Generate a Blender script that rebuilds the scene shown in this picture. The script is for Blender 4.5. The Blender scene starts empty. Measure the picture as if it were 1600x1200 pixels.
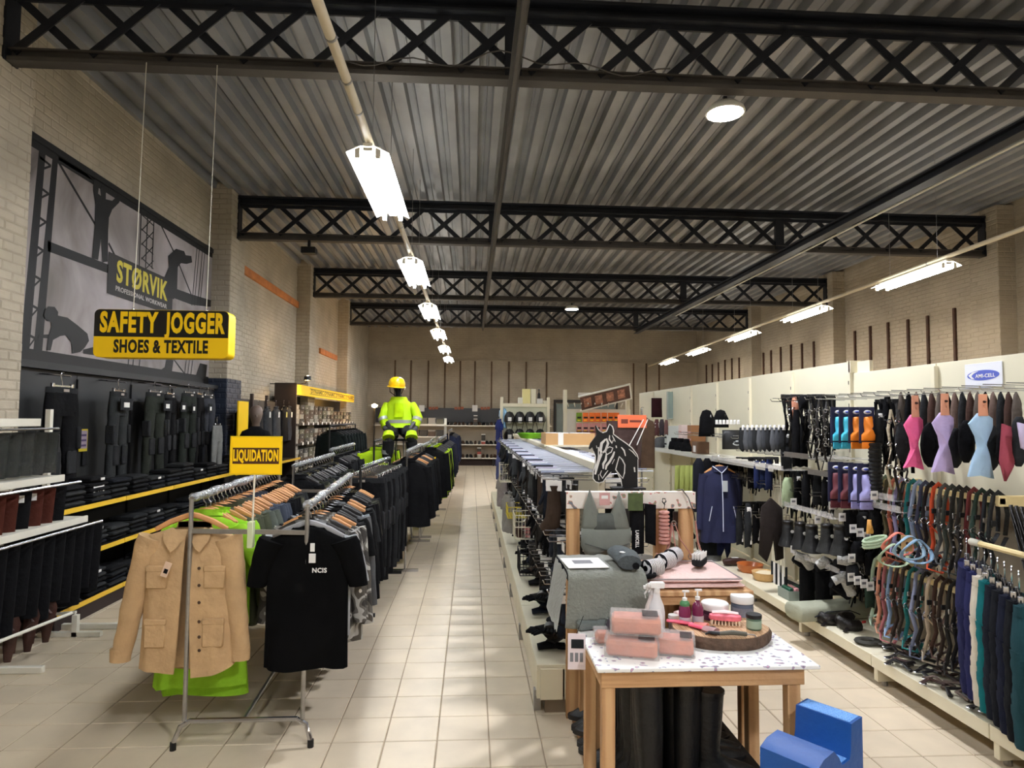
import bpy, math, random
import numpy as np
from mathutils import Vector, Matrix
random.seed(7)
R_ = random.Random(11)
PI = math.pi
S = bpy.context.scene
COL = S.collection
# ---------------- camera ----------------
FPX, EYE = 1018.0, 1.75
def _cam():
    yaw, pitch, roll = (math.radians(a) for a in (3.52, 3.06, 0.43))
    cy, sy, cp, sp = math.cos(yaw), math.sin(yaw), math.cos(pitch), math.sin(pitch)
    fw = Vector((sy*cp, cy*cp, sp)); r = Vector((cy, -sy, 0)); u = r.cross(fw)
    c, s = math.cos(roll), math.sin(roll)
    return c*r+s*u, -s*r+c*u, fw
CR, CU, CF = _cam()
cd = bpy.data.cameras.new('camera'); cam = bpy.data.objects.new('camera', cd); COL.objects.link(cam)
cd.sensor_width = 36; cd.lens = 36*FPX/1600; cd.clip_start = .05; cd.clip_end = 200
mw = Matrix((CR, CU, -CF)).transposed().to_4x4(); mw.translation = (0, 0, EYE); cam.matrix_world = mw
S.camera = cam
# ---------------- world, exposure ----------------
w = bpy.data.worlds.new('world'); S.world = w; w.use_nodes = True
w.node_tree.nodes['Background'].inputs[0].default_value = (.10, .11, .13, 1)
w.node_tree.nodes['Background'].inputs[1].default_value = .05
S.view_settings.view_transform = 'Standard'; S.view_settings.look = 'None'
S.view_settings.gamma = 1; S.view_settings.use_curve_mapping = False
S.view_settings.exposure = 1.68
TUBE_E, FLOOD_E, FIX_E = 34.0, 260.0, 2.5
S.cycles.max_bounces = 6; S.cycles.diffuse_bounces = 4; S.cycles.caustics_reflective = False; S.cycles.caustics_refractive = False
S.cycles.sample_clamp_indirect = 4

def P(px, py, **k):
    """world point where the sight line of a photo pixel meets the plane x=, y= or z="""
    d = CF + (px-800)/FPX*CR + (600-py)/FPX*CU
    ax, v = list(k.items())[0]; i = 'xyz'.index(ax); o = (0, 0, EYE)[i]
    return Vector((0, 0, EYE)) + d*((v-o)/d[i])

# ---------------- materials ----------------
def lin(c):
    return tuple(((x/255)/12.92 if x/255 <= .04045 else ((x/255+.055)/1.055)**2.4) for x in c) + (1,)
_m = {}
def mat(name, col, rough=.6, metal=0, nscale=0, nvar=.0, bump=0, bscale=None, emit=0, alpha=1, trans=0, spec=.5, coat=0, ior=1.45, sheen=0):
    if name in _m: return _m[name]
    m = bpy.data.materials.new(name); m.use_nodes = True; nt = m.node_tree; b = nt.nodes['Principled BSDF']
    L = nt.links.new; c = lin(col)
    b.inputs['Base Color'].default_value = c; b.inputs['Roughness'].default_value = rough
    b.inputs['Metallic'].default_value = metal; b.inputs['Specular IOR Level'].default_value = spec
    b.inputs['Coat Weight'].default_value = coat; b.inputs['IOR'].default_value = ior
    if sheen: b.inputs['Sheen Weight'].default_value = sheen
    if alpha < 1: b.inputs['Alpha'].default_value = alpha
    if trans: b.inputs['Transmission Weight'].default_value = trans
    if emit:
        b.inputs['Emission Color'].default_value = c; b.inputs['Emission Strength'].default_value = emit
    tc = None
    if nvar or bump:
        tc = nt.nodes.new('ShaderNodeTexCoord')
    if nvar:
        n = nt.nodes.new('ShaderNodeTexNoise'); n.inputs['Scale'].default_value = nscale or 5; n.inputs['Detail'].default_value = 5
        L(tc.outputs['Object'], n.inputs['Vector'])
        r = nt.nodes.new('ShaderNodeMapRange'); r.inputs['From Min'].default_value = .3; r.inputs['From Max'].default_value = .7
        r.inputs['To Min'].default_value = 1-nvar; r.inputs['To Max'].default_value = 1+nvar
        L(n.outputs['Fac'], r.inputs['Value'])
        mx = nt.nodes.new('ShaderNodeVectorMath'); mx.operation = 'SCALE'
        mx.inputs[0].default_value = c[:3]; L(r.outputs[0], mx.inputs['Scale']); L(mx.outputs[0], b.inputs['Base Color'])
    if bump:
        n2 = nt.nodes.new('ShaderNodeTexNoise'); n2.inputs['Scale'].default_value = bscale or 60; n2.inputs['Detail'].default_value = 4
        L(tc.outputs['Object'], n2.inputs['Vector'])
        bp = nt.nodes.new('ShaderNodeBump'); bp.inputs['Strength'].default_value = bump; bp.inputs['Distance'].default_value = .02
        L(n2.outputs['Fac'], bp.inputs['Height']); L(bp.outputs[0], b.inputs['Normal'])
    _m[name] = m; return m
def fab(r, g, b_):
    return mat('fabric_%d_%d_%d' % (r, g, b_), (r, g, b_), .9, nscale=9, nvar=.16, bump=.35, bscale=22, spec=.15)
def plas(r, g, b_, rough=.4):
    return mat('plastic_%d_%d_%d' % (r, g, b_), (r, g, b_), rough, bump=.05, bscale=40)
def ramp_mat(name, stops, scale, rough=.85, kind='noise', bump=.3, stretch=(1, 1, 1), detail=2, const=True, distort=0):
    if name in _m: return _m[name]
    m = bpy.data.materials.new(name); m.use_nodes = True; nt = m.node_tree; b = nt.nodes['Principled BSDF']; L = nt.links.new
    b.inputs['Roughness'].default_value = rough; b.inputs['Specular IOR Level'].default_value = .2
    tc = nt.nodes.new('ShaderNodeTexCoord'); mp = nt.nodes.new('ShaderNodeMapping'); mp.inputs['Scale'].default_value = stretch
    L(tc.outputs['Object'], mp.inputs['Vector'])
    if kind == 'noise':
        n = nt.nodes.new('ShaderNodeTexNoise'); n.inputs['Detail'].default_value = detail; n.inputs['Distortion'].default_value = distort
    elif kind == 'voronoi':
        n = nt.nodes.new('ShaderNodeTexVoronoi')
    else:
        n = nt.nodes.new('ShaderNodeTexWave'); n.inputs['Distortion'].default_value = distort; n.inputs['Detail'].default_value = detail
    n.inputs['Scale'].default_value = scale; L(mp.outputs[0], n.inputs['Vector'])
    cr = nt.nodes.new('ShaderNodeValToRGB'); cr.color_ramp.interpolation = 'CONSTANT' if const else 'LINEAR'
    e = cr.color_ramp.elements
    while len(e) < len(stops): e.new(.5)
    for q, (p, c) in zip(e, stops): q.position = p; q.color = lin(c)
    L(n.outputs[0], cr.inputs[0]); L(cr.outputs[0], b.inputs['Base Color'])
    if bump:
        n2 = nt.nodes.new('ShaderNodeTexNoise'); n2.inputs['Scale'].default_value = 45; n2.inputs['Detail'].default_value = 5
        L(tc.outputs['Object'], n2.inputs['Vector']); bp = nt.nodes.new('ShaderNodeBump'); bp.inputs['Strength'].default_value = bump
        bp.inputs['Distance'].default_value = .02; L(n2.outputs['Fac'], bp.inputs['Height']); L(bp.outputs[0], b.inputs['Normal'])
    _m[name] = m; return m
CHROME = mat('chrome', (196, 196, 200), .22, 1)
STEEL = mat('brushed_steel', (160, 158, 155), .38, .9, 30, .1)
FILM = mat('crumpled_film', (182, 186, 192), .2, .55, 40, .3, bump=.9, bscale=55)
WHITEM = mat('white_enamel', (226, 222, 208), .45, 0, 4, .05)
CREAM = mat('cream_enamel', (224, 216, 190), .45, 0, 3, .05)
BLACKM = mat('black_enamel', (22, 22, 24), .5)
BLK = mat('black_fabric', (17, 17, 19), .92, nscale=8, nvar=.25, bump=.4, bscale=24, spec=.12)
BLK2 = mat('charcoal_fabric', (38, 39, 41), .9, nscale=8, nvar=.22, bump=.4, bscale=24, spec=.15)
RUB = mat('black_rubber', (13, 13, 14), .5, bump=.25, bscale=30)
LEA = mat('black_leather', (24, 20, 19), .35, bump=.2, bscale=50)
BRLEA = mat('brown_leather', (58, 30, 22), .5, nscale=6, nvar=.3, bump=.2, bscale=40)
WOODH = mat('hanger_wood', (205, 148, 96), .5, nscale=14, nvar=.15)
WHITEP = mat('white_paper', (232, 230, 226), .7)
YEL = mat('sign_yellow', (255, 208, 0), .45, nscale=2, nvar=.04)
YSTRIP = mat('strip_yellow', (240, 196, 60), .35)
BAG = mat('clear_bag', (60, 62, 64), .1, alpha=.3, bump=1, bscale=30, spec=1)
CLEAR = mat('clear_plastic', (226, 222, 218), .08, alpha=.3, bump=.15, bscale=12)
PINEW = ramp_mat('pine_wood', [(.2, (182, 140, 98)), (.5, (196, 154, 110)), (.8, (206, 166, 122))], 5, .5, 'wave', .12, (1, 1, .15), 4, False, 5)
CAMOG = ramp_mat('camo_grey', [(0, (58, 56, 54)), (.42, (100, 97, 92)), (.5, (170, 168, 164)), (.57, (84, 80, 74)), (.64, (205, 204, 202))], 7, detail=1, distort=.6)
CAMOO = ramp_mat('camo_olive', [(0, (36, 38, 30)), (.44, (66, 66, 50)), (.52, (92, 86, 66)), (.6, (48, 44, 36))], 9, detail=1, distort=.6)

# ---------------- mesh builder ----------------
class M:
    def __init__(s): s.v = []; s.f = []
    def add(s, vs, fs):
        o = len(s.v); s.v += [tuple(q) for q in vs]; s.f += [tuple(i+o for i in f) for f in fs]; return s
    def box(s, x0, y0, z0, x1, y1, z1, b=0):
        if b:
            b = min(b, abs(x1-x0)/2.01, abs(y1-y0)/2.01, abs(z1-z0)/2.01)
            vs = []
            for sx in (0, 1):
                for sy in (0, 1):
                    for sz in (0, 1):
                        X, Y, Z = (x1 if sx else x0), (y1 if sy else y0), (z1 if sz else z0)
                        dx, dy, dz = (-b if sx else b), (-b if sy else b), (-b if sz else b)
                        vs += [(X, Y+dy, Z+dz), (X+dx, Y, Z+dz), (X+dx, Y+dy, Z)]
            def i(sx, sy, sz, k): return (sx*4+sy*2+sz)*3+k
            fs = []
            for k, f in ((0, lambda a, b_, c: (a, b_, c)), (1, lambda a, b_, c: (b_, a, c)), (2, lambda a, b_, c: (b_, c, a))):
                for a in (0, 1): fs.append([i(*f(a, p, q), k) for p, q in ((0, 0), (1, 0), (1, 1), (0, 1))])
            for a in (0, 1):
                for c in (0, 1):
                    fs.append([i(0, a, c, 1), i(1, a, c, 1), i(1, a, c, 2), i(0, a, c, 2)])
                    fs.append([i(a, 0, c, 0), i(a, 1, c, 0), i(a, 1, c, 2), i(a, 0, c, 2)])
                    fs.append([i(a, c, 0, 0), i(a, c, 1, 0), i(a, c, 1, 1), i(a, c, 0, 1)])
            for a in (0, 1):
                for c in (0, 1):
                    for d in (0, 1): fs.append([i(a, c, d, 0), i(a, c, d, 1), i(a, c, d, 2)])
            return s.add(vs, fs)
        vs = [(x, y, z) for x in (x0, x1) for y in (y0, y1) for z in (z0, z1)]
        return s.add(vs, [(0, 1, 3, 2), (4, 6, 7, 5), (0, 4, 5, 1), (2, 3, 7, 6), (0, 2, 6, 4), (1, 5, 7, 3)])
    def bar(s, a, b, w, h, up=(0, 0, 1)):
        """square bar from a to b, w across, h along up"""
        a, b = Vector(a), Vector(b); d = (b-a).normalized(); u = Vector(up)
        r = d.cross(u)
        if r.length < 1e-4: u = Vector((0, 1, 0)); r = d.cross(u)
        r.normalize(); u = r.cross(d); r *= w/2; u *= h/2
        return s.add([a-r-u, a+r-u, a+r+u, a-r+u, b-r-u, b+r-u, b+r+u, b-r+u], [(0, 1, 2, 3), (4, 7, 6, 5), (0, 4, 5, 1), (1, 5, 6, 2), (2, 6, 7, 3), (3, 7, 4, 0)])
    def rings(s, rr, cap=True, closed=False):
        n = len(rr[0]); vs = [q for r in rr for q in r]; fs = []; m = len(rr)
        for i in range(m if closed else m-1):
            j = (i+1) % m
            for k in range(n): fs.append((i*n+k, i*n+(k+1) % n, j*n+(k+1) % n, j*n+k))
        if cap and not closed: fs += [tuple(range(n))[::-1], tuple(range((m-1)*n, m*n))]
        return s.add(vs, fs)
    def tube(s, pts, r, n=6, closed=False, flat=1.0, up=(0, 0, 1)):
        pts = [Vector(p) for p in pts]; m = len(pts); rr = []; u0 = Vector(up)
        for i, p in enumerate(pts):
            a = pts[(i-1) % m] if (closed or i) else p; b = pts[(i+1) % m] if (closed or i < m-1) else p
            d = (b-a); d = d.normalized() if d.length > 1e-9 else Vector((0, 0, 1))
            x = d.cross(u0)
            if x.length < 1e-3: x = d.cross(Vector((0, 1, 0)) if abs(d.y) < .9 else Vector((1, 0, 0)))
            x.normalize(); y = x.cross(d).normalized(); q = r[i] if isinstance(r, (list, tuple)) else r
            rr.append([p+x*q*math.cos(2*PI*k/n)+y*q*flat*math.sin(2*PI*k/n) for k in range(n)])
        return s.rings(rr, True, closed)
    def cyl(s, a, b, r, n=10, r2=None): return s.tube([a, b], [r, r if r2 is None else r2], n)
    def lathe(s, prof, c=(0, 0, 0), n=16):
        c = Vector(c); return s.rings([[c+Vector((r*math.cos(2*PI*k/n), r*math.sin(2*PI*k/n), z)) for k in range(n)] for r, z in prof])
    def prism(s, poly, o, U, V, N):
        """poly in (u,v), extruded by vector N"""
        o, U, V, N = Vector(o), Vector(U), Vector(V), Vector(N); n = len(poly)
        a = [o+U*p[0]+V*p[1] for p in poly]; b = [q+N for q in a]
        return s.add(a+b, [tuple(range(n))[::-1], tuple(range(n, 2*n))]+[(k, (k+1) % n, n+(k+1) % n, n+k) for k in range(n)])
    def quad(s, a, b, c, d): return s.add([a, b, c, d], [(0, 1, 2, 3)])
    def xf(s, mtx):
        s.v = [tuple(mtx @ Vector(q)) for q in s.v]; return s
def link(name, data, parent=None):
    o = bpy.data.objects.new(name, data); COL.objects.link(o)
    if parent: o.parent = parent
    return o
def obj(name, m, mt, parent=None, smooth=True, ang=.7):
    me = bpy.data.meshes.new(name); me.from_pydata(m.v, [], m.f); me.materials.append(mt)
    import bmesh
    bm = bmesh.new(); bm.from_mesh(me); bmesh.ops.recalc_face_normals(bm, faces=bm.faces); bm.to_mesh(me); bm.free()
    if smooth:
        me.polygons.foreach_set('use_smooth', [True]*len(me.polygons)); me.set_sharp_from_angle(angle=ang)
    return link(name, me, parent)
def tag(o, label=None, cat=None, group=None, kind=None):
    if label: o['label'] = label
    if cat: o['category'] = cat
    if group: o['group'] = group
    if kind: o['kind'] = kind
    return o
def thing(name, label, cat, loc=(0, 0, 0), rz=0, group=None):
    o = link(name, None); o.location = loc; o.rotation_euler = (0, 0, rz); o.empty_display_size = .1
    return tag(o, label, cat, group)
def one(name, label, cat, m, mt, group=None, loc=None, rz=0, **k):
    o = obj(name, m, mt, **k)
    if loc is not None: o.location = loc; o.rotation_euler = (0, 0, rz)
    return tag(o, label, cat, group)
KIDS = {}
def kids(o):
    return o.children
def dup(root, loc, rz=0, label=None, group=None, mats=None, scale=None):
    def cp(o, par):
        c = o.copy(); COL.objects.link(c)
        if par: c.parent = par
        base = o.name.split('.')[0]
        if mats and base in mats and c.data:
            c.material_slots[0].link = 'OBJECT'; c.material_slots[0].material = mats[base]
        for ch in o.children: cp(ch, c)
        return c
    r = cp(root, None); r.location = loc; r.rotation_euler = (0, 0, rz)
    if scale: r.scale = scale
    if label: r['label'] = label
    if group: r['group'] = group
    return r
def text(body, parent, o, U, V, size, mt, sx=1.0, ext=.001, off=0.0, name='lettering', align='CENTER', width=None):
    """lettering lying in the plane (U right, V up) at o"""
    cu = bpy.data.curves.new(name, 'FONT'); cu.body = body; cu.size = size; cu.extrude = ext; cu.offset = size*off; cu.space_character = 1+off*2.6
    cu.align_x = align; cu.align_y = 'CENTER'; cu.materials.append(mt); cu.resolution_u = 3
    tmp = bpy.data.objects.new('tmp', cu); COL.objects.link(tmp); me = bpy.data.meshes.new_from_object(tmp)
    bpy.data.objects.remove(tmp); me.name = name
    if width:
        xs_ = [v.co.x for v in me.vertices]; sx = width/max(1e-6, max(xs_)-min(xs_))
    t = link(name, me, parent); U = Vector(U).normalized(); V = Vector(V).normalized(); N = U.cross(V)
    mm = Matrix((U*sx, V, N)).transposed().to_4x4(); mm.translation = Vector(o)
    if parent: mm = Matrix.Translation(-Vector(parent.location)) @ mm if parent.rotation_euler.z == 0 else parent_inv(parent) @ mm
    t.matrix_local = mm; return t
def parent_inv(p):
    return (Matrix.Translation(p.location) @ Matrix.Rotation(p.rotation_euler.z, 4, 'Z')).inverted()
ORD = 'first second third fourth fifth sixth seventh eighth ninth tenth eleventh twelfth thirteenth fourteenth fifteenth sixteenth seventeenth eighteenth nineteenth twentieth'.split()
def nth(i):
    if i < 20: return ORD[i]
    if i < 29: return 'twenty-'+ORD[i-20]
    if i == 29: return 'thirtieth'
    if i < 39: return 'thirty-'+ORD[i-30]
    if i == 39: return 'fortieth'
    return 'forty-'+ORD[i-40] if i < 49 else 'fiftieth'
# ================= setting =================
XL, XR, YB, ZC = -3.95, 8.8, 25.0, 5.2
TR = [5.2, 10.25, 15.1, 19.6]
PLASTER = mat('painted_brick', (180, 170, 152), .85, nscale=1.6, nvar=.16, bump=.5, bscale=14, spec=.2)
MORTAR = mat('painted_mortar', (166, 156, 138), .9, nscale=3, nvar=.12, bump=.3, bscale=30, spec=.15)
BACKB = mat('painted_back_brick', (168, 158, 142), .88, nscale=1.1, nvar=.18, bump=.5, bscale=12, spec=.2)
BLUEB = mat('blue_painted_brick', (38, 46, 62), .5, nscale=3, nvar=.25, bump=.4, bscale=18)
TILEM = mat('cream_tile', (214, 198, 172), .38, nscale=4, nvar=.07, bump=.06, bscale=9, spec=.45)
GROUT = mat('tile_grout', (152, 136, 112), .85, nscale=5, nvar=.15)
TX, TY, DX, DY = .397, 3.66, .283, .2855
fl = obj('floor', M().box(XL-.3, -3, -.2, XR+.3, YB+.3, -.004), GROUT, smooth=False); tag(fl, kind='structure')
g = .0022
tile_me = None; cand = []
for i in range(-16, 31):
    for j in range(-24, 76):
        x, y = TX+i*DX, TY+j*DY
        if x < XL or x+DX > XR or y+DY > YB or y < -2.8: continue
        cand.append((x, y))
def seen_key(q):
    x, y = q[0]+DX/2, q[1]+DY/2
    d = Vector((x, y, -EYE)); z = d.dot(CF)
    if z < .5: return 1e9
    px, py = 800+FPX*d.dot(CR)/z, 600-FPX*d.dot(CU)/z
    if px < -60 or px > 1660 or py > 1260: return 1e8+y
    hid = (-1.95 < x < -.75 and 4.4 < y < 9) or (.6 < x < 1.35 and 3.3 < y < 14) or x < -3.3 or (x > 3.0)
    return z + (50 if hid else 0)
cand.sort(key=seen_key)
b = .004
def tile_mesh(m, x, y): m.add([(x+g, y+g, -.006), (x+DX-g, y+g, -.006), (x+DX-g, y+DY-g, -.006), (x+g, y+DY-g, -.006), (x+g+b, y+g+b, 0), (x+DX-g-b, y+g+b, 0), (x+DX-g-b, y+DY-g-b, 0), (x+g+b, y+DY-g-b, 0)],
    [(4, 5, 6, 7), (0, 1, 5, 4), (1, 2, 6, 5), (2, 3, 7, 6), (3, 0, 4, 7)])
m = M(); tile_mesh(m, 0, 0); t0 = obj('tile', m, TILEM, fl, smooth=False)
# object coordinates differ per tile: give the shared tile material a per-object shade
def per_object(m_, amt=.06):
    nt = m_.node_tree; b_ = nt.nodes['Principled BSDF']; oi = nt.nodes.new('ShaderNodeObjectInfo'); l = b_.inputs['Base Color'].links
    mr = nt.nodes.new('ShaderNodeMapRange'); mr.inputs['To Min'].default_value = 1-amt; mr.inputs['To Max'].default_value = 1+amt*.6
    nt.links.new(oi.outputs['Random'], mr.inputs['Value']); sc = nt.nodes.new('ShaderNodeVectorMath'); sc.operation = 'SCALE'
    if l: src = l[0].from_socket; nt.links.new(src, sc.inputs[0])
    else: sc.inputs[0].default_value = b_.inputs['Base Color'].default_value[:3]
    nt.links.new(mr.outputs[0], sc.inputs['Scale']); nt.links.new(sc.outputs[0], b_.inputs['Base Color'])
def world_coords(m_):
    nt = m_.node_tree
    for n in nt.nodes:
        if n.type == 'TEX_NOISE':
            for l in list(n.inputs['Vector'].links): nt.links.remove(l)
            gm = nt.nodes.new('ShaderNodeNewGeometry'); nt.links.new(gm.outputs['Position'], n.inputs['Vector'])
world_coords(TILEM); per_object(TILEM, .05)
for k, (x, y) in enumerate(cand[:300]):
    t = t0 if k == 0 else t0.copy()
    if k: COL.objects.link(t); t.parent = fl
    t.location = (x, y, 0)
m = M()
for x, y in cand[300:]: tile_mesh(m, x, y)
tag(obj('tile_field', m, TILEM, fl, smooth=False), kind='stuff')

BL, BH, BJ = .215, .068, .010
def brick_cells(u0, u1, z0, z1, holes=()):
    out = []; r = 0; z = z0
    while z+BH*.6 < z1:
        u = u0-(BL+BJ)*(.5 if r % 2 else 0)
        while u < u1-.02:
            a, c = max(u, u0), min(u+BL, u1); zz = min(z+BH, z1)
            if c-a > .03 and not any(h[0] < (a+c)/2 < h[1] and h[2] < z+BH/2 < h[3] for h in holes): out.append((a, c, z, zz))
            u += BL+BJ
        z += BH+BJ; r += 1
    return out
rb = random.Random(3)
def brick_face(m, o, U, N, a, c, z0, z1):
    """brick front in the plane through o spanned by U and up, proud along N"""
    d = .003+rb.random()*.005; e = .008; o, U, N = Vector(o), Vector(U), Vector(N); Z = Vector((0, 0, 1))
    j = lambda: (rb.random()-.5)*.006
    p = [o+U*(a+j())+Z*z0, o+U*(c+j())+Z*(z0+j()), o+U*c+Z*z1, o+U*a+Z*(z1+j())]
    q = [o+U*(a+e)+Z*(z0+e)+N*d, o+U*(c-e)+Z*(z0+e)+N*d, o+U*(c-e)+Z*(z1-e)+N*d, o+U*(a+e)+Z*(z1-e)+N*d]
    m.add(p+q, [(4, 5, 6, 7), (0, 1, 5, 4), (1, 2, 6, 5), (2, 3, 7, 6), (3, 0, 4, 7)])
wl = tag(obj('wall_left', M().box(XL-.3, -3, 0, XL, YB+.3, ZC+.4), MORTAR, smooth=False), kind='structure')
wr = tag(obj('wall_right', M().box(XR, -3, 0, XR+.3, YB+.3, ZC+.4), MORTAR, smooth=False), kind='structure')
wb = tag(obj('wall_back', M().box(XL, YB, 0, XR, YB+.3, ZC+.4), MORTAR, smooth=False), kind='structure')
tag(obj('wall_front', M().box(XL-.3, -3.3, 0, XR+.3, -3, ZC+.4), MORTAR, smooth=False), kind='structure')
cells = brick_cells(2.5, YB, 0, ZC+.1, [(5.9, 10.2, 0, 4.22)])
cells.sort(key=lambda q: (q[0]+abs(q[2]-3.5)*.8) if q[0] > 5.5 and q[2] > 2.4 else 99)
for q in cells[:300]:
    m = M(); brick_face(m, (XL, 0, 0), (0, 1, 0), (1, 0, 0), *q); obj('brick', m, PLASTER, wl, smooth=False)
m = M()
for q in cells[300:]: brick_face(m, (XL, 0, 0), (0, 1, 0), (1, 0, 0), *q)
tag(obj('brick_field', m, PLASTER, wl, smooth=False), kind='stuff')
m = M()
for q in brick_cells(7, YB, 1.6, ZC+.1): brick_face(m, (XR, 0, 0), (0, 1, 0), (-1, 0, 0), *q)
tag(obj('brick_field', m, BACKB, wr, smooth=False), kind='stuff')
m = M()
for q in brick_cells(XL, XR, 0, ZC+.1, [(3.2, 5.6, 0, 2.6)]): brick_face(m, (0, YB, 0), (1, 0, 0), (0, -1, 0), *q)
tag(obj('brick_field', m, BACKB, wb, smooth=False), kind='stuff')
# piers under each truss
for i, y in enumerate(TR):
    for side in (0, 1):
        a, c = (XL, XL+.30) if side == 0 else (XR-.30, XR)
        p = tag(obj('trim_%d' % (1+i*2+side), M().box(a, y-.3, 0, c, y+.3, ZC+.1), MORTAR, smooth=False), kind='structure')
        blue = 2.32 if (i == 1 and side == 0) else 0
        xf = c if side == 0 else a; nx = 1 if side == 0 else -1
        for z0, z1, mt in ((0, blue, BLUEB), (blue, ZC+.1, PLASTER if side == 0 else BACKB)):
            if z1 <= z0: continue
            m = M()
            for q in brick_cells(y-.3, y+.3, z0, z1): brick_face(m, (xf, 0, 0), (0, 1, 0), (nx, 0, 0), *q)
            for q in brick_cells(a, c, z0, z1): brick_face(m, (0, y-.3, 0), (1, 0, 0), (0, -1, 0), *q)
            tag(obj('brick_field', m, mt, p, smooth=False), kind='stuff')
            if mt is BLUEB: obj('mortar_coat', M().box(a, y-.301, 0, c+.001, y+.3, blue), BLUEB, p, smooth=False)
# corrugated deck, ribs running into the depth
DECK = mat('galvanised_deck', (152, 154, 158), .45, .25, 1.2, .22, bump=.1, bscale=8)
RIB = .262
prof = []
x = XL-.3
k = 0
while x < XR+.3:
    prof += [(x, 0), (x+.095, 0), (x+.110, .10), (x+.168, .10), (x+.176, .082), (x+.186, .082), (x+.194, .10), (x+.247, .10)]
    x += RIB
def deckz(x): return ZC+.01*(x-XL)*.9
m = M(); n = len(prof); ys = [-3, 1, 5.2, 10.25, 15.1, 19.6, YB+.3]
for y in ys: m.v += [(px_, y, deckz(px_)+pz+(.004 if y in (5.2, 15.1) else 0)) for px_, pz in prof]
for r in range(len(ys)-1):
    for q in range(n-1): m.f.append((r*n+q, r*n+q+1, (r+1)*n+q+1, (r+1)*n+q))
ce = tag(obj('ceiling', m, DECK, smooth=False), kind='structure')
obj('roof_sheet', M().box(XL-.3, -3.3, ZC+.22, XR+.3, YB+.3, ZC+.3), DECK, ce, smooth=False)
# lattice trusses
GIRD = mat('dark_girder', (26, 29, 36), .5, nscale=2, nvar=.2, bump=.08)
GIRD2 = mat('dusty_girder', (72, 68, 64), .6, nscale=2, nvar=.25, bump=.08)
where = ['nearest', 'second nearest', 'third nearest', 'farthest']
XA, XZ = XL+.30, XR-.30
for i, y in enumerate(TR):
    t = thing('roof_truss', 'dark steel lattice girder across the hall, %s of the four' % where[i], 'girder', (XA, y, 4.5), 0, 'lattice girders under the roof')
    mm = M().box(0, -.06, 0, XZ-XA, .06, .035).box(0, -.005, .035, XZ-XA, .005, .10).box(0, -.045, .1, XZ-XA, .045, .112)
    obj('bottom_chord', mm, GIRD2, t, smooth=False)
    mm = M().box(0, -.08, .55, XZ-XA, .08, .57).box(0, -.005, .51, XZ-XA, .005, .66).box(0, -.09, .645, XZ-XA, .09, .675)
    obj('top_chord', mm, GIRD, t, smooth=False)
    for px_ in (.31, 5.0):
        u = px_-XA; obj('post', M().box(u-.07, -.03, .05, u+.07, .03, .6), GIRD, t, smooth=False)
    for u in (0, XZ-XA-.02): obj('end_plate', M().box(u, -.08, 0, u+.02, .08, .66), GIRD, t, smooth=False)
    nX = 21; pit = (XZ-XA)/nX; ba = bb = None
    for k in range(nX):
        c = (k+.5)*pit; h = .25
        if k == 0:
            ba = obj('lattice_bar', M().bar((-h, -.012, .09), (h, -.012, .55), .012, .066, (1, 0, 0)), GIRD, t, smooth=False)
            bb = obj('lattice_bar', M().bar((h, .012, .09), (-h, .012, .55), .012, .066, (1, 0, 0)), GIRD, t, smooth=False)
            ba.location.x = bb.location.x = c
        else:
            for s_ in (ba, bb):
                q = s_.copy(); COL.objects.link(q); q.parent = t; q.location.x = c
one('tie_beam', 'slim dusty steel tie running into the depth under the girders', 'beam', M().box(.27, 2.2, 4.47, .35, 19.6, 4.50).box(.295, 2.2, 4.40, .325, 19.6, 4.47), GIRD2, smooth=False)
one('long_beam', 'deep dark steel beam running into the depth right of centre', 'beam', M().box(4.93, 5.2, 4.38, 5.07, 19.6, 4.40).box(4.99, 5.2, 4.4, 5.01, 19.6, 4.49).box(4.93, 5.2, 4.475, 5.07, 19.6, 4.498), GIRD, smooth=False)
one('conduit', 'thin pale conduit clipped along the deep dark beam', 'pipe', M().cyl((5.10, 2.5, 4.37), (5.10, 16, 4.37), .014, 6), mat('pale_pipe', (200, 196, 180), .5))
one('roof_cable', 'loose thin cable slung under the nearest girder', 'cable', M().tube([(x_, 5.13, 4.60+.04*math.sin(x_*9)+.10*math.exp(-(x_-.3)**2*6)) for x_ in [(-1.0+.1*k) for k in range(27)]], .006, 5), GIRD2)
# recessed wall slats on the right and back walls
SL = mat('brown_slat', (70, 46, 34), .7, nscale=8, nvar=.25)
SLD = mat('dim_slat', (96, 78, 60), .8, nscale=8, nvar=.2)
yy = [11.29, 11.99, 12.56, 13.19, 13.81, 14.39, 16.2, 16.8, 17.4, 18.0, 18.6, 19.1, 20.9, 21.5, 22.1, 22.7, 23.3, 23.9]
for k, y in enumerate(yy):
    one('wall_slat', 'upright brown timber slat on the right wall, %s from the near end' % nth(k), 'slat', M().box(XR-.045, y-.028, 2.0, XR, y+.028, 3.83+.03*math.sin(k*5), .004), SL, 'brown timber slats on the right wall')
xs = [617, 642, 669, 695, 719, 742, 768, 795, 822, 854, 990, 1010, 1030]
for k, px_ in enumerate(xs):
    q = P(px_, 600, y=YB-.02)
    one('wall_slat', 'narrow upright slat on the back wall, %s from the left' % nth(k), 'slat', M().box(q.x-.03, YB-.035, 1.9, q.x+.03, YB, 3.95, .004), SLD, 'narrow slats on the back wall')
one('wall_ledge', 'long thin horizontal ledge across the back wall', 'ledge', M().box(XL, YB-.05, 3.96, XR, YB, 4.0), MORTAR)
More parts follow.
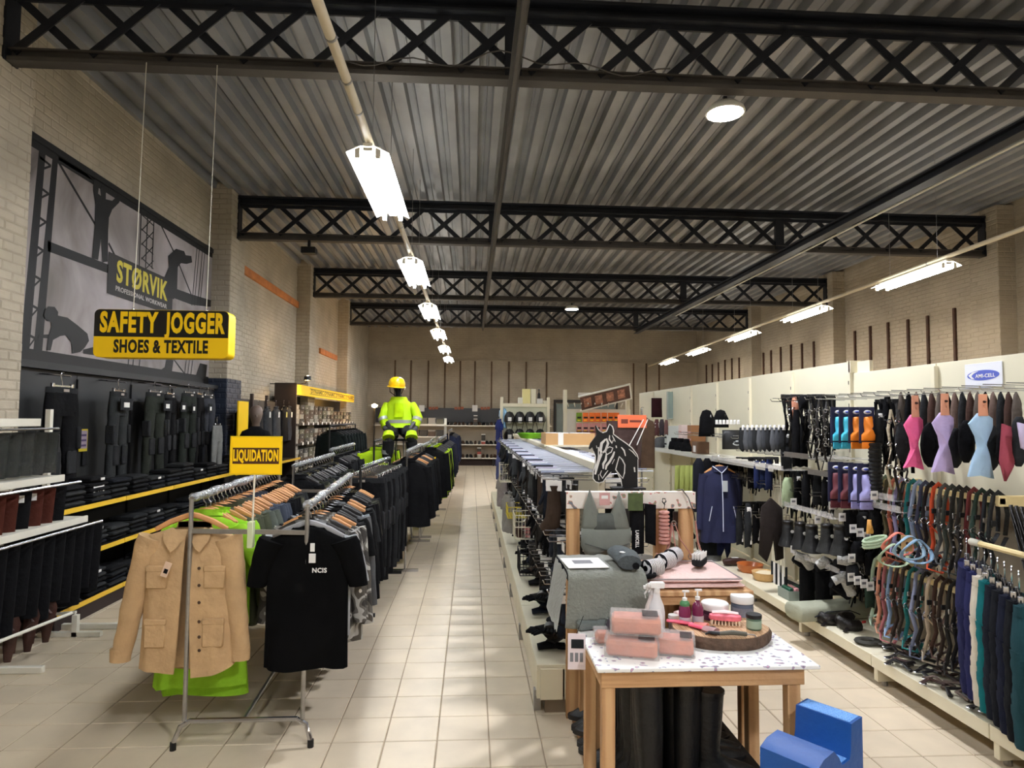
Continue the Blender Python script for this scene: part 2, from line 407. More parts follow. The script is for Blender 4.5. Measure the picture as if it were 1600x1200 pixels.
# back doors
dm = mat('grey_green_door', (112, 124, 122), .5, nscale=3, nvar=.06)
d1 = tag(obj('door_1', M().box(3.25, YB-.05, 0, 4.4, YB, 2.35, .01), dm), kind='structure')
obj('door_handle', M().box(4.28, YB-.09, 1.0, 4.3, YB-.05, 1.15, .005), CHROME, d1)
d2 = tag(obj('door_2', M().box(4.42, YB-.05, 0, 5.55, YB, 2.35, .01), dm), kind='structure')
obj('door_handle', M().box(4.5, YB-.09, 1.0, 4.52, YB-.05, 1.15, .005), CHROME, d2)
tag(obj('trim_20', M().box(3.15, YB-.06, 2.38, 5.65, YB, 2.5).box(3.15, YB-.06, 0, 3.23, YB, 2.38).box(5.57, YB-.06, 0, 5.65, YB, 2.38), mat('door_frame_dark', (40, 38, 38), .6)), kind='structure')
one('exit_box', 'small pale box fixed above the grey-green back doors', 'box', M().box(4.1, YB-.12, 2.62, 4.7, YB, 2.78, .01), WHITEP)
for nme, ya, yb_, z in (('near', 11.2, 15.0, 4.27), ('far', 17.0, 19.1, 3.47)):
    one('wall_plank', 'orange-brown timber plank on the left wall, %s one' % nme, 'plank', M().box(XL, ya, z-.07, XL+.05, yb_, z+.07, .005), mat('orange_timber', (190, 116, 56), .6, nscale=5, nvar=.2), 'timber planks on the left wall')
q = P(483, 392, y=10.2)
t = thing('ceiling_speaker', 'small black box hung under the second girder at left', 'speaker', (q.x, 10.2, q.z))
obj('case', M().box(-.11, -.08, -.05, .11, .08, .05, .008), BLACKM, t); obj('bracket', M().box(-.02, -.02, .05, .02, .02, 4.5-q.z), BLACKM, t)

# ================= lamps =================
EM = mat('tube_glow', (255, 243, 226), .5, emit=TUBE_E)
EMW = mat('tube_glow_white', (240, 246, 255), .5, emit=TUBE_E)
REF = mat('lamp_reflector', (250, 248, 240), .3, emit=FIX_E)
def fixture(idx, a, b_, label, group, em):
    a, b_ = Vector(a), Vector(b_); L = (b_-a).length; ang = math.atan2(-(b_.x-a.x), b_.y-a.y)
    t = thing('batten_light', label, 'light fixture', a, ang, group)
    obj('spine', M().box(-.035, 0, .0, .035, L, .06, .004), WHITEM, t)
    for sx in (-1, 1):
        mm = M().prism([(0, .03), (sx*.05, .035), (sx*.15, -.012), (sx*.155, -.015), (sx*.155, -.019), (sx*.05, .028), (0, .022)], (0, 0, 0), (1, 0, 0), (0, 0, 1), (0, L, 0))
        obj('reflector', mm, REF, t, smooth=False)
        tt = obj('tube', M().cyl((sx*.075, .03, -.03), (sx*.075, L-.03, -.03), .016, 8), em, t)
        for yy_ in (.012, L-.012): obj('tube_holder', M().box(sx*.075-.018, yy_-.012, -.05, sx*.075+.018, yy_+.012, .03), WHITEM, tt)
    for f_ in (.15, .85):
        obj('wire', M().cyl((0, L*f_, .06), (0, L*f_, 5.19-a.z), .003, 4), STEEL, t)
XF, ZF = -.78, 3.70
for k, y in enumerate((4.72, 8.0, 11.2, 14.4, 17.7, 20.9)):
    fixture(k, (XF, y, ZF), (XF, y+1.55, ZF), 'glaring twin-tube batten light, %s from the front in the left row' % nth(k), 'batten lights of the left row', EMW)
fixture(8, (XF, 1.25, ZF), (XF, 2.75, ZF), 'twin-tube batten light of the left row, just above the frame', 'batten lights of the left row', EMW)
fixture(9, (XF, -1.85, ZF), (XF, -.30, ZF), 'twin-tube batten light of the left row, behind the viewer', 'batten lights of the left row', EMW)
def rx(y): return 5.80+(y-6.4)*.052
for k, y in enumerate((7.6, 10.75, 13.9, 17.4, 20.75)):
    fixture(k, (rx(y), y, ZF), (rx(y+1.45), y+1.45, ZF), 'slanting warm batten light, %s from the front in the right row' % nth(k), 'batten lights of the right row', EM)
for k, y in enumerate((.9, 4.25)):
    fixture(k, (rx(y), y, ZF), (rx(y+1.45), y+1.45, ZF), 'batten light of the right row out of view, %s' % ('behind the viewer', 'beside the viewer')[k], 'batten lights of the right row', EM)
TRAY = mat('tray_enamel', (205, 194, 168), .45, nscale=3, nvar=.05)
t = thing('cable_tray', 'pale round cable tray carrying the left row of lights', 'cable tray', (XF, 0, 3.80))
obj('tray', M().cyl((0, 1.2, 0), (0, 24.5, 0), .03, 10), TRAY, t)
for y in (3.0, 3.45, 3.9, 4.3, 6.9, 10.2, 13.4): obj('strap', M().cyl((0, y, 0), (0, y+.02, 0), .033, 10), STEEL, t)
t = thing('cable_tray', 'pale cable tray carrying the slanting right row of lights', 'cable tray', (rx(0), 0, 3.80), math.atan(-.052))
obj('tray', M().cyl((0, 0, 0), (0, 24.5, 0), .028, 8), TRAY, t)
for y in (5, 8, 11, 14): obj('strap', M().cyl((0, y, 0), (0, y+.02, 0), .031, 8), STEEL, t)
FL = mat('flood_glow', (244, 246, 255), .5, emit=FLOOD_E)
def flood(x, y, z, lab, r=.0):
    t = thing('flood_lamp', lab, 'flood lamp', (x, y, z), r, 'round flood lamps')
    obj('housing', M().lathe([(.04, .08), (.11, .07), (.16, .02), (.165, -.01), (.15, -.012), (.15, 0)], n=16), WHITEM, t)
    obj('lens', M().lathe([(.001, -.004), (.145, -.004), (.145, -.012), (.1, -.02), (.001, -.024)], n=16), FL, t)
    obj('bracket', M().box(-.015, -.01, .06, .015, .01, 4.5-z), GIRD, t)
flood(2.12, 5.28, 4.36, 'brilliant flood lamp under the nearest girder')
flood(2.34, 15.2, 4.36, 'smaller-looking flood lamp under a far girder')
flood(2.12, -.6, 4.36, 'added unseen flood lamp of the same kind behind the viewer')  # unseen lamp added to light the table area from the front
t = thing('spot_lamp', 'warm glowing spot lamp behind the yellow-headed shelving', 'spot lamp', (-2.65, 18.0, 2.08))
obj('bulb', M().lathe([(.001, -.06), (.07, -.03), (.08, .02), (.001, .06)], n=10), mat('warm_bulb', (255, 190, 90), .5, emit=90), t)
obj('stand', M().cyl((0, 0, -2.08), (0, 0, -.06), .012, 6), BLACKM, t)
t = thing('spot_lamp', 'added warm bulb brightening the left wall above the vests', 'spot lamp', (-3.2, 12.9, 2.52))  # added bulb, stands in for batten light reaching this wall bay
obj('bulb', M().lathe([(.001, -.05), (.04, -.03), (.05, .02), (.001, .04)], n=10), mat('added_warm_bulb', (255, 205, 130), .5, emit=320), t)
obj('arm', M().tube([(-.76, .1, -.12), (-.15, .1, -.12), (-.05, .05, -.1), (0, 0, -.05)], .01, 6), BLACKM, t)
obj('shade', M().lathe([(.06, .02), (.07, -.05), (.075, -.05), (.065, .03)], n=12), BLACKM, t)
# ================= garment builders =================
DKH = mat('dark_hanger', (40, 38, 38), .4)
def fold(seed, n=5):
    r = random.Random(seed); ps = [(r.uniform(0, 6.28), r.choice((3, 4, 5, 7, 9)), r.uniform(.5, 1)) for _ in range(n)]
    return lambda a: sum(A*math.sin(k*a+p) for p, k, A in ps)/n
def shirt_body(W=.24, L=.68, T=.045, seed=0, flare=1.0, neck=.08, N=28, drop=.0):
    """torso hanging from shoulders; origin at the hook on the rail; wide along x"""
    f = fold(seed); f2 = fold(seed+99); rr = []
    lv = [(-.115, neck*.9, .02), (-.13, neck*1.15, .03), (-.15, .14, .035), (-.175, W*.9, .04), (-.21, W, .045), (-.29, W*.98, T), (-.40, W*.97, T)]
    k = 6
    for i in range(1, k+1): lv.append((-.40-(L-.40+.12)*i/k+0*drop, W*(.97+(flare-1)*i/k), T*(1+.25*i/k)))
    for i, (z, w_, t_) in enumerate(lv):
        q = max(0, (i-4)/8); ring = []
        for a in range(N):
            th = 2*PI*a/N; c, s_ = math.cos(th), math.sin(th)
            x = w_*math.copysign(abs(c)**.75, c); y = t_*math.copysign(abs(s_)**.8, s_)
            y += (.006+.026*q)*f(th+i*.12)*(1 if abs(c) < .95 else .3); x += .010*q*f2(th)
            zz = z+(.012*f2(th*1.0) if i == len(lv)-1 else 0)
            ring.append((x, y, zz))
        rr.append(ring)
    return M().rings(rr, cap=True)
def sleeve(sx, W=.24, L=.5, r=.06, seed=0, out=.09, fwd=0.0, N=14):
    f = fold(seed+5*sx); rr = []; K = 9
    for i in range(K+1):
        t = i/K; x = sx*(W*.80+out*(t**.7)); z = -.185-L*t; y = fwd*t
        q = r*(1.12-.42*t)*(1+.05*f(t*9)); a0 = math.pi*0
        rr.append([(x+sx*0+q*(.85)*math.cos(2*PI*k/N)+.008*f(t*14+k*.5), y+q*.62*math.sin(2*PI*k/N)+.006*f(t*8+k), z+.25*q*math.cos(2*PI*k/N)*sx*(1 if i < 2 else .3)) for k in range(N)])
    return M().rings(rr)
def hanger(t, W=.2, mt=WOODH, clips=False, z0=0):
    r = .0035
    hk = [(0, 0, -.085), (0, 0, -.05), (-.012, 0, -.035)]+[(.02*math.cos(a)-.0, 0, .006+.024*math.sin(a)-.0) for a in [PI*1.15-k*.42 for k in range(8)]]
    h = obj('hanger', M().tube([(-W, 0, -.165), (-W*.6, .004, -.125), (-.03, .006, -.094), (0, 0, -.088), (.03, .006, -.094), (W*.6, .004, -.125), (W, 0, -.165)], [.010, .012, .012, .013, .012, .012, .010], 8, flat=1.3) if not clips
        else M().bar((-W, 0, -.075), (W, 0, -.075), .006, .012).box(-W+.0, -.012, -.115, -W+.028, .012, -.055, .003).box(W-.028, -.012, -.115, W, .012, -.055, .003), mt, t)
    obj('hook', M().tube(hk, r, 5), CHROME, h)
    return h
def proto_top(kind, seed, W=.24, L=.66, SL=.5, r=.062, T=.05, mt=BLK, hm=WOODH, out=.08, cat='jacket', collar=True, label='garment', flare=1.0):
    t = thing(kind, label, cat)
    hanger(t, W*.82, hm)
    obj('body', shirt_body(W, L, T, seed, flare), mt, t, ang=1.2)
    for sx in (-1, 1): obj('sleeve', sleeve(sx, W, SL, r, seed, out), mt, t, ang=1.2)
    if collar:
        obj('collar', M().rings([[(.085*q*math.cos(a*2*PI/16), .038*q*math.sin(a*2*PI/16), z+.012*math.sin(a*2*PI/16+PI)) for a in range(16)] for z, q in ((-.125, 1.15), (-.105, 1.0), (-.09, 1.08), (-.095, .98), (-.11, .9))], cap=False), mt, t)
    return t
def trouser_mesh(W=.2, L=1.0, seed=0, spread=.03, fold_half=False, T=.03):
    f = fold(seed); m = M(); N = 14
    # pelvis
    rr = []
    for i, (z, w_, t_) in enumerate([(-.085, W, .018), (-.10, W*1.0, .026), (-.13, W*1.02, T), (-.22, W*1.08, T*1.25), (-.30, W*1.1, T*1.3)]):
        rr.append([(w_*math.copysign(abs(math.cos(2*PI*a/24))**.8, math.cos(2*PI*a/24)), t_*math.sin(2*PI*a/24)+.004*i*f(a*.6), z) for a in range(24)])
    m.rings(rr)
    for sx in (-1, 1):
        rr = []; K = 12
        for i in range(K+1):
            t = i/K; z = -.27-(L-.27)*t; w_ = W*(.56-.2*t); xc = sx*(W*.53+spread*t)
            rr.append([(xc+w_*math.cos(2*PI*a/N)+.010*t*f(a+i*.3), (T*1.2)*(1-.15*t)*math.sin(2*PI*a/N)+.012*f(a*1.1+i*.8+sx), z) for a in range(N)])
        m.rings(rr)
    return m
def proto_trousers(label, seed=0, W=.2, L=1.0, mt=BLK, sub=BLK2, hm=CHROME, spread=.03, pockets=True, kind='hanging_trousers', cat='trousers', T=.03):
    t = thing(kind, label, cat); hanger(t, W*.72, hm, clips=True)
    obj('legs', trouser_mesh(W, L, seed, spread, T=T), mt, t, ang=1.2)
    obj('waistband', M().rings([[(q*W*1.01*math.copysign(abs(math.cos(2*PI*a/20))**.8, math.cos(2*PI*a/20)), (T*.95*q)*math.sin(2*PI*a/20), z) for a in range(20)] for z, q in ((-.088, 1.0), (-.088, 1.03), (-.128, 1.05), (-.128, 1.0))]), sub, t)
    obj('waist_label', M().box(-.03, -T-.006, -.118, .03, -T-.002, -.098), mat('woven_label', (170, 160, 150), .7), t)
    if pockets:
        for sx in (-1, 1):
            obj('cargo_pocket', M().box(sx*W*.98-.03, -.055, -.55, sx*W*.98+.02, .03, -.38, .01), sub, t)
            obj('knee_patch', M().box(sx*(W*.55)-.055, -.048, -.74, sx*(W*.55)+.055, -.025, -.56, .012), sub, t)
    return t
def place_rack_row(protos, xs, spec, group, fmt, zr, rzj=.05, seed=1, darkh=True):
    """spec: list of (y, proto key, material or None)"""
    r = random.Random(seed); cnt = 0
    for k, (y, key, mt, nm) in enumerate(spec):
        pr = protos[key]; x = xs(y); mats = {}
        if mt: mats.update( {'body': mt, 'sleeve': mt, 'collar': mt, 'legs': mt})
        if darkh and not (k % 7 in (2, 3) and seed in (3, 5)): mats['hanger'] = DKH if key[:2] != 'tr' else CHROME
        o = dup(pr, (x, y, zr(y)), r.uniform(-rzj, rzj), (fmt % (nm, nth(k))).strip(), group, mats)
        o.scale = (1+r.uniform(-.05, .05), 1, 1+r.uniform(-.04, .06))
def delete_tree(o):
    for ch in list(o.children): delete_tree(ch)
    bpy.data.objects.remove(o)

# prototypes (removed at the end of their use)
PR = {}
PR['jacket'] = proto_top('hanging_jacket', 3, .235, .68, .52, .060, .050)
PR['jacket2'] = proto_top('hanging_jacket', 8, .25, .72, .56, .062, .055, flare=1.06)
PR['tee'] = proto_top('hanging_shirt', 5, .225, .64, .22, .070, .036, cat='shirt', out=.09)
PR['tee2'] = proto_top('hanging_shirt', 13, .235, .60, .24, .066, .04, cat='shirt', out=.10)
PR['trousers'] = proto_trousers('trousers', 4)
PR['trousers2'] = proto_trousers('trousers', 9, .21, .98, pockets=False)

# ================= front double rail =================
AX0 = Vector((-.06, 1, 0))
def lx(y): return -1.50-(y-3.62)*.055
def rx_(y): return -.885-(y-3.62)*.065
t = thing('clothes_rail', 'chrome double clothes rail nearest the viewer, hung with the tan jacket', 'clothes rail', (0, 0, 0))
yb, ye = 3.64, 5.62
SR = .0125
for X, z in ((lx, 1.305), (rx_, 1.265)):
    obj('top_rail', M().tube([(X(yb)+.0, yb, z), (X(ye), ye, z)], .014, 8), CHROME, t)
    rf = random.Random(int(z*1000)); pts = [(X(yb+.02+k*.0655)+rf.uniform(-.003, .003), yb+.02+k*.0655, z+.004+rf.uniform(-.004, .004)) for k in range(30)]
    obj('film_wrap', M().tube(pts, [.024+rf.uniform(-.005, .006) for _ in pts], 9), FILM, t)
    for y in (yb, ye): obj('upright', M().tube([(X(y), y, .14), (X(y), y, z)], SR, 8), STEEL, t)
for y in (yb, ye):
    s_ = -1 if y == yb else 1
    a, b_ = lx(y), rx_(y)
    obj('foot_bar', M().tube([(a-.045, y+s_*.02, .0), (a-.04, y+s_*.018, .05), (a-.02, y, .11), (a+.03, y, .14), (b_-.03, y, .14), (b_+.02, y, .11), (b_+.045, y+s_*.018, .05), (b_+.05, y+s_*.02, .0)], .0135, 8), CHROME, t)
    for x_ in (a-.045, b_+.05): obj('rubber_cap', M().cyl((x_, y+s_*.02, -.002), (x_, y+s_*.02, .04), .017, 8), RUB, t)
    obj('cross_bar', M().bar((a, y, 1.135), (b_, y, 1.125), .016, .024), STEEL, t)
obj('low_rail', M().tube([((lx(yb)+rx_(yb))/2, yb, .14), ((lx(ye)+rx_(ye))/2, ye, .14)], .011, 8), STEEL, t)
# LIQUIDATION sign clamped on the cross bar
a, b_, c = P(363, 683, y=3.62), P(440, 683, y=3.62), P(440, 740, y=3.62)
cx = (a.x+b_.x)/2; zt, zb = a.z, c.z
t = thing('sale_sign', 'yellow LIQUIDATION sign on a thin rod clamped to the front clothes rail', 'sign', (cx, 3.615, 1.1))
obj('board', M().box(-(b_.x-a.x)/2, -.004, zb-1.1, (b_.x-a.x)/2, .004, zt-1.1, .001), YEL, t)
hw = (b_.x-a.x)/2; hz = zt-zb
obj('frame', M().box(-hw-.006, -.006, zb-1.106, hw+.006, .006, zb-1.1).box(-hw-.006, -.006, zt-1.1, hw+.006, .006, zt-1.094).box(-hw-.006, -.006, zb-1.1, -hw, .006, zt-1.1).box(hw, -.006, zb-1.1, hw+.006, .006, zt-1.1), mat('yellow_frame', (230, 190, 20), .4), t)
obj('band', M().box(-hw+.008, -.0055, zb-1.1+hz*.27, hw-.008, -.0042, zb-1.1+hz*.71), mat('brown_band', (70, 34, 14), .5), t)
text('LIQUIDATION', t, (cx, 3.608, zb+hz*.485), (1, 0, 0), (0, 0, 1), hz*.42, YEL, 1, .0008, .04, width=hw*1.82)
obj('rod', M().cyl((-.01, 0, .05), (-.005, 0, zb-1.1), .005, 6), mat('pale_rod', (220, 214, 196), .4), t)
obj('clamp', M().box(-.03, -.022, -.05, .0, .018, .09, .003), mat('pale_green_clamp', (196, 204, 166), .5), t)
# tan jacket, first on the left rail
TAN = mat('tan_cotton', (188, 156, 116), .9, nscale=12, nvar=.08, bump=.5, bscale=16, spec=.12)
TAND = mat('tan_cotton_shade', (150, 116, 78), .9, nscale=12, nvar=.1)
def tan_jacket():
    t = thing('hanging_jacket', 'tan cotton work jacket hanging open, first on the front left rail', 'jacket', (lx(3.70)-.015, 3.70, 1.30), .0, 'clothes on the front left rail')
    hanger(t, .19, WOODH)
    W, L = .245, .77; N = 40; f = fold(21); rr = []
    lv = [(-.16, .10, .035), (-.175, .16, .042), (-.195, W*.92, .048), (-.23, W, .055), (-.32, W, .062), (-.42, W*.97, .065), (-.52, W*.96, .065), (-.62, W*.97, .065), (-.72, W*.98, .066), (-.82, W*1.0, .068), (-.90, W*1.02, .07)]
    # open-fronted shell: ring starts and ends at the front opening, slightly right of centre
    for i, (z, w_, t_) in enumerate(lv):
        q = i/10; ring = []; gap = .02+.10*q*q
        outer = []
        for a in range(N+1):
            th = -PI/2+gap+(2*PI-2*gap)*a/N; c, s_ = math.cos(th), math.sin(th)
            x = w_*math.copysign(abs(c)**.8, c)+.0; y = t_*math.copysign(abs(s_)**.75, s_)+.018*q*f(th*1.3)+.004*f(th*3+i)
            zz = z+(.02*math.sin(th*2+1)+.02*c if i == len(lv)-1 else 0)-(.02*q if c > 0 else 0)
            outer.append(Vector((x, y, zz)))
        inner = [Vector((p.x*.96, p.y*.86, p.z)) for p in outer]
        rr.append([tuple(p) for p in outer+inner[::-1]])
    obj('body', M().rings(rr), TAN, t, ang=1.2)
    for sx in (-1, 1):
        r2 = []; K = 12
        for i in range(K+1):
            u = i/K; x = sx*.20+(-.155 if sx < 0 else .075)*u**.85; z = -.205-(.66 if sx < 0 else .60)*u; y = .02*u-.015; q = .066*(1.1-.34*u)*(1+.04*math.sin(i*2.2+sx))
            r2.append([(x+q*math.cos(2*PI*k/16)+.006*f(k*.7+i), y+q*.7*math.sin(2*PI*k/16)+.006*f(k+i*.7), z+.3*q*math.cos(2*PI*k/16)*sx*(1.2 if i < 2 else .2)) for k in range(16)])
        s2 = obj('sleeve', M().rings(r2), TAN, t, ang=1.2)
        x = sx*.20+(-.155 if sx < 0 else .075)
        obj('cuff', M().rings([[(x+.052*q*math.cos(2*PI*k/14), .005+.037*q*math.sin(2*PI*k/14), z) for k in range(14)] for z, q in ((-.80, 1.0), (-.80, 1.05), (-.868, 1.02), (-.868, .95))]), TAN, s2)
    for sx in (-1, 1):
        obj('collar', M().add([(sx*.012, -.052, -.20), (sx*.085, -.045, -.148), (sx*.125, -.058, -.165), (sx*.118, -.072, -.215), (sx*.075, -.082, -.275), (sx*.05, -.08, -.255)], [(0, 1, 2, 3, 4, 5)]).add([(sx*.012, -.046, -.20), (sx*.085, -.038, -.148), (sx*.125, -.05, -.165), (sx*.118, -.064, -.215), (sx*.075, -.074, -.275), (sx*.05, -.072, -.255)], [(5, 4, 3, 2, 1, 0)]), TAN, t)
        for z0, z1 in ((-.47, -.37), (-.78, -.65)):
            pk = obj('pocket', M().box(sx*.150-.055, -.067, z0, sx*.150+.055, -.045, z1, .006), TAN, t)
            obj('pocket_flap', M().box(sx*.150-.058, -.070, z1-.012, sx*.150+.058, -.046, z1+.022, .006), TAN, pk)
    obj('back_collar', M().rings([[(.09*q*math.cos(a), .035+.035*q*math.sin(a), z) for a in [PI*.0+PI*k/12 for k in range(13)]] for z, q in ((-.17, 1.1), (-.135, 1.0), (-.13, .95), (-.165, 1.0))], cap=False), TAN, t)
    obj('neck_label', M().box(-.02, .035, -.185, .035, .038, -.155), BLK, t)
    for k, z in enumerate((-.36, -.45, -.54, -.64, -.72, -.79)):
        obj('button', M().lathe([(.001, .0), (.008, .0), (.009, .003), (.001, .004)], n=10).xf(Matrix.Translation((.075+k*.003, -.074, z)) @ Matrix.Rotation(PI/2, 4, 'X')), mat('dark_button', (66, 46, 32), .3), t)
    tg = obj('swing_tag', M().box(-.018, -.002, -.04, .018, .002, .04, .001).xf(Matrix.Translation((-.085, -.10, -.36)) @ Matrix.Rotation(.35, 4, 'Y')), mat('tag_card', (216, 186, 160), .6), t)
    obj('tag_mark', M().box(-.008, -.0035, -.02, .012, -.0021, .004).xf(Matrix.Translation((-.085, -.10, -.36)) @ Matrix.Rotation(.35, 4, 'Y')), BLK, tg)
    return t
tan_jacket()
LIME = fab(150, 205, 52); OLIVE = fab(74, 78, 62); GREYB = fab(66, 72, 84); GREYL = fab(150, 152, 154); GREYM = fab(92, 93, 95)
GRNH = fab(86, 92, 84)
# lime shirts hang lower than the jacket
PR['long'] = proto_top('hanging_shirt', 17, .185, .98, .26, .055, .045, cat='shirt', out=.13, mt=LIME, flare=1.35)
rowL = []
y = 3.87; rg = random.Random(5)
seqL = [('long', LIME, 'lime green shirt'), ('long', LIME, 'lime green shirt'), ('tee', LIME, 'lime green shirt')]+[('jacket', OLIVE, 'olive green shirt')]*4+[('tee2', GRNH, 'grey-green shirt')]*2+[('jacket', GREYB, 'slate blue shirt')]*5+[('jacket2', BLK, 'black jacket')]*4+[('tee', CAMOO, 'olive camouflage shirt')]*2+[('jacket', BLK2, 'charcoal jacket')]*3
for k, (key, mt, nm) in enumerate(seqL):
    rowL.append((y, key, mt, nm)); y += .078
place_rack_row(PR, lx, rowL, 'clothes on the front left rail', '%s on the front left rail, %s behind the tan jacket', lambda y: 1.30, .08, 2, False)
rowR = []; y = 3.76
seqR = [('tee2', GREYL, 'pale grey hooded top'), ('jacket', CAMOG, 'grey camouflage jacket'), ('jacket', CAMOG, 'grey camouflage jacket'), ('jacket2', CAMOG, 'grey camouflage jacket'), ('jacket2', BLK, 'black jacket'), ('jacket', BLK2, 'charcoal jacket'), ('tee', BLK, 'black shirt'), ('jacket2', GREYM, 'grey sweater'), ('jacket2', fab(130, 136, 142), 'light grey sweater'), ('jacket2', BLK, 'black jacket'), ('jacket', BLK, 'black jacket'), ('tee', BLK2, 'charcoal shirt'), ('jacket2', BLK, 'black jacket'), ('jacket2', BLK, 'black jacket'), ('jacket2', CAMOO, 'olive camouflage jacket'), ('jacket2', CAMOO, 'olive camouflage jacket'), ('jacket', BLK, 'black jacket'), ('jacket', BLK, 'black jacket')]
for key, mt, nm in seqR:
    rowR.append((y, key, mt, nm)); y += .105
place_rack_row(PR, rx_, rowR, 'clothes on the front right rail', '%s on the front right rail, %s behind the black T-shirt', lambda y: 1.26, .07, 3)
# black printed T-shirt, first on the right rail
t = thing('hanging_tshirt', 'black T-shirt with small white chest lettering, first on the front right rail', 'shirt', (rx_(3.60)-.0, 3.672, 1.262), .0, 'clothes on the front right rail')
hanger(t, .19, mat('grey_hanger', (150, 150, 152), .5))
TEE = mat('black_jersey', (9, 9, 10), .95, nscale=9, nvar=.2, bump=.25, bscale=14, spec=.08)
obj('body', shirt_body(.225, .745, .04, 31, 1.03, neck=.085, N=40), TEE, t, ang=1.2)
for sx in (-1, 1): obj('sleeve', sleeve(sx, .225, .245, .085, 3, .095, N=18), TEE, t, ang=1.2)
obj('neck_rib', M().rings([[(.085*q*math.cos(a*2*PI/20), .03*q*math.sin(a*2*PI/20), z-.02*max(0, -math.sin(a*2*PI/20))) for a in range(20)] for z, q in ((-.13, 1.2), (-.112, 1.05), (-.108, .98), (-.122, .95))], cap=False), TEE, t)
text('NCIS', t, (t.location.x+.075, t.location.y-.061, 1.262-.335), (1, 0, 0), (0, 0, 1), .034, WHITEP, 1.0, .0006, .03)
for z0, z1, w_ in ((-.235, -.19, .012), (-.295, -.245, .018)):
    obj('price_label', M().box(.035-w_, -.060, z0, .035+w_, -.057, z1, .001), WHITEP, t)

# ================= racks behind =================
def rail_unit(name, label, x0, x1, y0, y1, z, mt=CHROME, film=True, group='clothes rails in the middle of the shop', post=True):
    t = thing('clothes_rail', label, 'clothes rail', (x0, y0, 0), 0, group)
    dx, dy = x1-x0, y1-y0
    obj('top_rail', M().tube([(0, 0, z), (dx, dy, z)], .014, 8), mt, t)
    if film:
        rf = random.Random(int(y0*77)); nn = max(6, int(dy/.09)); obj('film_wrap', M().tube([(dx*k/nn, dy*k/nn, z+.004) for k in range(nn+1)], [.022+rf.uniform(-.005, .006) for _ in range(nn+1)], 8), FILM, t)
    for u in (0, 1):
        obj('upright', M().cyl((dx*u, dy*u, 0.02), (dx*u, dy*u, z), .013, 8), mt, t)
        obj('foot', M().bar((dx*u-.15, dy*u, .015), (dx*u+.15, dy*u, .015), .025, .03), mt, t)
    return t
rail_unit('r2', 'black clothes rail behind the front chrome rail, hung with black trousers', -.98, -.92, 5.9, 7.5, 1.29, BLACKM, False)
rail_unit('r2b', 'film-wrapped clothes rail hung with black jackets, near the yellow-tagged shirt', -.74, -.72, 7.6, 9.4, 1.36)
rail_unit('r2c', 'clothes rail left of the black trousers rail', -1.62, -1.66, 6.1, 8.0, 1.30)
rail_unit('r2d', 'clothes rail farther left beside the yellow-edged shelves', -1.75, -1.8, 8.3, 10.2, 1.34)
rail_unit('r3', 'clothes rail with dark navy coats near the back of the aisle', -.62, -.60, 12.6, 15.6, 1.34)
rail_unit('r4', 'clothes rail with the black shirt and lime vests', -.72, -.70, 9.7, 11.8, 1.34)
def row(x0, x1, y0, y1, n, keys, group, fmt, z, seed):
    r = random.Random(seed); sp = []
    for k in range(n):
        u = (k+.5)/n; key, mt, nm = keys[k % len(keys)] if seed else keys[0]; sp.append((y0+(y1-y0)*u, key, mt, nm))
    place_rack_row(PR, lambda y: x0+(x1-x0)*(y-y0)/(y1-y0), sp, group, fmt, lambda y: z, .07, seed)
row(-.98, -.92, 5.95, 7.45, 16, [('trousers', BLK, 'black work trousers'), ('trousers2', BLK2, 'charcoal work trousers'), ('trousers', BLK, 'black work trousers')], 'trousers on the black rail', '%s on the black rail, %s from the front', 1.29, 4)
row(-.74, -.72, 7.7, 9.3, 16, [('jacket2', BLK, 'black jacket'), ('jacket2', fab(24, 26, 30), 'blue-black jacket')], 'jackets on the second film-wrapped rail', '%s beside the central aisle behind the trousers, %s from the front', 1.36, 5)
row(-1.62, -1.66, 6.15, 7.95, 15, [('jacket', BLK, 'black top'), ('jacket', BLK2, 'charcoal top'), ('tee', CAMOO, 'olive camouflage top')], 'tops on the rail left of the trousers', '%s left of the black trousers rail, %s from the front', 1.30, 6)
row(-1.75, -1.8, 8.35, 10.1, 13, [('jacket', BLK, 'black fleece'), ('jacket2', BLK2, 'charcoal fleece')], 'fleeces near the yellow-edged shelves', '%s near the yellow-edged shelves, %s from the front', 1.34, 7)
row(-.62, -.60, 12.7, 15.5, 16, [('jacket2', fab(24, 28, 44), 'dark navy coat'), ('jacket2', BLK, 'black coat')], 'coats near the back of the aisle', '%s near the back of the central aisle, %s from the front', 1.34, 8)
# black shirt with yellow tag and lime vests
HV = fab(196, 236, 20)
_hv = mat('hi_vis_yellow', (200, 242, 16), .7, nscale=8, nvar=.06, bump=.3, bscale=20)
sp = [(9.78, 'jacket2', BLK, 'black yellow-tagged shirt')]+[(9.95+.16*k, 'jacket2', _hv if k % 2 == 0 else BLK, 'lime hi-vis vest' if k % 2 == 0 else 'black shirt') for k in range(11)]
place_rack_row(PR, lambda y: -.60, sp, 'shirts and lime vests behind the mannequin', '%s on the rail under the sitting mannequin, %s from the front', lambda y: 1.40, .05, 9)
one('yellow_tag', 'small yellow tag on the black shirt beside the aisle', 'tag', M().box(-.03, -.004, -.05, .03, .004, .05, .002), YEL, loc=(-.55, 9.70, 1.13))
row(-1.35, -1.38, 9.3, 10.6, 6, [('jacket2', _hv, 'lime hi-vis jacket'), ('jacket', BLK, 'black jacket')], 'lime jackets left of the mannequin', '%s left of the sitting mannequin, %s from the front', 1.42, 10)
rail_unit('r5', 'clothes rail with lime hi-vis jackets left of the mannequin', -1.35, -1.38, 9.2, 10.7, 1.42, BLACKM, False)
for o in PR.values(): delete_tree(o)
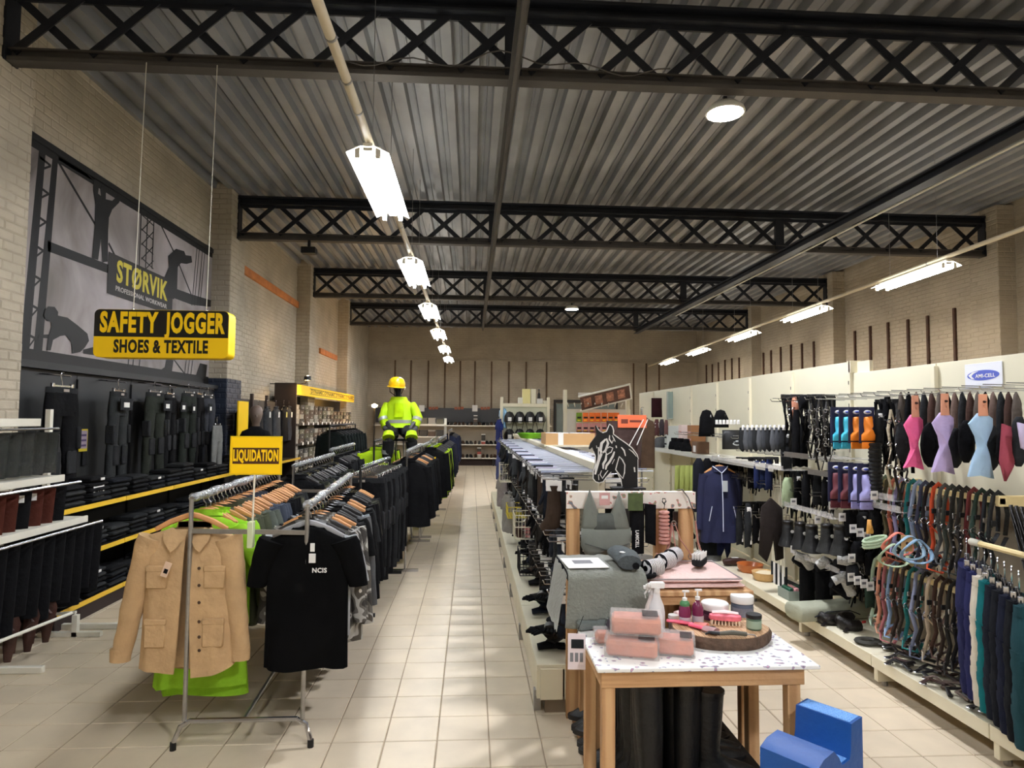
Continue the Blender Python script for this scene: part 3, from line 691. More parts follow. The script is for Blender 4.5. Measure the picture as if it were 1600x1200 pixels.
# ================= left wall: mural banner =================
MX = -3.915
def PM(cx, cy): return P(cx/4, 180+cy/4, x=MX)      # marks read off the banner
c0, c1, c2, c3 = P(72, 222, x=MX), P(343, 398, x=MX), P(322, 597, x=MX), P(35, 562, x=MX)
ya, yb, z0, z1 = 5.88, 10.02, 2.24, 4.20
CLOUD = ramp_mat('banner_cloud_print', [(.25, (92, 84, 80)), (.5, (150, 142, 140)), (.75, (186, 178, 180))], 1.1, .6, 'noise', 0, (1, 1, .8), 5, False, .8)
INK = mat('banner_black_ink', (12, 11, 11), .6)
t = thing('wall_banner', 'large wall banner printed with builders on scaffolding and STØRVIK', 'banner', (MX, ya, z0))
obj('sheet', M().box(-.03, 0, 0, -.004, yb-ya, z1-z0), CLOUD, t, smooth=False)
fr = obj('frame', M().box(-.035, -.06, -.06, .012, yb-ya+.06, 0).box(-.035, -.06, z1-z0, .012, yb-ya+.06, z1-z0+.06).box(-.035, -.06, 0, .012, 0, z1-z0).box(-.035, yb-ya, 0, .012, yb-ya+.06, z1-z0), BLACKM, t, smooth=False)
def UV(p): return (p.y-ya, p.z-z0)
KX = [0]
def NX():
    KX[0] = (KX[0]+1) % 17; return KX[0]*.0002
def ink(m, pts, k=0):
    m.prism([(min(max(u, 0), yb-ya), min(max(v, 0), z1-z0)) for u, v in [UV(q) for q in pts]], (-.004+k*.003+NX(), 0, 0), (0, 1, 0), (0, 0, 1), (.0006, 0, 0))
def stroke(m, pts, wpx, k=0, f=None):
    f = f or PM
    for a, b_ in zip(pts, pts[1:]):
        A, B = Vector(UV(f(*a))), Vector(UV(f(*b_))); d = (B-A); n_ = Vector((-d.y, d.x)).normalized()*wpx/2
        m.prism([(p.x, p.y) for p in (A-n_, B-n_, B+n_, A+n_)], (-.004+k*.003+NX(), 0, 0), (0, 1, 0), (0, 0, 1), (.0006, 0, 0))
m = M()
H_ = z1-z0; W_ = yb-ya
def bx(u0, v0, u1, v1, k=0): m.prism([(u0, v0), (u1, v0), (u1, v1), (u0, v1)], (-.004+k*.003+NX(), 0, 0), (0, 1, 0), (0, 0, 1), (.0006, 0, 0))

def quadp(a, b, c, d): m.prism([a, b, c, d], (-.004+NX(), 0, 0), (0, 1, 0), (0, 0, 1), (.0006, 0, 0))
quadp((0, 0), (.12, 0), (.22, H_), (.13, H_)); quadp((.17, 0), (.29, 0), (.40, H_), (.32, H_)); bx(0, H_-.07, W_, H_); bx(0, 0, W_, .10)
for k in range(7):
    v = .1+k*.27; stroke_ = [(.10+.05*k/7, v, .19+.13*k/7, v+.10), (.10+.05*k/7, v+.12, .19+.13*k/7, v+.10)]
    for u0, v0, u1, v1 in stroke_: m.prism([(u0, v0-.012), (u1, v1-.012), (u1, v1+.012), (u0, v0+.012)], (-.004+NX(), 0, 0), (0, 1, 0), (0, 0, 1), (.0006, 0, 0))
ink(m, [PM(300, 785), PM(670, 930), PM(1200, 1120), PM(1330, 1160), PM(1330, 1200), PM(1200, 1185), PM(670, 985), PM(300, 850)])
stroke(m, [(370, 270), (600, 410), (900, 590), (1350, 850)], .035); stroke(m, [(370, 290), (800, 560), (1230, 820), (1360, 900)], .03)
stroke(m, [(365, 290), (595, 680)], .03); stroke(m, [(480, 290), (590, 410)], .02); stroke(m, [(680, 800), (730, 900)], .03)
for x_ in (885, 925, 965): stroke(m, [(x_, 570 + (x_-885)*.5), (x_-15, 960)], .022)
for k in range(4): stroke(m, [(885, 620+k*90), (960, 690+k*90)], .015); stroke(m, [(960, 640+k*90), (885, 720+k*90)], .015)
stroke(m, [(985, 640), (1100, 880), (1200, 1130)], .025); stroke(m, [(790, 510), (880, 610)], .015); stroke(m, [(1000, 640), (1120, 750)], .015)
for x_ in (1235, 1250, 1270, 1285): stroke(m, [(x_, 790+(x_-1235)*.5), (x_-35, 1190)], .018)
obj('scaffold_print', m, INK, t, smooth=False)
m = M()   # man reaching up
ink(m, [PM(*q) for q in ((585, 400), (622, 395), (612, 490), (630, 505), (625, 460), (640, 445), (662, 455), (660, 525), (700, 535), (735, 505), (735, 460), (752, 465), (745, 545), (700, 590), (680, 640), (675, 720), (672, 915), (640, 920), (630, 770), (612, 905), (575, 895), (590, 700), (595, 560), (582, 470))], 1)
obj('figure_print', m, INK, t, smooth=False)
m = M()   # man bending with a pole
ink(m, [PM(*q) for q in ((1100, 835), (1150, 850), (1160, 875), (1195, 880), (1200, 920), (1165, 930), (1130, 925), (1110, 950), (1105, 1120), (1085, 1150), (1040, 1140), (1030, 1010), (1055, 950), (1050, 880))], 1)
obj('figure_print', m, INK, t, smooth=False)
def PL(cx, cy): return P(cx/4, 400+cy/4, x=MX)
m = M()   # man crouching
ink(m, [PL(*q) for q in ((300, 315), (340, 318), (362, 350), (360, 372), (420, 385), (480, 430), (545, 485), (555, 530), (530, 570), (500, 600), (450, 610), (445, 540), (410, 495), (375, 500), (330, 525), (315, 590), (290, 590), (298, 515), (240, 510), (245, 492), (305, 490), (320, 440), (315, 410), (290, 405), (272, 372), (282, 335))], 1)
obj('figure_print', m, INK, t, smooth=False); m = M()
ink(m, [PL(*q) for q in ((1040, 640), (1085, 650), (1075, 720), (1005, 712), (1030, 695))], 1)
obj('leg_print', m, INK, t, smooth=False); m = M()
ink(m, [PL(*q) for q in ((1250, 670), (1295, 680), (1285, 775), (1225, 745))], 1)
obj('leg_print', m, INK, t, smooth=False); m = M()
ink(m, [PL(*q) for q in ((520, 585), (620, 560), (630, 625), (520, 610))], 1)
for x_ in (800, 830, 870): stroke(m, [(x_+5, 640), (x_, 690)], .02, 1, PL)
stroke(m, [(1085, 645), (1150, 730)], .02, 1, PL)
for x_ in (1165, 1185, 1205): stroke(m, [(x_, 645), (x_-12, 740)], .018, 1, PL)
obj('scaffold_print', m, INK, t, smooth=False)
a, b_ = P(167, 432, x=MX), P(265, 468, x=MX)
ba_, bb_ = P(171, 409, x=MX), P(168, 450, x=MX)
pa, pb = P(171, 412, x=MX), P(262, 472, x=MX)
la, lb = UV(P(169, 430, x=MX)), UV(P(268, 458, x=MX))
zc_ = (P(172, 432, x=MX).z+P(262, 455, x=MX).z)/2
ym, yM = P(168, 430, x=MX).y, P(270, 450, x=MX).y
m = M().box(.002, ym-ya, zc_-z0-.24, -.0005+.003, yM-ya, zc_-z0+.21); obj('name_board_print', m, mat('banner_grey_ink', (34, 30, 28), .6), t, smooth=False)
Lm, LM = P(181, 425, x=MX).y, P(261, 450, x=MX).y
text('STØRVIK', t, (MX+.0032, (Lm+LM)/2, zc_+.03), (0, 1, 0), (0, 0, 1), .33, mat('banner_yellow_ink', (206, 190, 60), .6), 1, .0004, .035, width=LM-Lm)
text('PROFESSIONAL WORKWEAR', t, (MX+.0032, (Lm+LM)/2, zc_-.155), (0, 1, 0), (0, 0, 1), .075, mat('banner_white_ink', (190, 184, 178), .6), 1, .0004, .02, width=LM-Lm)
for k in range(6): obj('screw', M().cyl((.012, .25+k*.7, -.03), (.016, .25+k*.7, -.03), .012, 8), CHROME, t)

# SAFETY JOGGER light box
a, b_, c = P(148, 481, y=5.0), P(358, 489, y=5.0), P(146, 556, y=5.0)
x0, x1 = a.x, b_.x; zt, zb = 2.545, 2.185; w_ = x1-x0; h_ = zt-zb
t = thing('hanging_sign', 'black and yellow SAFETY JOGGER sign box hung on two wires', 'sign', ((x0+x1)/2, 5.0, zb), 0)
def rrect(w_, h_, r, n=5, x0=0, z0=0):
    out = []
    for cx, cz, a0 in ((w_-r, r, -90), (w_-r, h_-r, 0), (r, h_-r, 90), (r, r, 180)):
        for k in range(n+1): q = math.radians(a0+90*k/n); out.append((x0+cx+r*math.cos(q), z0+cz+r*math.sin(q)))
    return out
obj('case', M().prism(rrect(w_, h_, .04, 5, -w_/2, 0), (0, .002, 0), (1, 0, 0), (0, 0, 1), (0, .14, 0)), YEL, t, ang=.5)
pts = rrect(w_-.004, h_-.004, .038, 5, -w_/2+.002, .002)
hs = h_*.43
up = [(max(-w_/2, p[0]), p[1]) for p in pts if p[1] > hs]
lo = [p for p in pts if p[1] <= hs]
SB = mat('sign_black', (16, 14, 12), .35)
def clip(poly, z, keep_up):
    out = []
    for k in range(len(poly)):
        p, q = poly[k], poly[(k+1) % len(poly)]
        ip, iq = (p[1] >= z) == keep_up, (q[1] >= z) == keep_up
        if ip: out.append(p)
        if ip != iq: u = (z-p[1])/(q[1]-p[1]); out.append((p[0]+u*(q[0]-p[0]), z))
    return out
obj('upper_panel', M().prism(clip(pts, hs, True), (0, .001, 0), (1, 0, 0), (0, 0, 1), (0, -.003, 0)), SB, t, smooth=False)
obj('lower_panel', M().prism(clip(pts, hs, False), (0, .001, 0), (1, 0, 0), (0, 0, 1), (0, -.002, 0)), YEL, t, smooth=False)
text('SAFETY', t, ((x0+x1)/2-w_*.245, 4.9965, zb+h_*.71), (1, 0, 0), (0, 0, 1), .205, YEL, 1, .001, .045, width=w_*.43)
text('JOGGER', t, ((x0+x1)/2+w_*.25, 4.9965, zb+h_*.71), (1, 0, 0), (0, 0, 1), .205, YEL, 1, .001, .045, width=w_*.45)
text('SHOES & TEXTILE', t, ((x0+x1)/2+w_*.0, 4.998, zb+h_*.22), (1, 0, 0), (0, 0, 1), .13, SB, 1, .001, .04, width=w_*.70)
for u in (-.25, .30):
    obj('wire', M().cyl((w_*u, .07, h_), (w_*u+.01, .10, 4.5-zb), .003, 5), mat('pale_wire', (210, 206, 190), .4), t)
    obj('hook', M().lathe([(.012, 0), (.012, .02), (.004, .025), (.001, .03)], (w_*u, .07, h_-.002), 8), CHROME, t)

# ================= left gondola: dark panels with yellow-edged shelves =================
PAN = mat('dark_panel', (42, 43, 44), .55, nscale=2, nvar=.06)
t = thing('gondola_shelving', 'dark shelving with yellow-edged shelves under the builders banner', 'shelving', (-3.85, 5.55, 0))
def panels(t, y0, y1, z0, z1, mt, step=1.0, x0=0, x1=.03):
    k = y0; 
    while k < y1-.05:
        e = min(k+step, y1); obj('back_panel', M().box(x0, k+.004, z0, x1, e-.004, z1, .002), mt, t, smooth=False); k = e
L1 = 7.4; GS = t
panels(t, 0, 4.35, .02, 2.16, PAN)
for k in range(6): obj('slotted_post', M().box(.03, min(k*1.0, 4.32)-.012, .02, .05, min(k*1.0, 4.32)+.012, 2.1), BLACKM, t, smooth=False)
obj('top_trim', M().box(-.02, -.02, 2.16, .09, 4.37, 2.21), BLACKM, t, smooth=False)
obj('base', M().box(.03, 0, .0, .52, L1, .10).box(.03, 0, .1, .53, L1, .125), mat('dark_plinth', (46, 34, 32), .7), t, smooth=False)
for k, z in enumerate((.125, .545, .945)):
    y1_ = L1
    if k: obj('shelf', M().box(.03, 0, z, .53, y1_, z+.02), BLACKM, t, smooth=False)
    j = 0; q = 0
    while q < y1_-.1:
        obj('yellow_strip', M().box(.532, q+.004, z-.008, .537, min(q+1.0, y1_)-.006, z+.034), YSTRIP, t, smooth=False); q += 1.0
def card(px, py, x, w, h, label, group='price cards on the left shelves', lines=True, mt=WHITEP, rz=PI/2):
    p = P(px, py, x=x); t = thing('price_card', label, 'card', p, rz, group)
    obj('sheet', M().box(-w/2, -.002, 0, w/2, .002, h), mt, t, smooth=False)
    if lines: obj('print', M().box(-w*.36, -.003, h*.12, -w*.1, -.0021, h*.5).box(0, -.003, h*.1, w*.15, -.0021, h*.75).box(w*.2, -.003, h*.2, w*.33, -.0021, h*.7).box(-w*.4, -.003, h*.84, w*.3, -.0021, h*.9), BLK2, t, smooth=False)
    return t
card(154, 778, -3.4, .17, .13, 'white price card with a trousers drawing on the top yellow-edged shelf')
card(238, 764, -3.42, .15, .12, 'smaller white price card right of the trousers card')
t = thing('info_card', 'yellow-framed notice card on the dark panel beside the black trousers', 'card', P(130, 688, x=-3.80), PI/2)
obj('frame', M().box(-.07, -.004, -.11, .07, .004, .11, .004), mat('pale_yellow', (226, 206, 60), .5), t); obj('sheet', M().box(-.055, -.006, -.08, .055, -.0045, .095), mat('lilac_print', (176, 160, 176), .6), t)
for k in range(3): obj('print', M().box(-.04, -.0065, -.06+.05*k, .04, -.0061, -.04+.05*k), mat('violet_ink', (86, 70, 110), .6), t)
one('small_label', 'small black and white hanging label under the yellow-framed card', 'label', M().box(-.035, -.003, -.07, .035, .003, .07, .003), BLK2, loc=P(132, 716, x=-3.80), rz=PI/2)
# trousers hung on the panel, facing the aisle
PT = proto_trousers('x', 41, .17, 1.02, BLK, BLK2, CHROME, .05, True, T=.035)
for k, (px, py, mt, nm, sc) in enumerate((
    (98, 593, BLK, 'black work trousers with holster pockets, nearest on the dark panel', 1.16), (186, 602, fab(44, 46, 47), 'dark grey knee-patch trousers, second on the dark panel', 1.12),
    (243, 605, fab(40, 43, 38), 'dark olive work trousers, third on the dark panel', 1.06), (266, 609, BLK, 'black shorts-and-trousers set behind the dark olive pair', 1.0),
    (296, 607, fab(36, 40, 36), 'dark green work trousers, fifth on the dark panel', 1.05), (312, 610, BLK, 'black work trousers, sixth on the dark panel', 1.0), (326, 612, fab(52, 54, 60), 'dark slate trousers beside the blue brick pier', 1.0))):
    p = P(px, py, x=-3.62)
    o = dup(PT, (-3.62, p.y, p.z+.03), PI/2+(.12 if k % 2 else -.05), nm, 'trousers hung on the dark panel', {'legs': mt}); o.scale = (sc, 1, sc*1.02)
    obj('hook_arm', M().cyl((.03, p.y-5.55, p.z+.05), (.30, p.y-5.55, p.z+.03), .008, 6), CHROME, GS)
delete_tree(PT)
t = thing('grey_trousers', 'pale grey work trousers hanging beside the blue brick pier', 'trousers', P(340, 655, x=-3.45), PI/2)
obj('legs', trouser_mesh(.15, .62, 8, .02), fab(120, 122, 120), t, ang=1.2); hanger(t, .1, CHROME, clips=True)
for k, (px, py, w_) in enumerate(((198, 632, .12), (262, 634, .10), (287, 636, .08), (303, 638, .06), (329, 638, .06))):
    t = thing('swing_tag', 'dark folded swing tag with white print, %s along the trousers on the panel' % nth(k), 'tag', P(px, py, x=-3.53), PI/2, 'swing tags on the panel trousers')
    obj('card', M().box(-w_, -.004, -.06, w_, .004, .06, .002), BLK2, t); obj('print', M().box(-w_*.5, -.006, -.03, w_*.4, -.0045, .02), WHITEP, t)
# folded stacks
def folded(W=.30, D=.24, h=.045, seed=0):
    r = random.Random(seed); n = 14; rr = []
    for i, x in enumerate([-W/2, -W/2+.01, -W/4, 0, W/4, W/2-.01, W/2]):
        q = .6 if i in (0, 6) else 1
        ring = []
        for a in range(n):
            th = 2*PI*a/n; ring.append((x+r.uniform(-.003, .003), D/2*math.copysign(abs(math.cos(th))**.5, math.cos(th))*(.97 if q < 1 else 1), h/2+h/2*q*math.copysign(abs(math.sin(th))**.6, math.sin(th))+r.uniform(-.003, .003)))
        rr.append(ring)
    return M().rings(rr)
FM = [fab(20, 20, 22), fab(34, 35, 37), fab(26, 28, 34), fab(44, 45, 46)]
fp = [obj('folded_trousers', folded(seed=s_), FM[0]) for s_ in (1, 2, 3)]
rs = random.Random(9)
lvn = {0: 'bottom', 1: 'middle', 2: 'top'}
for lv, z in ((2, .966), (1, .566), (0, .13)):
    nS = 12
    for sidx in range(nS):
        y = 5.85+sidx*.37+(rs.random()-.5)*.03; nst = rs.choice((3, 4, 4, 5)); zz = z
        for q in range(nst):
            o = fp[rs.randrange(3)].copy(); COL.objects.link(o); o.location = (-3.50+rs.uniform(-.01, .02), y+rs.uniform(-.01, .01), zz); o.rotation_euler = (0, 0, PI/2+rs.uniform(-.06, .06))
            o.material_slots[0].link = 'OBJECT'; o.material_slots[0].material = rs.choice(FM)
            tag(o, 'folded dark trousers, %s up in the %s stack of the %s yellow-edged shelf' % (nth(q), nth(sidx), lvn[lv]), 'folded trousers', 'folded trousers on the yellow-edged shelves'); zz += .0455
            if sidx % 3 == 1 and q == nst-1: one('paper_band', 'white paper label on the %s stack of the %s shelf' % (nth(sidx), lvn[lv]), 'label', M().box(-3.37, y-.03, zz-.03, -3.365, y+.03, zz-.008), WHITEP, 'paper labels on folded stacks')
for o in fp: bpy.data.objects.remove(o)

# ================= white rack at far left =================
t = thing('white_garment_rack', 'white steel garment rack at the left edge with three hanging rails', 'garment rack', (0, 0, 0))
fx = -3.03
za, zb_, zc = 1.70, 1.285, .935
for y in (4.72, 5.66):
    obj('upright', M().box(fx-.50, y-.02, .0, fx-.46, y+.02, 1.8), WHITEM, t)
    obj('foot', M().box(fx-.5, y-.02, .0, fx+.14, y+.02, .045, .004), WHITEM, t)
obj('upright', M().bar((-3.20, 4.70, .03), (-3.20, 4.70, .95), .03, .03, (0, 1, 0)), WHITEM, t)
for z, y1, d in ((za, 4.80, .055), (zb_, 5.10, .05), (zc, 5.42, .05)):
    obj('shelf_edge', M().box(fx-.02, 3.3, z-d/2, fx, y1, z+d/2, .003), WHITEM, t)
    obj('shelf', M().box(fx-.48, 3.3, z+.0, fx-.02, y1, z+.02, .003), WHITEM, t)
    obj('hang_rail', M().cyl((fx-.02+.03, 3.3, z-.05), (fx-.02+.03, y1+.18, z-.045), .009, 6), CHROME, t)
obj('low_bar', M().cyl((fx-.1, 4.3, .26), (fx+.03, 5.2, .26), .012, 8), WHITEM, t)
obj('rear_foot', M().box(-3.14, 5.45, .0, -3.10, 5.49, .17).bar((-3.36, 5.47, .17), (-3.12, 5.47, .19), .02, .02).bar((-3.4, 5.47, .02), (-2.92, 5.47, .02), .04, .035), WHITEM, t)
def slab_garment(w=.2, L=.4, seed=0, T=.02):
    f = fold(seed); rr = []; n = 18
    for i in range(7):
        u = i/6; rr.append([(w/2*(1-.12*u)*math.copysign(abs(math.cos(2*PI*a/n))**.7, math.cos(2*PI*a/n))+.006*f(a*.5), T*math.sin(2*PI*a/n)+.012*u*f(a*.9+i*.5), -.02-L*u+(.008*f(a*.7) if i == 6 else 0)) for a in range(n)])
    return M().rings(rr)
ga = [slab_garment(.40, .37, 1), slab_garment(.36, .34, 2), slab_garment(.42, .60, 3, .03)]
COUNT = [0]
def hang_slab(x, y, z, w, L, mt, label, group, rz=0, kind='hanging_garment', cat='garment', tagw=True, T=.02, hook=True):
    COUNT[0] += 1
    t = thing(kind, label, cat, (x, y, z), rz, group)
    obj('cloth', slab_garment(w, L, COUNT[0] % 7, T), mt, t, ang=1.2)
    if hook: obj('hook', M().tube([(0, 0, -.03), (0, 0, 0), (.012, 0, .016), (0, 0, .028), (-.012, 0, .018)], .0025, 5), CHROME, t)
    if tagw: obj('tag', M().box(w*.2, -T-.012, -.09, w*.2+.035, -T-.009, -.04), WHITEP, t)
    return t
for k in range(8):
    y = 4.12+k*.13
    t = hang_slab(-3.20, y, za-.055, .26, .30, fab(44, 46, 42) if k > 1 else BLK, 'bagged grey trousers on the top white rail, %s from the left' % nth(k), 'bagged trousers on the white rack', 0.5, tagw=k < 2)
    obj('bag', slab_garment(.28, .30, k+3, .032), BAG, t, ang=1.2)
for k in range(8):
    y = 4.25+k*.13
    hang_slab(-3.20, y, zb_-.055, .26, .26, (fab(190, 182, 166) if k < 2 else fab(70, 34, 26) if k in (2, 3, 5, 6) else BLK), '%s folded trousers on the middle white rail, %s from the left' % ('beige' if k < 2 else 'brown' if k in (2, 3, 5, 6) else 'black', nth(k)), 'trousers on the middle white rail', 0.5, tagw=k in (2, 4, 5))
for k in range(11):
    y = 4.38+k*.125
    hang_slab(-3.26, y, zc-.055, .42, .50+.05*(k % 3), BLK, 'black garment on the lowest white rail, %s from the left' % nth(k), 'black garments on the lowest white rail', 0.35, T=.05, tagw=(k % 3 == 0))
for k in range(4):
    y = 4.55+k*.2; t = thing('leather_chaps', 'dark brown leather chaps under the white rack, %s from the left' % nth(k), 'chaps', (-3.20, y, .40), .4, 'leather chaps under the white rack')
    for s_ in (-1, 1): obj('leg', M().tube([(s_*.04, 0, 0), (s_*.06, .01, -.1), (s_*.05, -.01, -.24), (s_*.045, -.01, -.34)], [.045, .05, .035, .02], 10, flat=.4, up=(0, 1, 0)), BRLEA, t)
    obj('strap', M().tube([(.0, -.03, -.01), (.08, -.05, -.12), (.0, -.06, -.2), (-.06, -.04, -.26)], .008, 6, flat=.4), BRLEA, t)

# ================= beyond the blue pier =================
t = thing('gondola_shelving', 'dark garment wall beyond the blue brick pier', 'shelving', (-3.85, 10.7, 0))
panels(t, 0, 2.5, .02, 2.05, mat('grey_panel', (64, 60, 58), .6), .8)
for k in range(4): obj('slotted_post', M().box(.03, k*.82-.03, 0, .08, k*.82+.03, 2.15), mat('brown_post', (66, 54, 48), .6), t, smooth=False)
PV = proto_top('hanging_vest', 51, .20, .62, .14, .05, .05, BLK, DKH, out=.02, cat='vest', label='x')
for k, (px, py, mt, nm) in enumerate(((377, 640, BLK, 'black vest nearest the blue brick pier'), (404, 652, BLK2, 'charcoal vest behind the grey bust'), (418, 655, fab(46, 48, 52), 'dark grey vest with white tag'), (432, 652, fab(58, 60, 64), 'grey softshell with white tag'), (444, 655, BLK, 'black jacket with pale yellow tag'), (452, 652, fab(48, 50, 56), 'slate jacket beside the yellow-headed shelving'))):
    p = P(px, 628, x=-3.55); dup(PV, (-3.55, p.y, p.z), PI/2, nm, 'vests beyond the blue pier', {'body': mt, 'sleeve': mt, 'collar': mt})
    one('garment_tag', '%s on the %s vest beyond the blue pier' % ('small pale tag', nth(k)), 'tag', M().box(-.03, -.003, -.05, .03, .003, .05), WHITEP if k != 4 else mat('pale_lemon', (236, 226, 130), .6), 'tags on the vests', loc=P(px+4, 648, x=-3.46), rz=PI/2)
delete_tree(PV)
one('yellow_board', 'upright yellow board beside the grey bust', 'board', M().box(0, 0, .9, .02, .42, 1.98), YEL, loc=(P(370, 660, x=-3.40).x, P(370, 660, x=-3.40).y, 0))
p = P(400, 655, x=-3.05)
t = thing('mannequin_bust', 'grey faceless head and shoulders bust in a dark top', 'mannequin', (p.x, p.y, p.z), .35)
GM = mat('grey_mannequin', (112, 96, 86), .45)
rr = [[(x_*math.cos(a)+ox, y_*math.sin(a)+oy, z) for a in [2*PI*k/18 for k in range(18)]] for z, x_, y_, ox, oy in ((-.14, .055, .055, 0, 0), (-.06, .05, .052, 0, 0), (-.03, .06, .075, 0, -.01), (.02, .075, .095, 0, -.012), (.08, .085, .105, 0, -.008), (.13, .083, .10, 0, 0), (.17, .066, .08, 0, .005), (.195, .035, .045, 0, .008), (.2, .005, .005, 0, .008))]
obj('head', M().rings(rr).tube([(0, -.11, .06), (0, -.118, .03)], [.008, .014], 8), GM, t, ang=1.2)
obj('shoulders', M().rings([[(x_*math.copysign(abs(math.cos(a))**.8, math.cos(a)), y_*math.sin(a), z) for a in [2*PI*k/24 for k in range(24)]] for z, x_, y_ in ((-.62, .17, .11), (-.4, .19, .12), (-.25, .215, .12), (-.17, .18, .10), (-.13, .09, .075), (-.10, .06, .06))]), BLK, t, ang=1.2)
obj('stand', M().cyl((0, 0, -p.z), (0, 0, -.6), .02, 8).lathe([(.16, 0), (.16, .015), (.02, .03)], (0, 0, -p.z), 16), BLACKM, t)

# yellow-headed shelving
bx_, by0, by1 = -3.42, 13.0, 19.2
t = thing('gondola_shelving', 'dark shelving with a long yellow header and boxed goods', 'shelving', (bx_, by0, 0))
obj('side_panel', M().box(-.42, -.05, 0, .0, 0, 2.42), mat('dark_brown_panel', (44, 34, 30), .6), t, smooth=False)
obj('back_panel', M().box(-.43, 0, 0, -.40, by1-by0, 2.2), BLACKM, t, smooth=False)
hd = obj('header', M().box(-.04, 0, 2.19, .0, by1-by0, 2.40), YEL, t, smooth=False)
obj('header_print', M().box(.0, 1.0, 2.235, .003, by1-by0-.1, 2.25).box(.0, 1.0, 2.345, .003, by1-by0-.1, 2.36), mat('olive_print', (120, 100, 20), .6), t, smooth=False)
for k in range(4): text('DYNAMIC', t, (bx_+.001, by0+1.7+k*1.28, 2.30), (0, 1, 0), (0, 0, 1), .12, mat('olive_print', (120, 100, 20), .6), 1, .001, .03, width=1.2)
SH = [2.06, 1.62, 1.22, .82, .42, .1]
for z in SH[1:]: obj('shelf', M().box(-.4, 0, z-.02, .0, by1-by0, z), BLACKM, t, smooth=False); obj('label_rail', M().box(.0, .0, z-.035, .008, by1-by0, z+.0), BLACKM, t, smooth=False)
BX = [mat('box_grey', (150, 146, 136), .7), mat('box_dark', (62, 60, 56), .7), mat('box_olive', (92, 90, 74), .7), mat('box_brown', (84, 70, 58), .7)]
rs = random.Random(21)
pb = None
for li, z in enumerate(SH[1:5]):
    nb = 15
    for k in range(nb):
        y = by0+.12+k*.405
        nst = (4, 3, 3, 3)[li] if k else 4
        for q in range(3 if k > 8 else nst):
            m = rs.choice(BX) if k else BX[0]; h = .095
            if pb is None:
                pb = thing('shoe_box', 'x', 'box', (0, 0, 0)); obj('carton', M().box(-.17, -.16, 0, .17, .16, .07, .003), m, pb); obj('lid', M().box(-.173, -.163, .068, .173, .163, .092, .003), m, pb); obj('end_label', M().box(.171, -.03, .02, .1735, .035, .045), mat('dull_label', (170, 168, 160), .7), pb); o = pb
                o.location = (bx_-.19, y, z); o['label'] = 'shoe box, first up in the first stack on the first shelf under the yellow header'; o['group'] = 'shoe boxes under the yellow header'
            else:
                o = dup(pb, (bx_-.19+rs.uniform(-.01, .01), y, z+q*h+.001), rs.uniform(-.03, .03), 'shoe box, %s up in the %s stack on the %s shelf under the yellow header' % (nth(q), nth(k), nth(li)), 'shoe boxes under the yellow header', {'carton': m, 'lid': m})
    for k in range(14):
        o = one('shelf_ticket', 'white ticket, %s along the %s shelf under the yellow header' % (nth(k), nth(li)), 'ticket', M().box(0, -.05, -.02, .004, .05, .04), WHITEP, 'white tickets under the yellow header', loc=(bx_+.01, by0+.5+k*.42, z-.015)) if li < 3 else None
# ================= sitting hi-vis mannequin =================
MY = 9.45
def Q(px, py, dy=0): return P(px, py, y=MY+dy)
o_ = Q(624, 676); mn = thing('mannequin', 'black faceless mannequin in lime hi-vis workwear and yellow helmet, sitting above the racks', 'mannequin', o_)
def LQ(px, py, dy=0): return Q(px, py, dy)-o_
joints = [(623, 668, 0, .11), (623, 650, .02, .10), (623, 632, .02, .11), (623, 622, 0, .045), (622, 613, -.02, .045), (621, 605, -.03, .075), (621, 598, -.01, .08),
          (606, 634, .02, .06), (599, 655, -.05, .05), (611, 672, -.22, .036), (617, 680, -.28, .04), (642, 634, .02, .06), (652, 655, -.05, .05), (642, 670, -.22, .036), (632, 679, -.28, .04),
          (614, 671, -.04, .085), (607, 684, -.34, .062), (605, 716, -.30, .045), (604, 722, -.40, .04), (633, 671, -.04, .085), (643, 684, -.34, .062), (645, 716, -.30, .045), (646, 722, -.40, .04)]
edges = [(0, 1), (1, 2), (2, 3), (3, 4), (4, 5), (5, 6), (2, 7), (7, 8), (8, 9), (9, 10), (2, 11), (11, 12), (12, 13), (13, 14), (0, 15), (15, 16), (16, 17), (17, 18), (0, 19), (19, 20), (20, 21), (21, 22)]
me = bpy.data.meshes.new('body'); me.from_pydata([tuple(LQ(a, b, c)) for a, b, c, r in joints], edges, [])
bo = link('body', me, mn); bo.modifiers.new('skin', 'SKIN'); me.skin_vertices or None
if not me.skin_vertices: me.attributes
for k, (a, b, c, r) in enumerate(joints): me.skin_vertices[0].data[k].radius = (r, r)
me.skin_vertices[0].data[0].use_root = True
ss = bo.modifiers.new('sub', 'SUBSURF'); ss.levels = 1; ss.render_levels = 1
me.materials.append(mat('black_mannequin', (24, 24, 32), .35, coat=.3))
def loft(spec, n=20, sq=.85):
    """spec: (px,py,dy, rx, ry)"""
    rr = []
    for px, py, dy, rx2, ry2 in spec:
        c = LQ(px, py, dy); rr.append([(c.x+rx2*math.copysign(abs(math.cos(2*PI*k/n))**sq, math.cos(2*PI*k/n)), c.y+ry2*math.copysign(abs(math.sin(2*PI*k/n))**sq, math.sin(2*PI*k/n)), c.z) for k in range(n)])
    return M().rings(rr)
REFL = mat('reflective_grey', (176, 180, 176), .35, .2)
jk = obj('jacket_body', loft([(623, 622, 0, .07, .07), (624, 627, 0, .14, .10), (624, 632, .02, .20, .12), (624, 645, .02, .20, .14), (624, 660, .0, .19, .15), (624, 668, -.02, .19, .16)]), _hv, mn, ang=1.2)
obj('reflective_band', loft([(624, 656, .0, .197, .155), (624, 661, .0, .197, .158)]), REFL, jk)
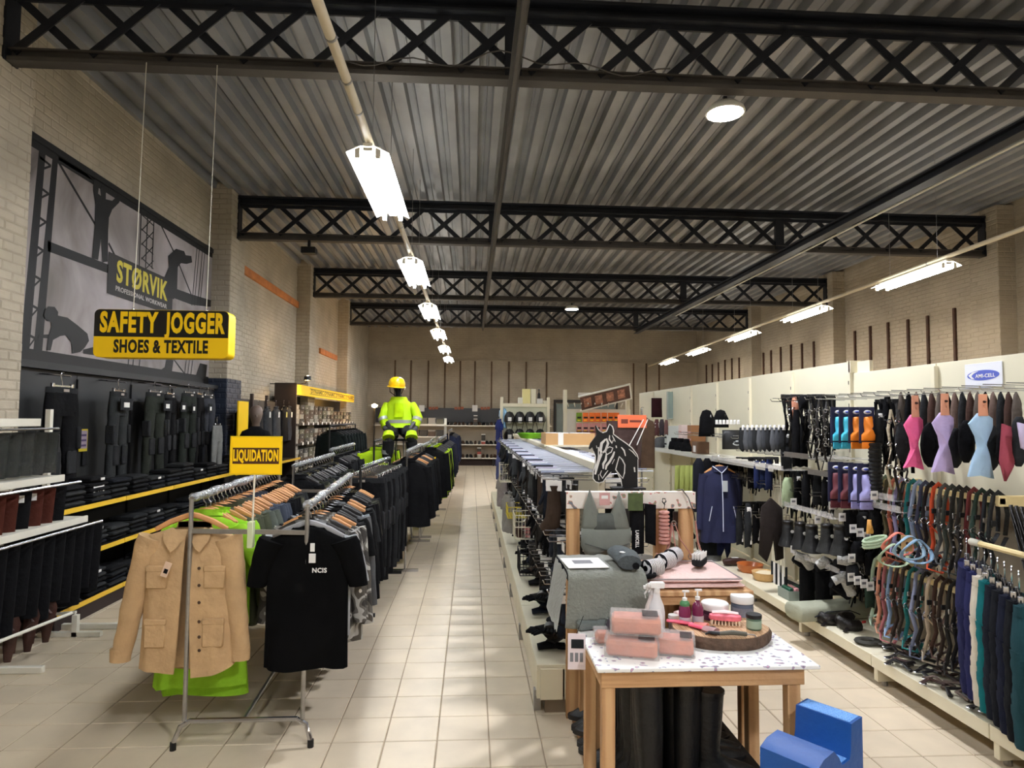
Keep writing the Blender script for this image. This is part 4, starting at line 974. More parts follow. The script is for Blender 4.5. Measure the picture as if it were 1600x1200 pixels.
obj('hood', M().rings([[tuple(LQ(623, 624)+Vector((q*.115*math.cos(a), .02+q*.085*math.sin(a), z))) for a in [2*PI*k/16 for k in range(16)]] for z, q in ((-.06, 1.2), (.0, 1.1), (.035, .95), (.02, .75), (-.03, .7))], cap=False), _hv, jk)
obj('inner_tshirt', loft([(623, 630, -.12, .06, .012), (623, 640, -.135, .07, .012), (623, 652, -.15, .07, .012)]), HV, mn)
for a, b_, c in (((606, 632), (598, 652), (603, 667)), ((643, 632), (653, 652), (648, 667))):
    s_ = obj('jacket_sleeve', M().tube([LQ(*a, .02), (LQ(*a, .0)+LQ(*b_, -.04))/2, LQ(*b_, -.05), LQ(*c, -.12)], [.064, .07, .068, .064], 14), _hv, mn, ang=1.2)
    q = LQ(*b_, -.05); w_ = (LQ(*c, -.12)-q); obj('reflective_band', M().tube([q+w_*.1, q+w_*.4], .072, 14), REFL, s_)
for a, b_ in (((603, 668), (615, 678)), ((648, 668), (636, 676))):
    obj('grey_sleeve', M().tube([LQ(*a, -.12), LQ(*b_, -.26)], [.055, .045], 12), mat('grey_sleeve', (96, 98, 104), .8), mn)
    obj('glove', M().tube([LQ(*b_, -.26), LQ(b_[0]+(3 if b_[0] < 620 else -3), b_[1]+3, -.31), LQ(b_[0]+(5 if b_[0] < 620 else -5), b_[1]+5, -.33)], [.045, .05, .03], 10), BLK, mn)
for s_, hx in ((-1, 614), (1, 633)):
    kx = 607 if s_ < 0 else 643; fx_ = 605 if s_ < 0 else 645
    l = obj('trouser_leg', M().tube([LQ(hx, 671, -.02), (LQ(hx, 671)+LQ(kx, 683, -.34))/2, LQ(kx, 682, -.34), LQ(kx, 690, -.36), LQ(fx_, 714, -.31)], [.105, .095, .085, .08, .072], 14), BLK2, mn, ang=1.2)
    obj('knee_patch', M().tube([LQ(kx, 676, -.33), LQ(kx, 684, -.375)], [.07, .088], 14), _hv, l)
    obj('side_stripe', M().tube([LQ(kx-s_*-4, 688, -.36), LQ(fx_-s_*-4, 706, -.33)], [.022, .022], 8), _hv, l)
    obj('reflective_band', M().tube([LQ(fx_, 702, -.33), LQ(fx_, 708, -.32)], .078, 14), REFL, l)
YH = mat('helmet_yellow', (252, 206, 20), .3, coat=.5)
hl_m = M().lathe([(.118, -.02), (.122, .0), (.12, .04), (.10, .085), (.06, .115), (.001, .125)], n=20); hl_m.rings([[(q*.13*math.cos(a), -.04+q*.15*math.sin(a), z) for a in [2*PI*k/20 for k in range(20)]] for z, q in ((-.026, .95), (-.02, 1.02), (-.012, .95))])
hl = obj('helmet', hl_m, YH, mn, ang=1); hl.location = LQ(620, 602, -.01); hl.rotation_euler = (.12, .08, 0)
obj('helmet_strap', M().tube([(-.1, 0, -.02), (-.085, -.03, -.1), (0, -.05, -.15), (.085, -.03, -.1), (.1, 0, -.02)], .006, 5), BLK, hl)
obj('helmet_side_clip', M().box(.108, -.03, -.05, .128, .01, -.01, .006), WHITEP, hl)
z0_ = o_.z
t = thing('display_stool', 'dark display stool carrying the hi-vis mannequin', 'stool', (o_.x, MY+.08, 0))
obj('seat', M().lathe([(.001, z0_-.12), (.17, z0_-.12), (.17, z0_-.085), (.001, z0_-.085)], n=18), BLACKM, t)
for a in (.6, 2.2, 3.8, 5.4): obj('leg', M().cyl((.22*math.cos(a), .22*math.sin(a), 0), (.1*math.cos(a), .1*math.sin(a), z0_-.12), .014, 8), STEEL, t)

# ================= back wall shoe shelving =================
BYF = 24.25
def BP(px, py): return P(px, py, y=BYF)
t = thing('shoe_shelving', 'long dark-headed shoe shelving along the back wall', 'shelving', (-3.6, 24.78, 0))
bw = 6.6
obj('header', M().box(0, -.06, 1.58, bw, -.02, 2.14), mat('dark_header', (50, 52, 54), .5), t, smooth=False)
k = 0
while k < bw-.1:
    obj('back_panel', M().box(k+.005, -.02, .1, min(k+1.1, bw)-.005, .0, 1.58), mat('back_panel_beige', (160, 150, 134), .6), t, smooth=False); k += 1.1
for z in (.30, .80, 1.50): obj('shelf', M().box(0, -.5, z-.04, bw, -.02, z), WHITEM, t, smooth=False)
for x_ in (0, 2.2, 4.4, bw-.05): obj('foot', M().box(x_, -.5, 0, x_+.05, -.02, .26), BLACKM, t, smooth=False)
obj('plinth', M().box(0, -.3, 0, bw, -.28, .24), mat('dark_plinth', (46, 34, 32), .7), t, smooth=False)
for px, w_ in ((659, 9), (742, 9)):
    p = P(px, 638, y=24.7); one('square_logo', 'small white square sign on the dark back header, %s' % ('left one' if px < 700 else 'right one'), 'sign', M().box(-.1, -.03, -.12, .1, 0, .12), WHITEP, 'white square signs on the back header', loc=(p.x, 24.715, p.z))
OI = mat('rust_ink', (150, 84, 56), .6)
for px in (677, 717, 758):
    p = P(px, 638, y=24.7); one('header_badge', 'rust-coloured lettered badge on the dark back header, %s' % {677: 'left one', 717: 'middle one', 758: 'right one'}[px], 'badge', M().box(-.17, -.012, -.05, -.06, 0, .05).box(-.04, -.012, -.05, .05, 0, .05).box(.07, -.012, -.04, .18, 0, .06), OI, 'rust badges on the back header', loc=(p.x, 24.716, p.z))
def shoe_mesh(L=.28, W=.1, H=.12):
    rr = []
    for y, hw, h in ((-L/2, .03, .03), (-L/2+.03, .045, .055), (-L*.15, .048, .075), (L*.05, .045, H), (L*.3, .04, H*1.05), (L/2-.02, .038, H), (L/2, .025, .05)):
        rr.append([(hw*math.copysign(abs(math.cos(a))**.7, math.cos(a)), y, h/2+h/2*math.copysign(abs(math.sin(a))**.7, math.sin(a))) for a in [2*PI*k/12 for k in range(12)]])
    return M().rings(rr)
sp_ = thing('work_shoe', 'x', 'shoe'); obj('upper', shoe_mesh(), BLK2, sp_); obj('sole', M().box(-.05, -.145, -.0, .05, .145, .02, .01), RUB, sp_)
rs = random.Random(31); SM = [BLK2, BLK, fab(70, 52, 40), fab(60, 60, 58)]; n_ = 0
for li, z in enumerate((.30, .80, 1.50)):
    for k in range(17):
        x_ = -.9+k*.115*1.3
        if x_ > 1.0+.4: break
        if rs.random() < .22:
            for q in range(rs.choice((2, 3))):
                t = thing('shoe_box', 'shoe box, %s up, %s from the left on the %s white shelf at the back' % (nth(q), nth(k), ('bottom', 'middle', 'top')[li]), 'box', (x_, 24.45, z+q*.125), 0, 'boxes on the back shelves')
                obj('carton', M().box(-.07, -.14, 0, .07, .14, .1), rs.choice(BX+[mat('box_red', (150, 70, 60), .6)]), t); obj('lid', M().box(-.073, -.143, .095, .073, .143, .12), WHITEP if rs.random() < .4 else BX[1], t)
        else:
            m_ = rs.choice(SM); dup(sp_, (x_, 24.42, z), rs.uniform(-.3, .3), 'dark work shoe, %s from the left on the %s white shelf at the back' % (nth(k), ('bottom', 'middle', 'top')[li]), 'work shoes on the back shelves', {'upper': m_})
delete_tree(sp_)
# shelf-end support left of the aisle at the back
t = thing('white_bay', 'white shelving bay with shoe boxes behind the mannequin', 'shelving', (-1.75, 19.2, 0))
for x_ in (0, .95): obj('upright', M().box(x_, 0, 0, x_+.07, .06, 1.75), WHITEM, t)
for z in (.2, .75, 1.2, 1.55): obj('shelf', M().box(0, -.4, z, 1.02, 0, z+.03), WHITEM, t)
for li, z in enumerate((.23, .78, 1.23, 1.58)):
    for k in range(4):
        o = thing('shoe_box', 'dark shoe box, %s from the left on the %s shelf behind the mannequin' % (nth(k), nth(li)), 'box', (-1.60+k*.23, 19.0, z), 0, 'boxes on the white bay'); obj('carton', M().box(-.1, -.15, 0, .1, .15, .16, .004), rs.choice(BX), o); obj('lid', M().box(-.103, -.153, .14, .103, .153, .18, .004), rs.choice(BX), o)
# dark coats by the mannequin (left) and on the yellow shelving end
PV = proto_top('hanging_coat', 61, .24, .85, .6, .06, .07, BLK, DKH, cat='coat', label='x')
for k in range(8):
    dup(PV, (-2.35, 11.2+k*.28, 1.62), .1*(k % 3-1), 'long green-black coat left of the sitting mannequin, %s from the front' % nth(k), 'dark coats left of the mannequin', {'body': fab(24, 30, 30), 'sleeve': fab(24, 30, 30)})
rail_unit('r6', 'clothes rail with long dark coats left of the mannequin', -2.35, -2.35, 11.0, 13.4, 1.62, BLACKM, False)
for k in range(9):
    dup(PV, (-.58, 17.0+k*.3, 1.42), .1*(k % 3-1), 'navy coat on the farthest rail by the aisle, %s from the front' % nth(k), 'navy coats on the farthest rail', {'body': fab(26, 30, 48), 'sleeve': fab(26, 30, 48)})
rail_unit('r7', 'farthest clothes rail at the end of the aisle', -.58, -.58, 16.8, 19.6, 1.42)
delete_tree(PV)
# ================= centre gondola =================
GX0, GX1, GY0, GY1 = .405, 1.34, 3.95, 13.2
t = thing('centre_gondola', 'long cream double-sided gondola down the middle with a low base deck', 'shelving', (GX0, GY0, 0))
GON = t
w_ = GX1-GX0
k = 0; 
while k < GY1-GY0-.1:
    e = min(k+1.25, GY1-GY0)
    for xa in (0, w_/2+.02): obj('base_deck', M().box(xa, k+.003, .255, xa+w_/2-.02, e-.003, .285, .003), CREAM, t, smooth=False)
    for xa in (.0, w_-.02): obj('kick_plate', M().box(xa, k+.003, .09, xa+.02, e-.003, .255), CREAM, t, smooth=False)
    obj('spine_panel', M().box(w_/2-.015, k+.003+.4, .285, w_/2+.015, e-.003+(.4 if e < GY1-GY0 else 0), 1.40), mat('spine_cream', (206, 196, 170), .55), t, smooth=False)
    obj('bracket', M().box(-.012, k+.05, .0, .03, k+.10, .12), STEEL, t, smooth=False)
    k = e
obj('end_plate', M().box(.02, -.012, .085, .155, .0, .265, .002).box(.165, -.012, .085, w_, .0, .265, .002), CREAM, t, smooth=False)
obj('plinth', M().box(.05, .02, .0, w_-.05, GY1-GY0, .09), mat('taupe_plinth', (130, 114, 94), .7), t, smooth=False)
obj('top_rail', M().box(w_/2-.035, .4, 1.40, w_/2+.035, GY1-GY0, 1.455, .004), CREAM, t, smooth=False)
for k in range(8): obj('slotted_post', M().box(w_/2-.02, .4+k*1.25-.02, .28, w_/2+.02, .4+k*1.25+.02, 1.44), CREAM, t, smooth=False)
SX = GX0+w_/2
rs = random.Random(77)
def arm_mesh(L): return M().tube([(0, 0, 0), (-L, 0, .005), (-L-.012, 0, .03)], .0045, 5).tube([(0, 0, .03), (-L, 0, .035)], .003, 4)
am = obj('hook_arm', arm_mesh(.36), CHROME); ah = 0
DKI = [BLK, BLK2, RUB, fab(40, 36, 34), fab(30, 34, 44), fab(58, 46, 38), fab(64, 66, 68), LEA]
prodm = [slab_garment(.16, .30, s_, .028) for s_ in range(4)]
def glove(seed):
    m = slab_garment(.13, .22, seed, .024)
    for k in range(4): m.tube([(-.048+.032*k, 0, -.22), (-.05+.033*k, .004, -.31-.02*(k in (1, 2)))], [.017, .010], 7)
    m.tube([(-.05, 0, -.12), (-.09, .01, -.20)], [.018, .012], 7)
    return m
def pouch(seed): return slab_garment(.17, .24, seed, .035)
def bootlet(seed): return M().tube([(0, 0, -.03), (0, 0, -.16), (-.01, 0, -.24), (-.07, 0, -.29)], [.045, .05, .055, .035], 10)
KN = [('riding_glove', 'glove', glove), ('product_pouch', 'pouch', pouch), ('rubber_bootlet', 'boot', bootlet), ('riding_glove', 'glove', glove)]
PRD = []
for i, (nm, ct, fn) in enumerate(KN):
    o = thing(nm, 'x', ct); b_ = obj('fabric', fn(i+2), BLK, o, ang=1.2); obj('header_card', M().box(-.05, -.034, -.06, .05, -.03, .0, .001), WHITEP if i != 1 else BLK2, o); obj('loop', M().tube([(0, -.0, -.03), (0, 0, .0)], .003, 4), CHROME, o); PRD.append((o, nm, ct))
CW = {id(BLK): 'black', id(BLK2): 'charcoal', id(RUB): 'black rubber', id(LEA): 'black leather'}
for li, (z, y0, stp, L) in enumerate(((1.33, 4.5, .215, .34), (.98, 4.1, .235, .30), (.66, 4.1, .235, .30))):
    for k in range(36 if li == 0 else 30):
        y = y0+k*stp
        if y > 12.8: break
        a_ = am.copy(); COL.objects.link(a_); a_.parent = GON; a_.location = (SX-.02-GX0, y-GY0, z)
        for q in range(2 if y < 9 else 1):
            pr, nm, ct = rs.choice(PRD); m_ = rs.choice(DKI)
            o = dup(pr, (SX-.02-L+.06+q*.13, y, z-.0), -PI/2+PI/2*(rs.random() < .5)+rs.uniform(-.25, .25), '%s %s, %s tier, %s hook from the front, %s' % (CW.get(id(m_), 'dark'), nm.replace('_', ' '), ('top', 'middle', 'low')[li], nth(k), ('outer', 'inner')[q]), 'small tack hung on the centre gondola', {'fabric': m_})
            s_ = rs.uniform(.85, 1.1); o.scale = (s_, s_, s_*(.95 if li else 1.1))
# right side of the centre gondola: longer dark goods
for k in range(22):
    y = 4.6+k*.37
    for li, z in enumerate((1.3, .85)):
        pr, nm, ct = rs.choice(PRD); o = dup(pr, (SX+.22, y, z), rs.uniform(-.4, .4), 'dark %s, far side of the centre gondola, %s tier, %s from front' % (nm.replace('_', ' '), ('upper', 'lower')[li], nth(k)), 'tack on the far side of the centre gondola'); o.scale = (1.2, 1.2, 1.25)
        a_ = am.copy(); COL.objects.link(a_); a_.parent = GON; a_.location = (SX+.02-GX0, y-GY0, z); a_.rotation_euler = (0, 0, PI)
bpy.data.objects.remove(am)
for o, _, _ in PRD: delete_tree(o)
# pale whips laid level on the top hooks
WC = [mat('whip_white', (206, 210, 218), .3), mat('whip_blue', (150, 158, 182), .3), mat('whip_black', (30, 32, 40), .3), mat('whip_lilac', (178, 174, 194), .3)]
for k in range(38):
    y = 4.50+k*.18
    t = thing('riding_whip', 'slim %s riding whip laid across the top hooks, %s from the front' % (('white', 'blue-grey', 'black', 'lilac')[k % 4], nth(k)), 'whip', (SX-.36, y, 1.385), -.04, 'riding whips on the centre gondola')
    obj('shaft', M().tube([(0, 0, 0), (.75, 0, .012)], [.007, .005], 6), WC[k % 4], t); obj('handle', M().tube([(-.03, 0, 0), (.13, 0, .002)], [.009, .008], 8), WC[(k*3+1) % 4], t)
    obj('sleeve_tube', M().tube([(.1, .02, .012), (.62, .02, .018)], .008, 6), mat('pale_shaft', (206, 210, 222), .25, .3), t)
# items on the base deck
def heap(m, n, seed, R=.11, H=.16):
    r = random.Random(seed)
    for k in range(n):
        a = r.uniform(0, 6.28); d = r.uniform(0, R*.6); c = Vector((d*math.cos(a), d*math.sin(a), r.uniform(.02, H)))
        v = Vector((r.uniform(-1, 1), r.uniform(-1, 1), r.uniform(-.6, .8))).normalized()*r.uniform(.06, .10)
        m.tube([c-v, c, c+v*.7], [.02, r.uniform(.03, .042), .022], 8, flat=.6)
    return m
for k, (px, py, s_, nm) in enumerate(((862, 1000, 1.0, 'heap of dark gloves nearest on the cream deck'), (850, 945, 1.1, 'second heap of grey and black gloves on the cream deck'), (842, 900, 1.1, 'heap of black leather straps on the cream deck'), (830, 868, 1, 'small heap of black boots on the cream deck'), (822, 838, 1, 'dark heap of tack farther along the cream deck'))):
    p = P(px, py+12, z=.30); p.x = min(p.x, .78)
    for q in range(7):
        a = q*.9; g_ = thing('work_glove', 'dark glove, %s in the %s' % (nth(q), nm), 'glove', (p.x+.07*math.cos(a)*(q > 0), p.y+.08*math.sin(a)*(q > 0), .288+.028*q), a, 'glove heaps on the cream deck')
        obj('palm', M().tube([(-.09, 0, .02), (-.03, 0, .03), (.04, 0, .03)], [.035, .045, .04], 8, flat=.5), rs.choice(DKI), g_)
        for f_ in range(4): obj('finger', M().tube([(.035, -.03+.02*f_, .025), (.09, -.04+.027*f_, .02)], [.012, .009], 6), BLK, g_)
one('red_tube', 'small red tube standing behind the dark gloves', 'tube', M().lathe([(.018, 0), (.018, .09), (.012, .1), (.012, .115), (.001, .115)], n=12), plas(170, 30, 50), loc=(.62, 4.12, .288))
# wire baskets on the aisle side
def basket(name, label, c, W, D, H, mt, n=9):
    t = thing(name, label, 'basket', c, 0, 'wire baskets')
    for z in (0, H*.5, H): obj('wire_hoop', M().tube([(-W/2, -D/2, z), (W/2, -D/2, z), (W/2, D/2, z), (-W/2, D/2, z)], .004, 4, closed=True), mt, t)
    m = M()
    for k in range(n+1):
        x_ = -W/2+W*k/n; m.tube([(x_, -D/2, H), (x_, -D/2, 0), (x_, D/2, 0), (x_, D/2, H)], .0022, 4)
    for k in range(n+1):
        y = -D/2+D*k/n; m.tube([(-W/2, y, H), (-W/2, y, 0), (W/2, y, 0), (W/2, y, H)], .0022, 4)
    tag(obj('wire_mesh', m, mt, t), kind='stuff'); return t
basket('wire_basket', 'cream wire basket of brown and pink things beside the aisle', (.56, 6.35, .62), .28, .34, .22, CREAM)
basket('wire_basket', 'black wire basket under the cream one', (.58, 6.1, .34), .26, .34, .2, BLACKM)
basket('wire_basket', 'cream wire basket hung farther along beside the aisle', (.56, 9.4, .86), .3, .4, .25, CREAM)
basket('wire_basket', 'yellow-fronted wire basket beside the aisle', (.55, 7.4, .66), .28, .4, .12, mat('yellow_card', (216, 196, 60), .6))
for k in range(6):
    one('feed_bowl', '%s small tub lying in the cream wire basket, %s one' % (('brown', 'pink', 'dark', 'brown', 'rust', 'grey')[k], nth(k)), 'tub', M().lathe([(.03, 0), (.045, .07), (.048, .075), (.04, .07), (.028, .008), (.001, .006)], n=12), [BRLEA, plas(196, 120, 120), BLK2, BRLEA, plas(140, 70, 50), GREYM][k], 'tubs in the cream basket', loc=(.47+.085*(k % 3), 6.26+.14*(k//3), .626))
# hanging pale things at aisle edge, far
PZ = proto_top('hanging_polo', 71, .15, .42, .12, .045, .035, BLK, DKH, cat='shirt', label='x')
for k, (px, py, c, nm) in enumerate(((776, 660, (30, 40, 90), 'navy polo'), (778, 690, (44, 50, 110), 'royal blue top'), (777, 715, (70, 76, 120), 'blue-grey top'), (780, 745, (150, 140, 140), 'pale grey top'), (790, 770, (150, 146, 140), 'light grey top'), (782, 640, (140, 180, 210), 'sky blue folded top'))):
    y = (13.2, 12.6, 12.0, 9.6, 7.7, 13.6)[k]; p = P(px+4, py-12, y=y); dup(PZ, (p.x, y, p.z), PI/2+.3, '%s hung at the aisle edge of the centre gondola' % nm, 'tops at the aisle edge', {'body': fab(*c), 'sleeve': fab(*c), 'collar': fab(*c)})
delete_tree(PZ)

# helmet panel at the far end
PY = 13.5
t = thing('helmet_stand', 'tall cream panel with two posts facing the viewer, hung with dark riding helmets', 'display stand', (.61, PY, 0))
obj('panel', M().box(.05, 0, .3, .95, .03, 2.03), mat('pale_green_panel', (196, 196, 170), .5), t, smooth=False)
for x_ in (-.02, .95): obj('post', M().box(x_, -.03, 0, x_+.06, .04, 2.2, .004), CREAM, t)
obj('header_rail', M().box(0, -.02, 2.0, 1.0, .03, 2.07), CREAM, t)
hm_ = thing('riding_helmet', 'x', 'helmet'); obj('shell', M().lathe([(.001, .08), (.06, .07), (.1, .03), (.11, -.02), (.1, -.03), (.001, -.03)], n=16).xf(Matrix.Diagonal((1, 1.0, 1, 1))), RUB, hm_); obj('peak', M().prism([(-.07, 0), (.07, 0), (.05, -.05), (-.05, -.05)], (0, -.1, -.02), (1, 0, 0), (0, 1, 0), (0, 0, -.01)), BLK, hm_); obj('price_tag', M().box(-.035, -.12, -.04, .035, -.11, .02), WHITEP, hm_); obj('chin_strap', M().tube([(-.08, 0, -.03), (-.04, -.02, -.12), (.04, -.02, -.12), (.08, 0, -.03)], .006, 5), BLK, hm_)
for k, px in enumerate((796, 812, 828, 844)):
    for j, py in enumerate((655, 682)):
        p = P(px, py, y=PY-.12); o = dup(hm_, p, 0, 'black riding helmet on the cream panel, %s from the left in the %s row' % (nth(k), ('upper', 'lower')[j]), 'helmets on the cream panel'); o.scale = (1.05, .9, 2.0); 
delete_tree(hm_)
for k, (px, w2, h2, c, nm) in enumerate(((822, .16, .30, (226, 214, 150), 'pale yellow carton'), (833, .10, .30, (220, 214, 190), 'tall cream carton'), (813, .10, .12, (224, 220, 206), 'small cream carton'), (843, .12, .1, (210, 208, 200), 'low white carton'), (852, .1, .06, (214, 208, 186), 'flat cream carton'))):
    p = P(px, 640, y=13.55); t = thing('carton', '%s on top of the helmet panel' % nm, 'box', (p.x, 13.55, 2.07)); obj('box_body', M().box(-w2/2, -.06, 0, w2/2, .06, h2, .003), mat('carton_%d' % k, c, .6), t); obj('flap', M().box(-w2/2, -.062, h2, w2/2, 0, h2+.004), mat('carton_%d' % k, c, .6), t)
one('black_bottle', 'black pump bottle standing among cartons on the helmet panel', 'bottle', M().lathe([(.03, 0), (.035, .1), (.03, .2), (.012, .24), (.012, .28), (.02, .3), (.001, .31)], n=12), BLACKM, loc=(P(838, 640, y=13.55).x+.06, 13.62, 2.07))

# orange goods bay facing the viewer
OY = 12.6
def OP(px, py): return P(px, py, y=OY)
x0_, x1_ = OP(880, 640).x, OP(985, 640).x
t = thing('goods_bay', 'white display bay of orange packets with a tilted picture board above', 'display stand', (x0_, OY, 0))
obj('back_panel', M().box(0, 0, .2, x1_-x0_, .03, 1.95), WHITEM, t, smooth=False)
for x_ in (0, x1_-x0_-.09): obj('post', M().box(x_, -.04, 0, x_+.07, .03, OP(978, 610).z), CREAM, t)
for k in range(9): obj('wire_prong', M().cyl((.1+k*.13, 0, 2.0), (.0+k*.13, -.55, 2.05), .012, 6), WHITEM, t)
a, b_, c, d = OP(893, 632), OP(982, 618), OP(970, 609), OP(905, 628)
bd = thing('picture_board', 'tilted brown picture board framed in white above the orange packets', 'board', (OP(940, 622).x, OY-.45, OP(940, 622).z)); bd.rotation_euler = (.5, -.25, 0)
obj('sheet', M().box(-.50, -.01, -.14, .46, .01, .14), mat('brown_print', (96, 66, 56), .6, nscale=6, nvar=.4), bd); obj('frame', M().box(-.53, -.015, .14, .49, .015, .165).box(-.53, -.015, -.165, .49, .015, -.14).box(.46, -.015, -.14, .49, .015, .14), WHITEM, bd)
for k in range(4): obj('picture', M().box(-.44+k*.22, -.016, -.09, -.30+k*.22, -.0105, .09), mat('skin_print', (176, 120, 96), .6, nscale=20, nvar=.5), bd)
OR = mat('packet_orange', (244, 118, 30), .5); ORR = mat('packet_rose', (206, 140, 134), .5)
PK = thing('packet', 'x', 'packet'); obj('front', M().box(-.05, -.02, -.16, .05, .0, .0, .003), OR, PK); obj('print', M().box(-.035, -.022, -.10, .035, -.0205, -.07), BLK2, PK); obj('print', M().box(-.03, -.022, -.14, .02, -.0205, -.125), YEL, PK)
n_ = 0
for j, (py, m_, nm) in enumerate(((645, OR, 'orange'), (661, ORR, 'rose and dark'), (673, ORR, 'rose'))):
    for k in range(7):
        p = OP(902+k*9.5, py); c_ = OR if (j == 0 or k > 5) else ORR
        o = dup(PK, (p.x, OY-.22-.02*(k % 3), p.z), 0, '%s packet, %s from the left in the %s row of the white bay' % ('orange' if c_ is OR else 'rose', nth(k), nth(j)), 'packets in the white bay', {'front': c_ if not (k == 0 and j == 0) else fab(120, 150, 60)})
        o.scale = (1.1, 1, 1.1)
delete_tree(PK)
# brown bag with orange header nearer
HY = 7.6
p = P(976, 655, y=HY)
t = thing('rug_bag', 'large brown rug in a bag with an orange header, behind the horse head cutout', 'bag', (p.x, HY, p.z))
obj('bag', slab_garment(.44, .55, 5, .06), mat('brown_bag', (70, 54, 52), .25, nscale=6, nvar=.3, bump=.4, bscale=10), t, ang=1.2)
obj('header', M().box(-.10, -.08, -.10, .24, -.065, .05, .003), mat('header_orange', (226, 112, 72), .5), t); obj('header_print', M().box(-.06, -.082, -.05, .02, -.081, .0).box(.04, -.082, -.035, .18, -.081, -.01), mat('header_brown', (110, 50, 36), .5), t)
for a in ((.20, -.1, .0, .0, -.1, -.36), (.25, -.1, .0, .12, -.1, -.30)): obj('cord', M().cyl(a[:3], a[3:], .006, 5), WHITEP, t)
obj('stand_pole', M().cyl((.1, .03, -p.z+.0), (.1, .03, .06), .012, 6).lathe([(.15, 0), (.15, .02), (.01, .03)], (.1, .03, -p.z), 12), STEEL, t)
t = thing('brown_coat', 'long brown coat hanging at the near end of the right-hand shelf', 'coat', P(1004, 640, y=8.2)); hanger(t, .1, DKH); obj('body', shirt_body(.16, .62, .05, 5), fab(84, 66, 52), t, ang=1.2); q = P(1004, 640, y=8.2); obj('stand_pole', M().cyl((0, .05, -q.z), (0, .05, .02), .012, 6).lathe([(.15, 0), (.15, .02), (.01, .03)], (0, .05, -q.z), 12), STEEL, t)
# cardboard tray and green dish on the gondola top
p = P(905, 690, x=1.05)
t = thing('cardboard_tray', 'open cardboard tray of white cloths on the centre gondola top', 'box', (1.12, 7.6, 1.46))
cb = mat('cardboard', (196, 156, 108), .8, nscale=4, nvar=.06)
obj('tray', M().box(-.28, -.25, 0, .28, .25, .01).box(-.28, -.25, .01, .28, -.24, .13).box(-.28, .24, .01, .28, .25, .13).box(-.28, -.24, .01, -.27, .24, .13).box(.27, -.24, .01, .28, .24, .13), cb, t, smooth=False)
obj('tape', M().box(-.14, -.252, 0, -.08, -.2505, .13), WHITEP, t)
obj('shelf_plate', M().box(-.3, -.3, -.02, .3, .5, -.001), CREAM, t, smooth=False)
for k in range(4): one('white_cloth', 'crumpled white cloth in the cardboard tray, %s from the left' % nth(k), 'cloth', folded(.13, .3, .12, k), fab(214, 212, 208), 'cloths in the cardboard tray', loc=(.93+k*.13, 7.58, 1.475))
one('green_dish', 'lime green shallow dish on the centre gondola top', 'dish', M().lathe([(.001, 0), (.14, 0), (.2, .07), (.21, .07), (.15, -.01), (.001, -.01)], n=20), plas(140, 214, 50), loc=(.90, 9.9, 1.467))

# ---------------- horse head cut-out ----------------
HZ = 4.27
def HP(cx, cy, dy=0): return P(860+cx/8, 600+cy/8, y=HZ+dy)
ho = HP(800, 1200)
def hloc(p): return (p.x-ho.x, p.z-ho.z)
out = [(560, 530), (575, 515), (620, 590), (655, 610), (700, 595), (722, 540), (738, 497), (775, 530), (790, 580), (785, 625), (870, 690), (950, 745), (1020, 800), (1080, 880), (1100, 940), (1095, 1290), (900, 1290), (880, 1180), (830, 1110), (760, 1100), (700, 1170), (660, 1225), (610, 1240), (560, 1225), (530, 1180), (530, 1090), (555, 1010), (560, 900), (540, 830), (525, 790), (490, 820), (480, 800), (500, 740), (545, 680), (575, 640), (570, 580)]
t = thing('horse_head_cutout', 'flat black horse head cut-out with white line drawing', 'cut-out', (ho.x, HZ, ho.z))
obj('board', M().prism([hloc(HP(*q)) for q in out], (0, 0, 0), (1, 0, 0), (0, 0, 1), (0, .012, 0)), mat('cutout_black', (12, 12, 14), .5), t, smooth=False)
ln = []
ln += [([(540, 840), (560, 900), (562, 1010), (535, 1090), (533, 1180), (565, 1222), (612, 1236), (660, 1220), (700, 1165), (760, 1098)], 8), ([(620, 590), (655, 608), (700, 593), (722, 540), (738, 500), (776, 532), (790, 582), (786, 626), (870, 688), (950, 743), (1022, 800), (1082, 880), (1100, 938)], 9), ([(575, 520), (600, 570), (630, 600)], 8)]
for pts, w2 in [([(575, 770), (580, 800), (600, 790), (600, 900), (590, 950)], 10), ([(690, 690), (640, 740), (625, 830), (640, 860), (600, 960), (575, 1050), (560, 1130)], 26), ([(700, 680), (720, 740), (690, 830), (640, 870)], 22), ([(740, 640), (735, 690), (770, 740), (785, 700)], 14), ([(770, 640), (790, 680), (810, 720)], 10),
    ([(700, 810), (740, 785), (780, 800), (760, 850), (710, 880), (690, 855), (700, 810)], 9), ([(700, 870), (690, 950), (660, 1000), (660, 1060)], 22), ([(800, 845), (780, 900), (740, 970), (700, 1020), (690, 1070)], 20), ([(820, 770), (825, 800)], 18), ([(885, 790), (920, 830), (938, 900)], 14), ([(980, 812), (1030, 850), (1075, 905)], 9),
    ([(860, 905), (830, 1010), (815, 1070), (860, 1130), (905, 1180), (925, 1110), (930, 1010), (900, 950), (860, 905)], 10), ([(800, 940), (770, 1000)], 10), ([(1048, 1040), (1055, 1100)], 22), ([(1093, 940), (1093, 1285)], 9), ([(830, 1110), (880, 1190), (895, 1280)], 9), ([(640, 1080), (620, 1130), (650, 1180), (690, 1120), (720, 1080)], 9), ([(600, 1130), (605, 1200)], 10)]: ln.append((pts, w2))
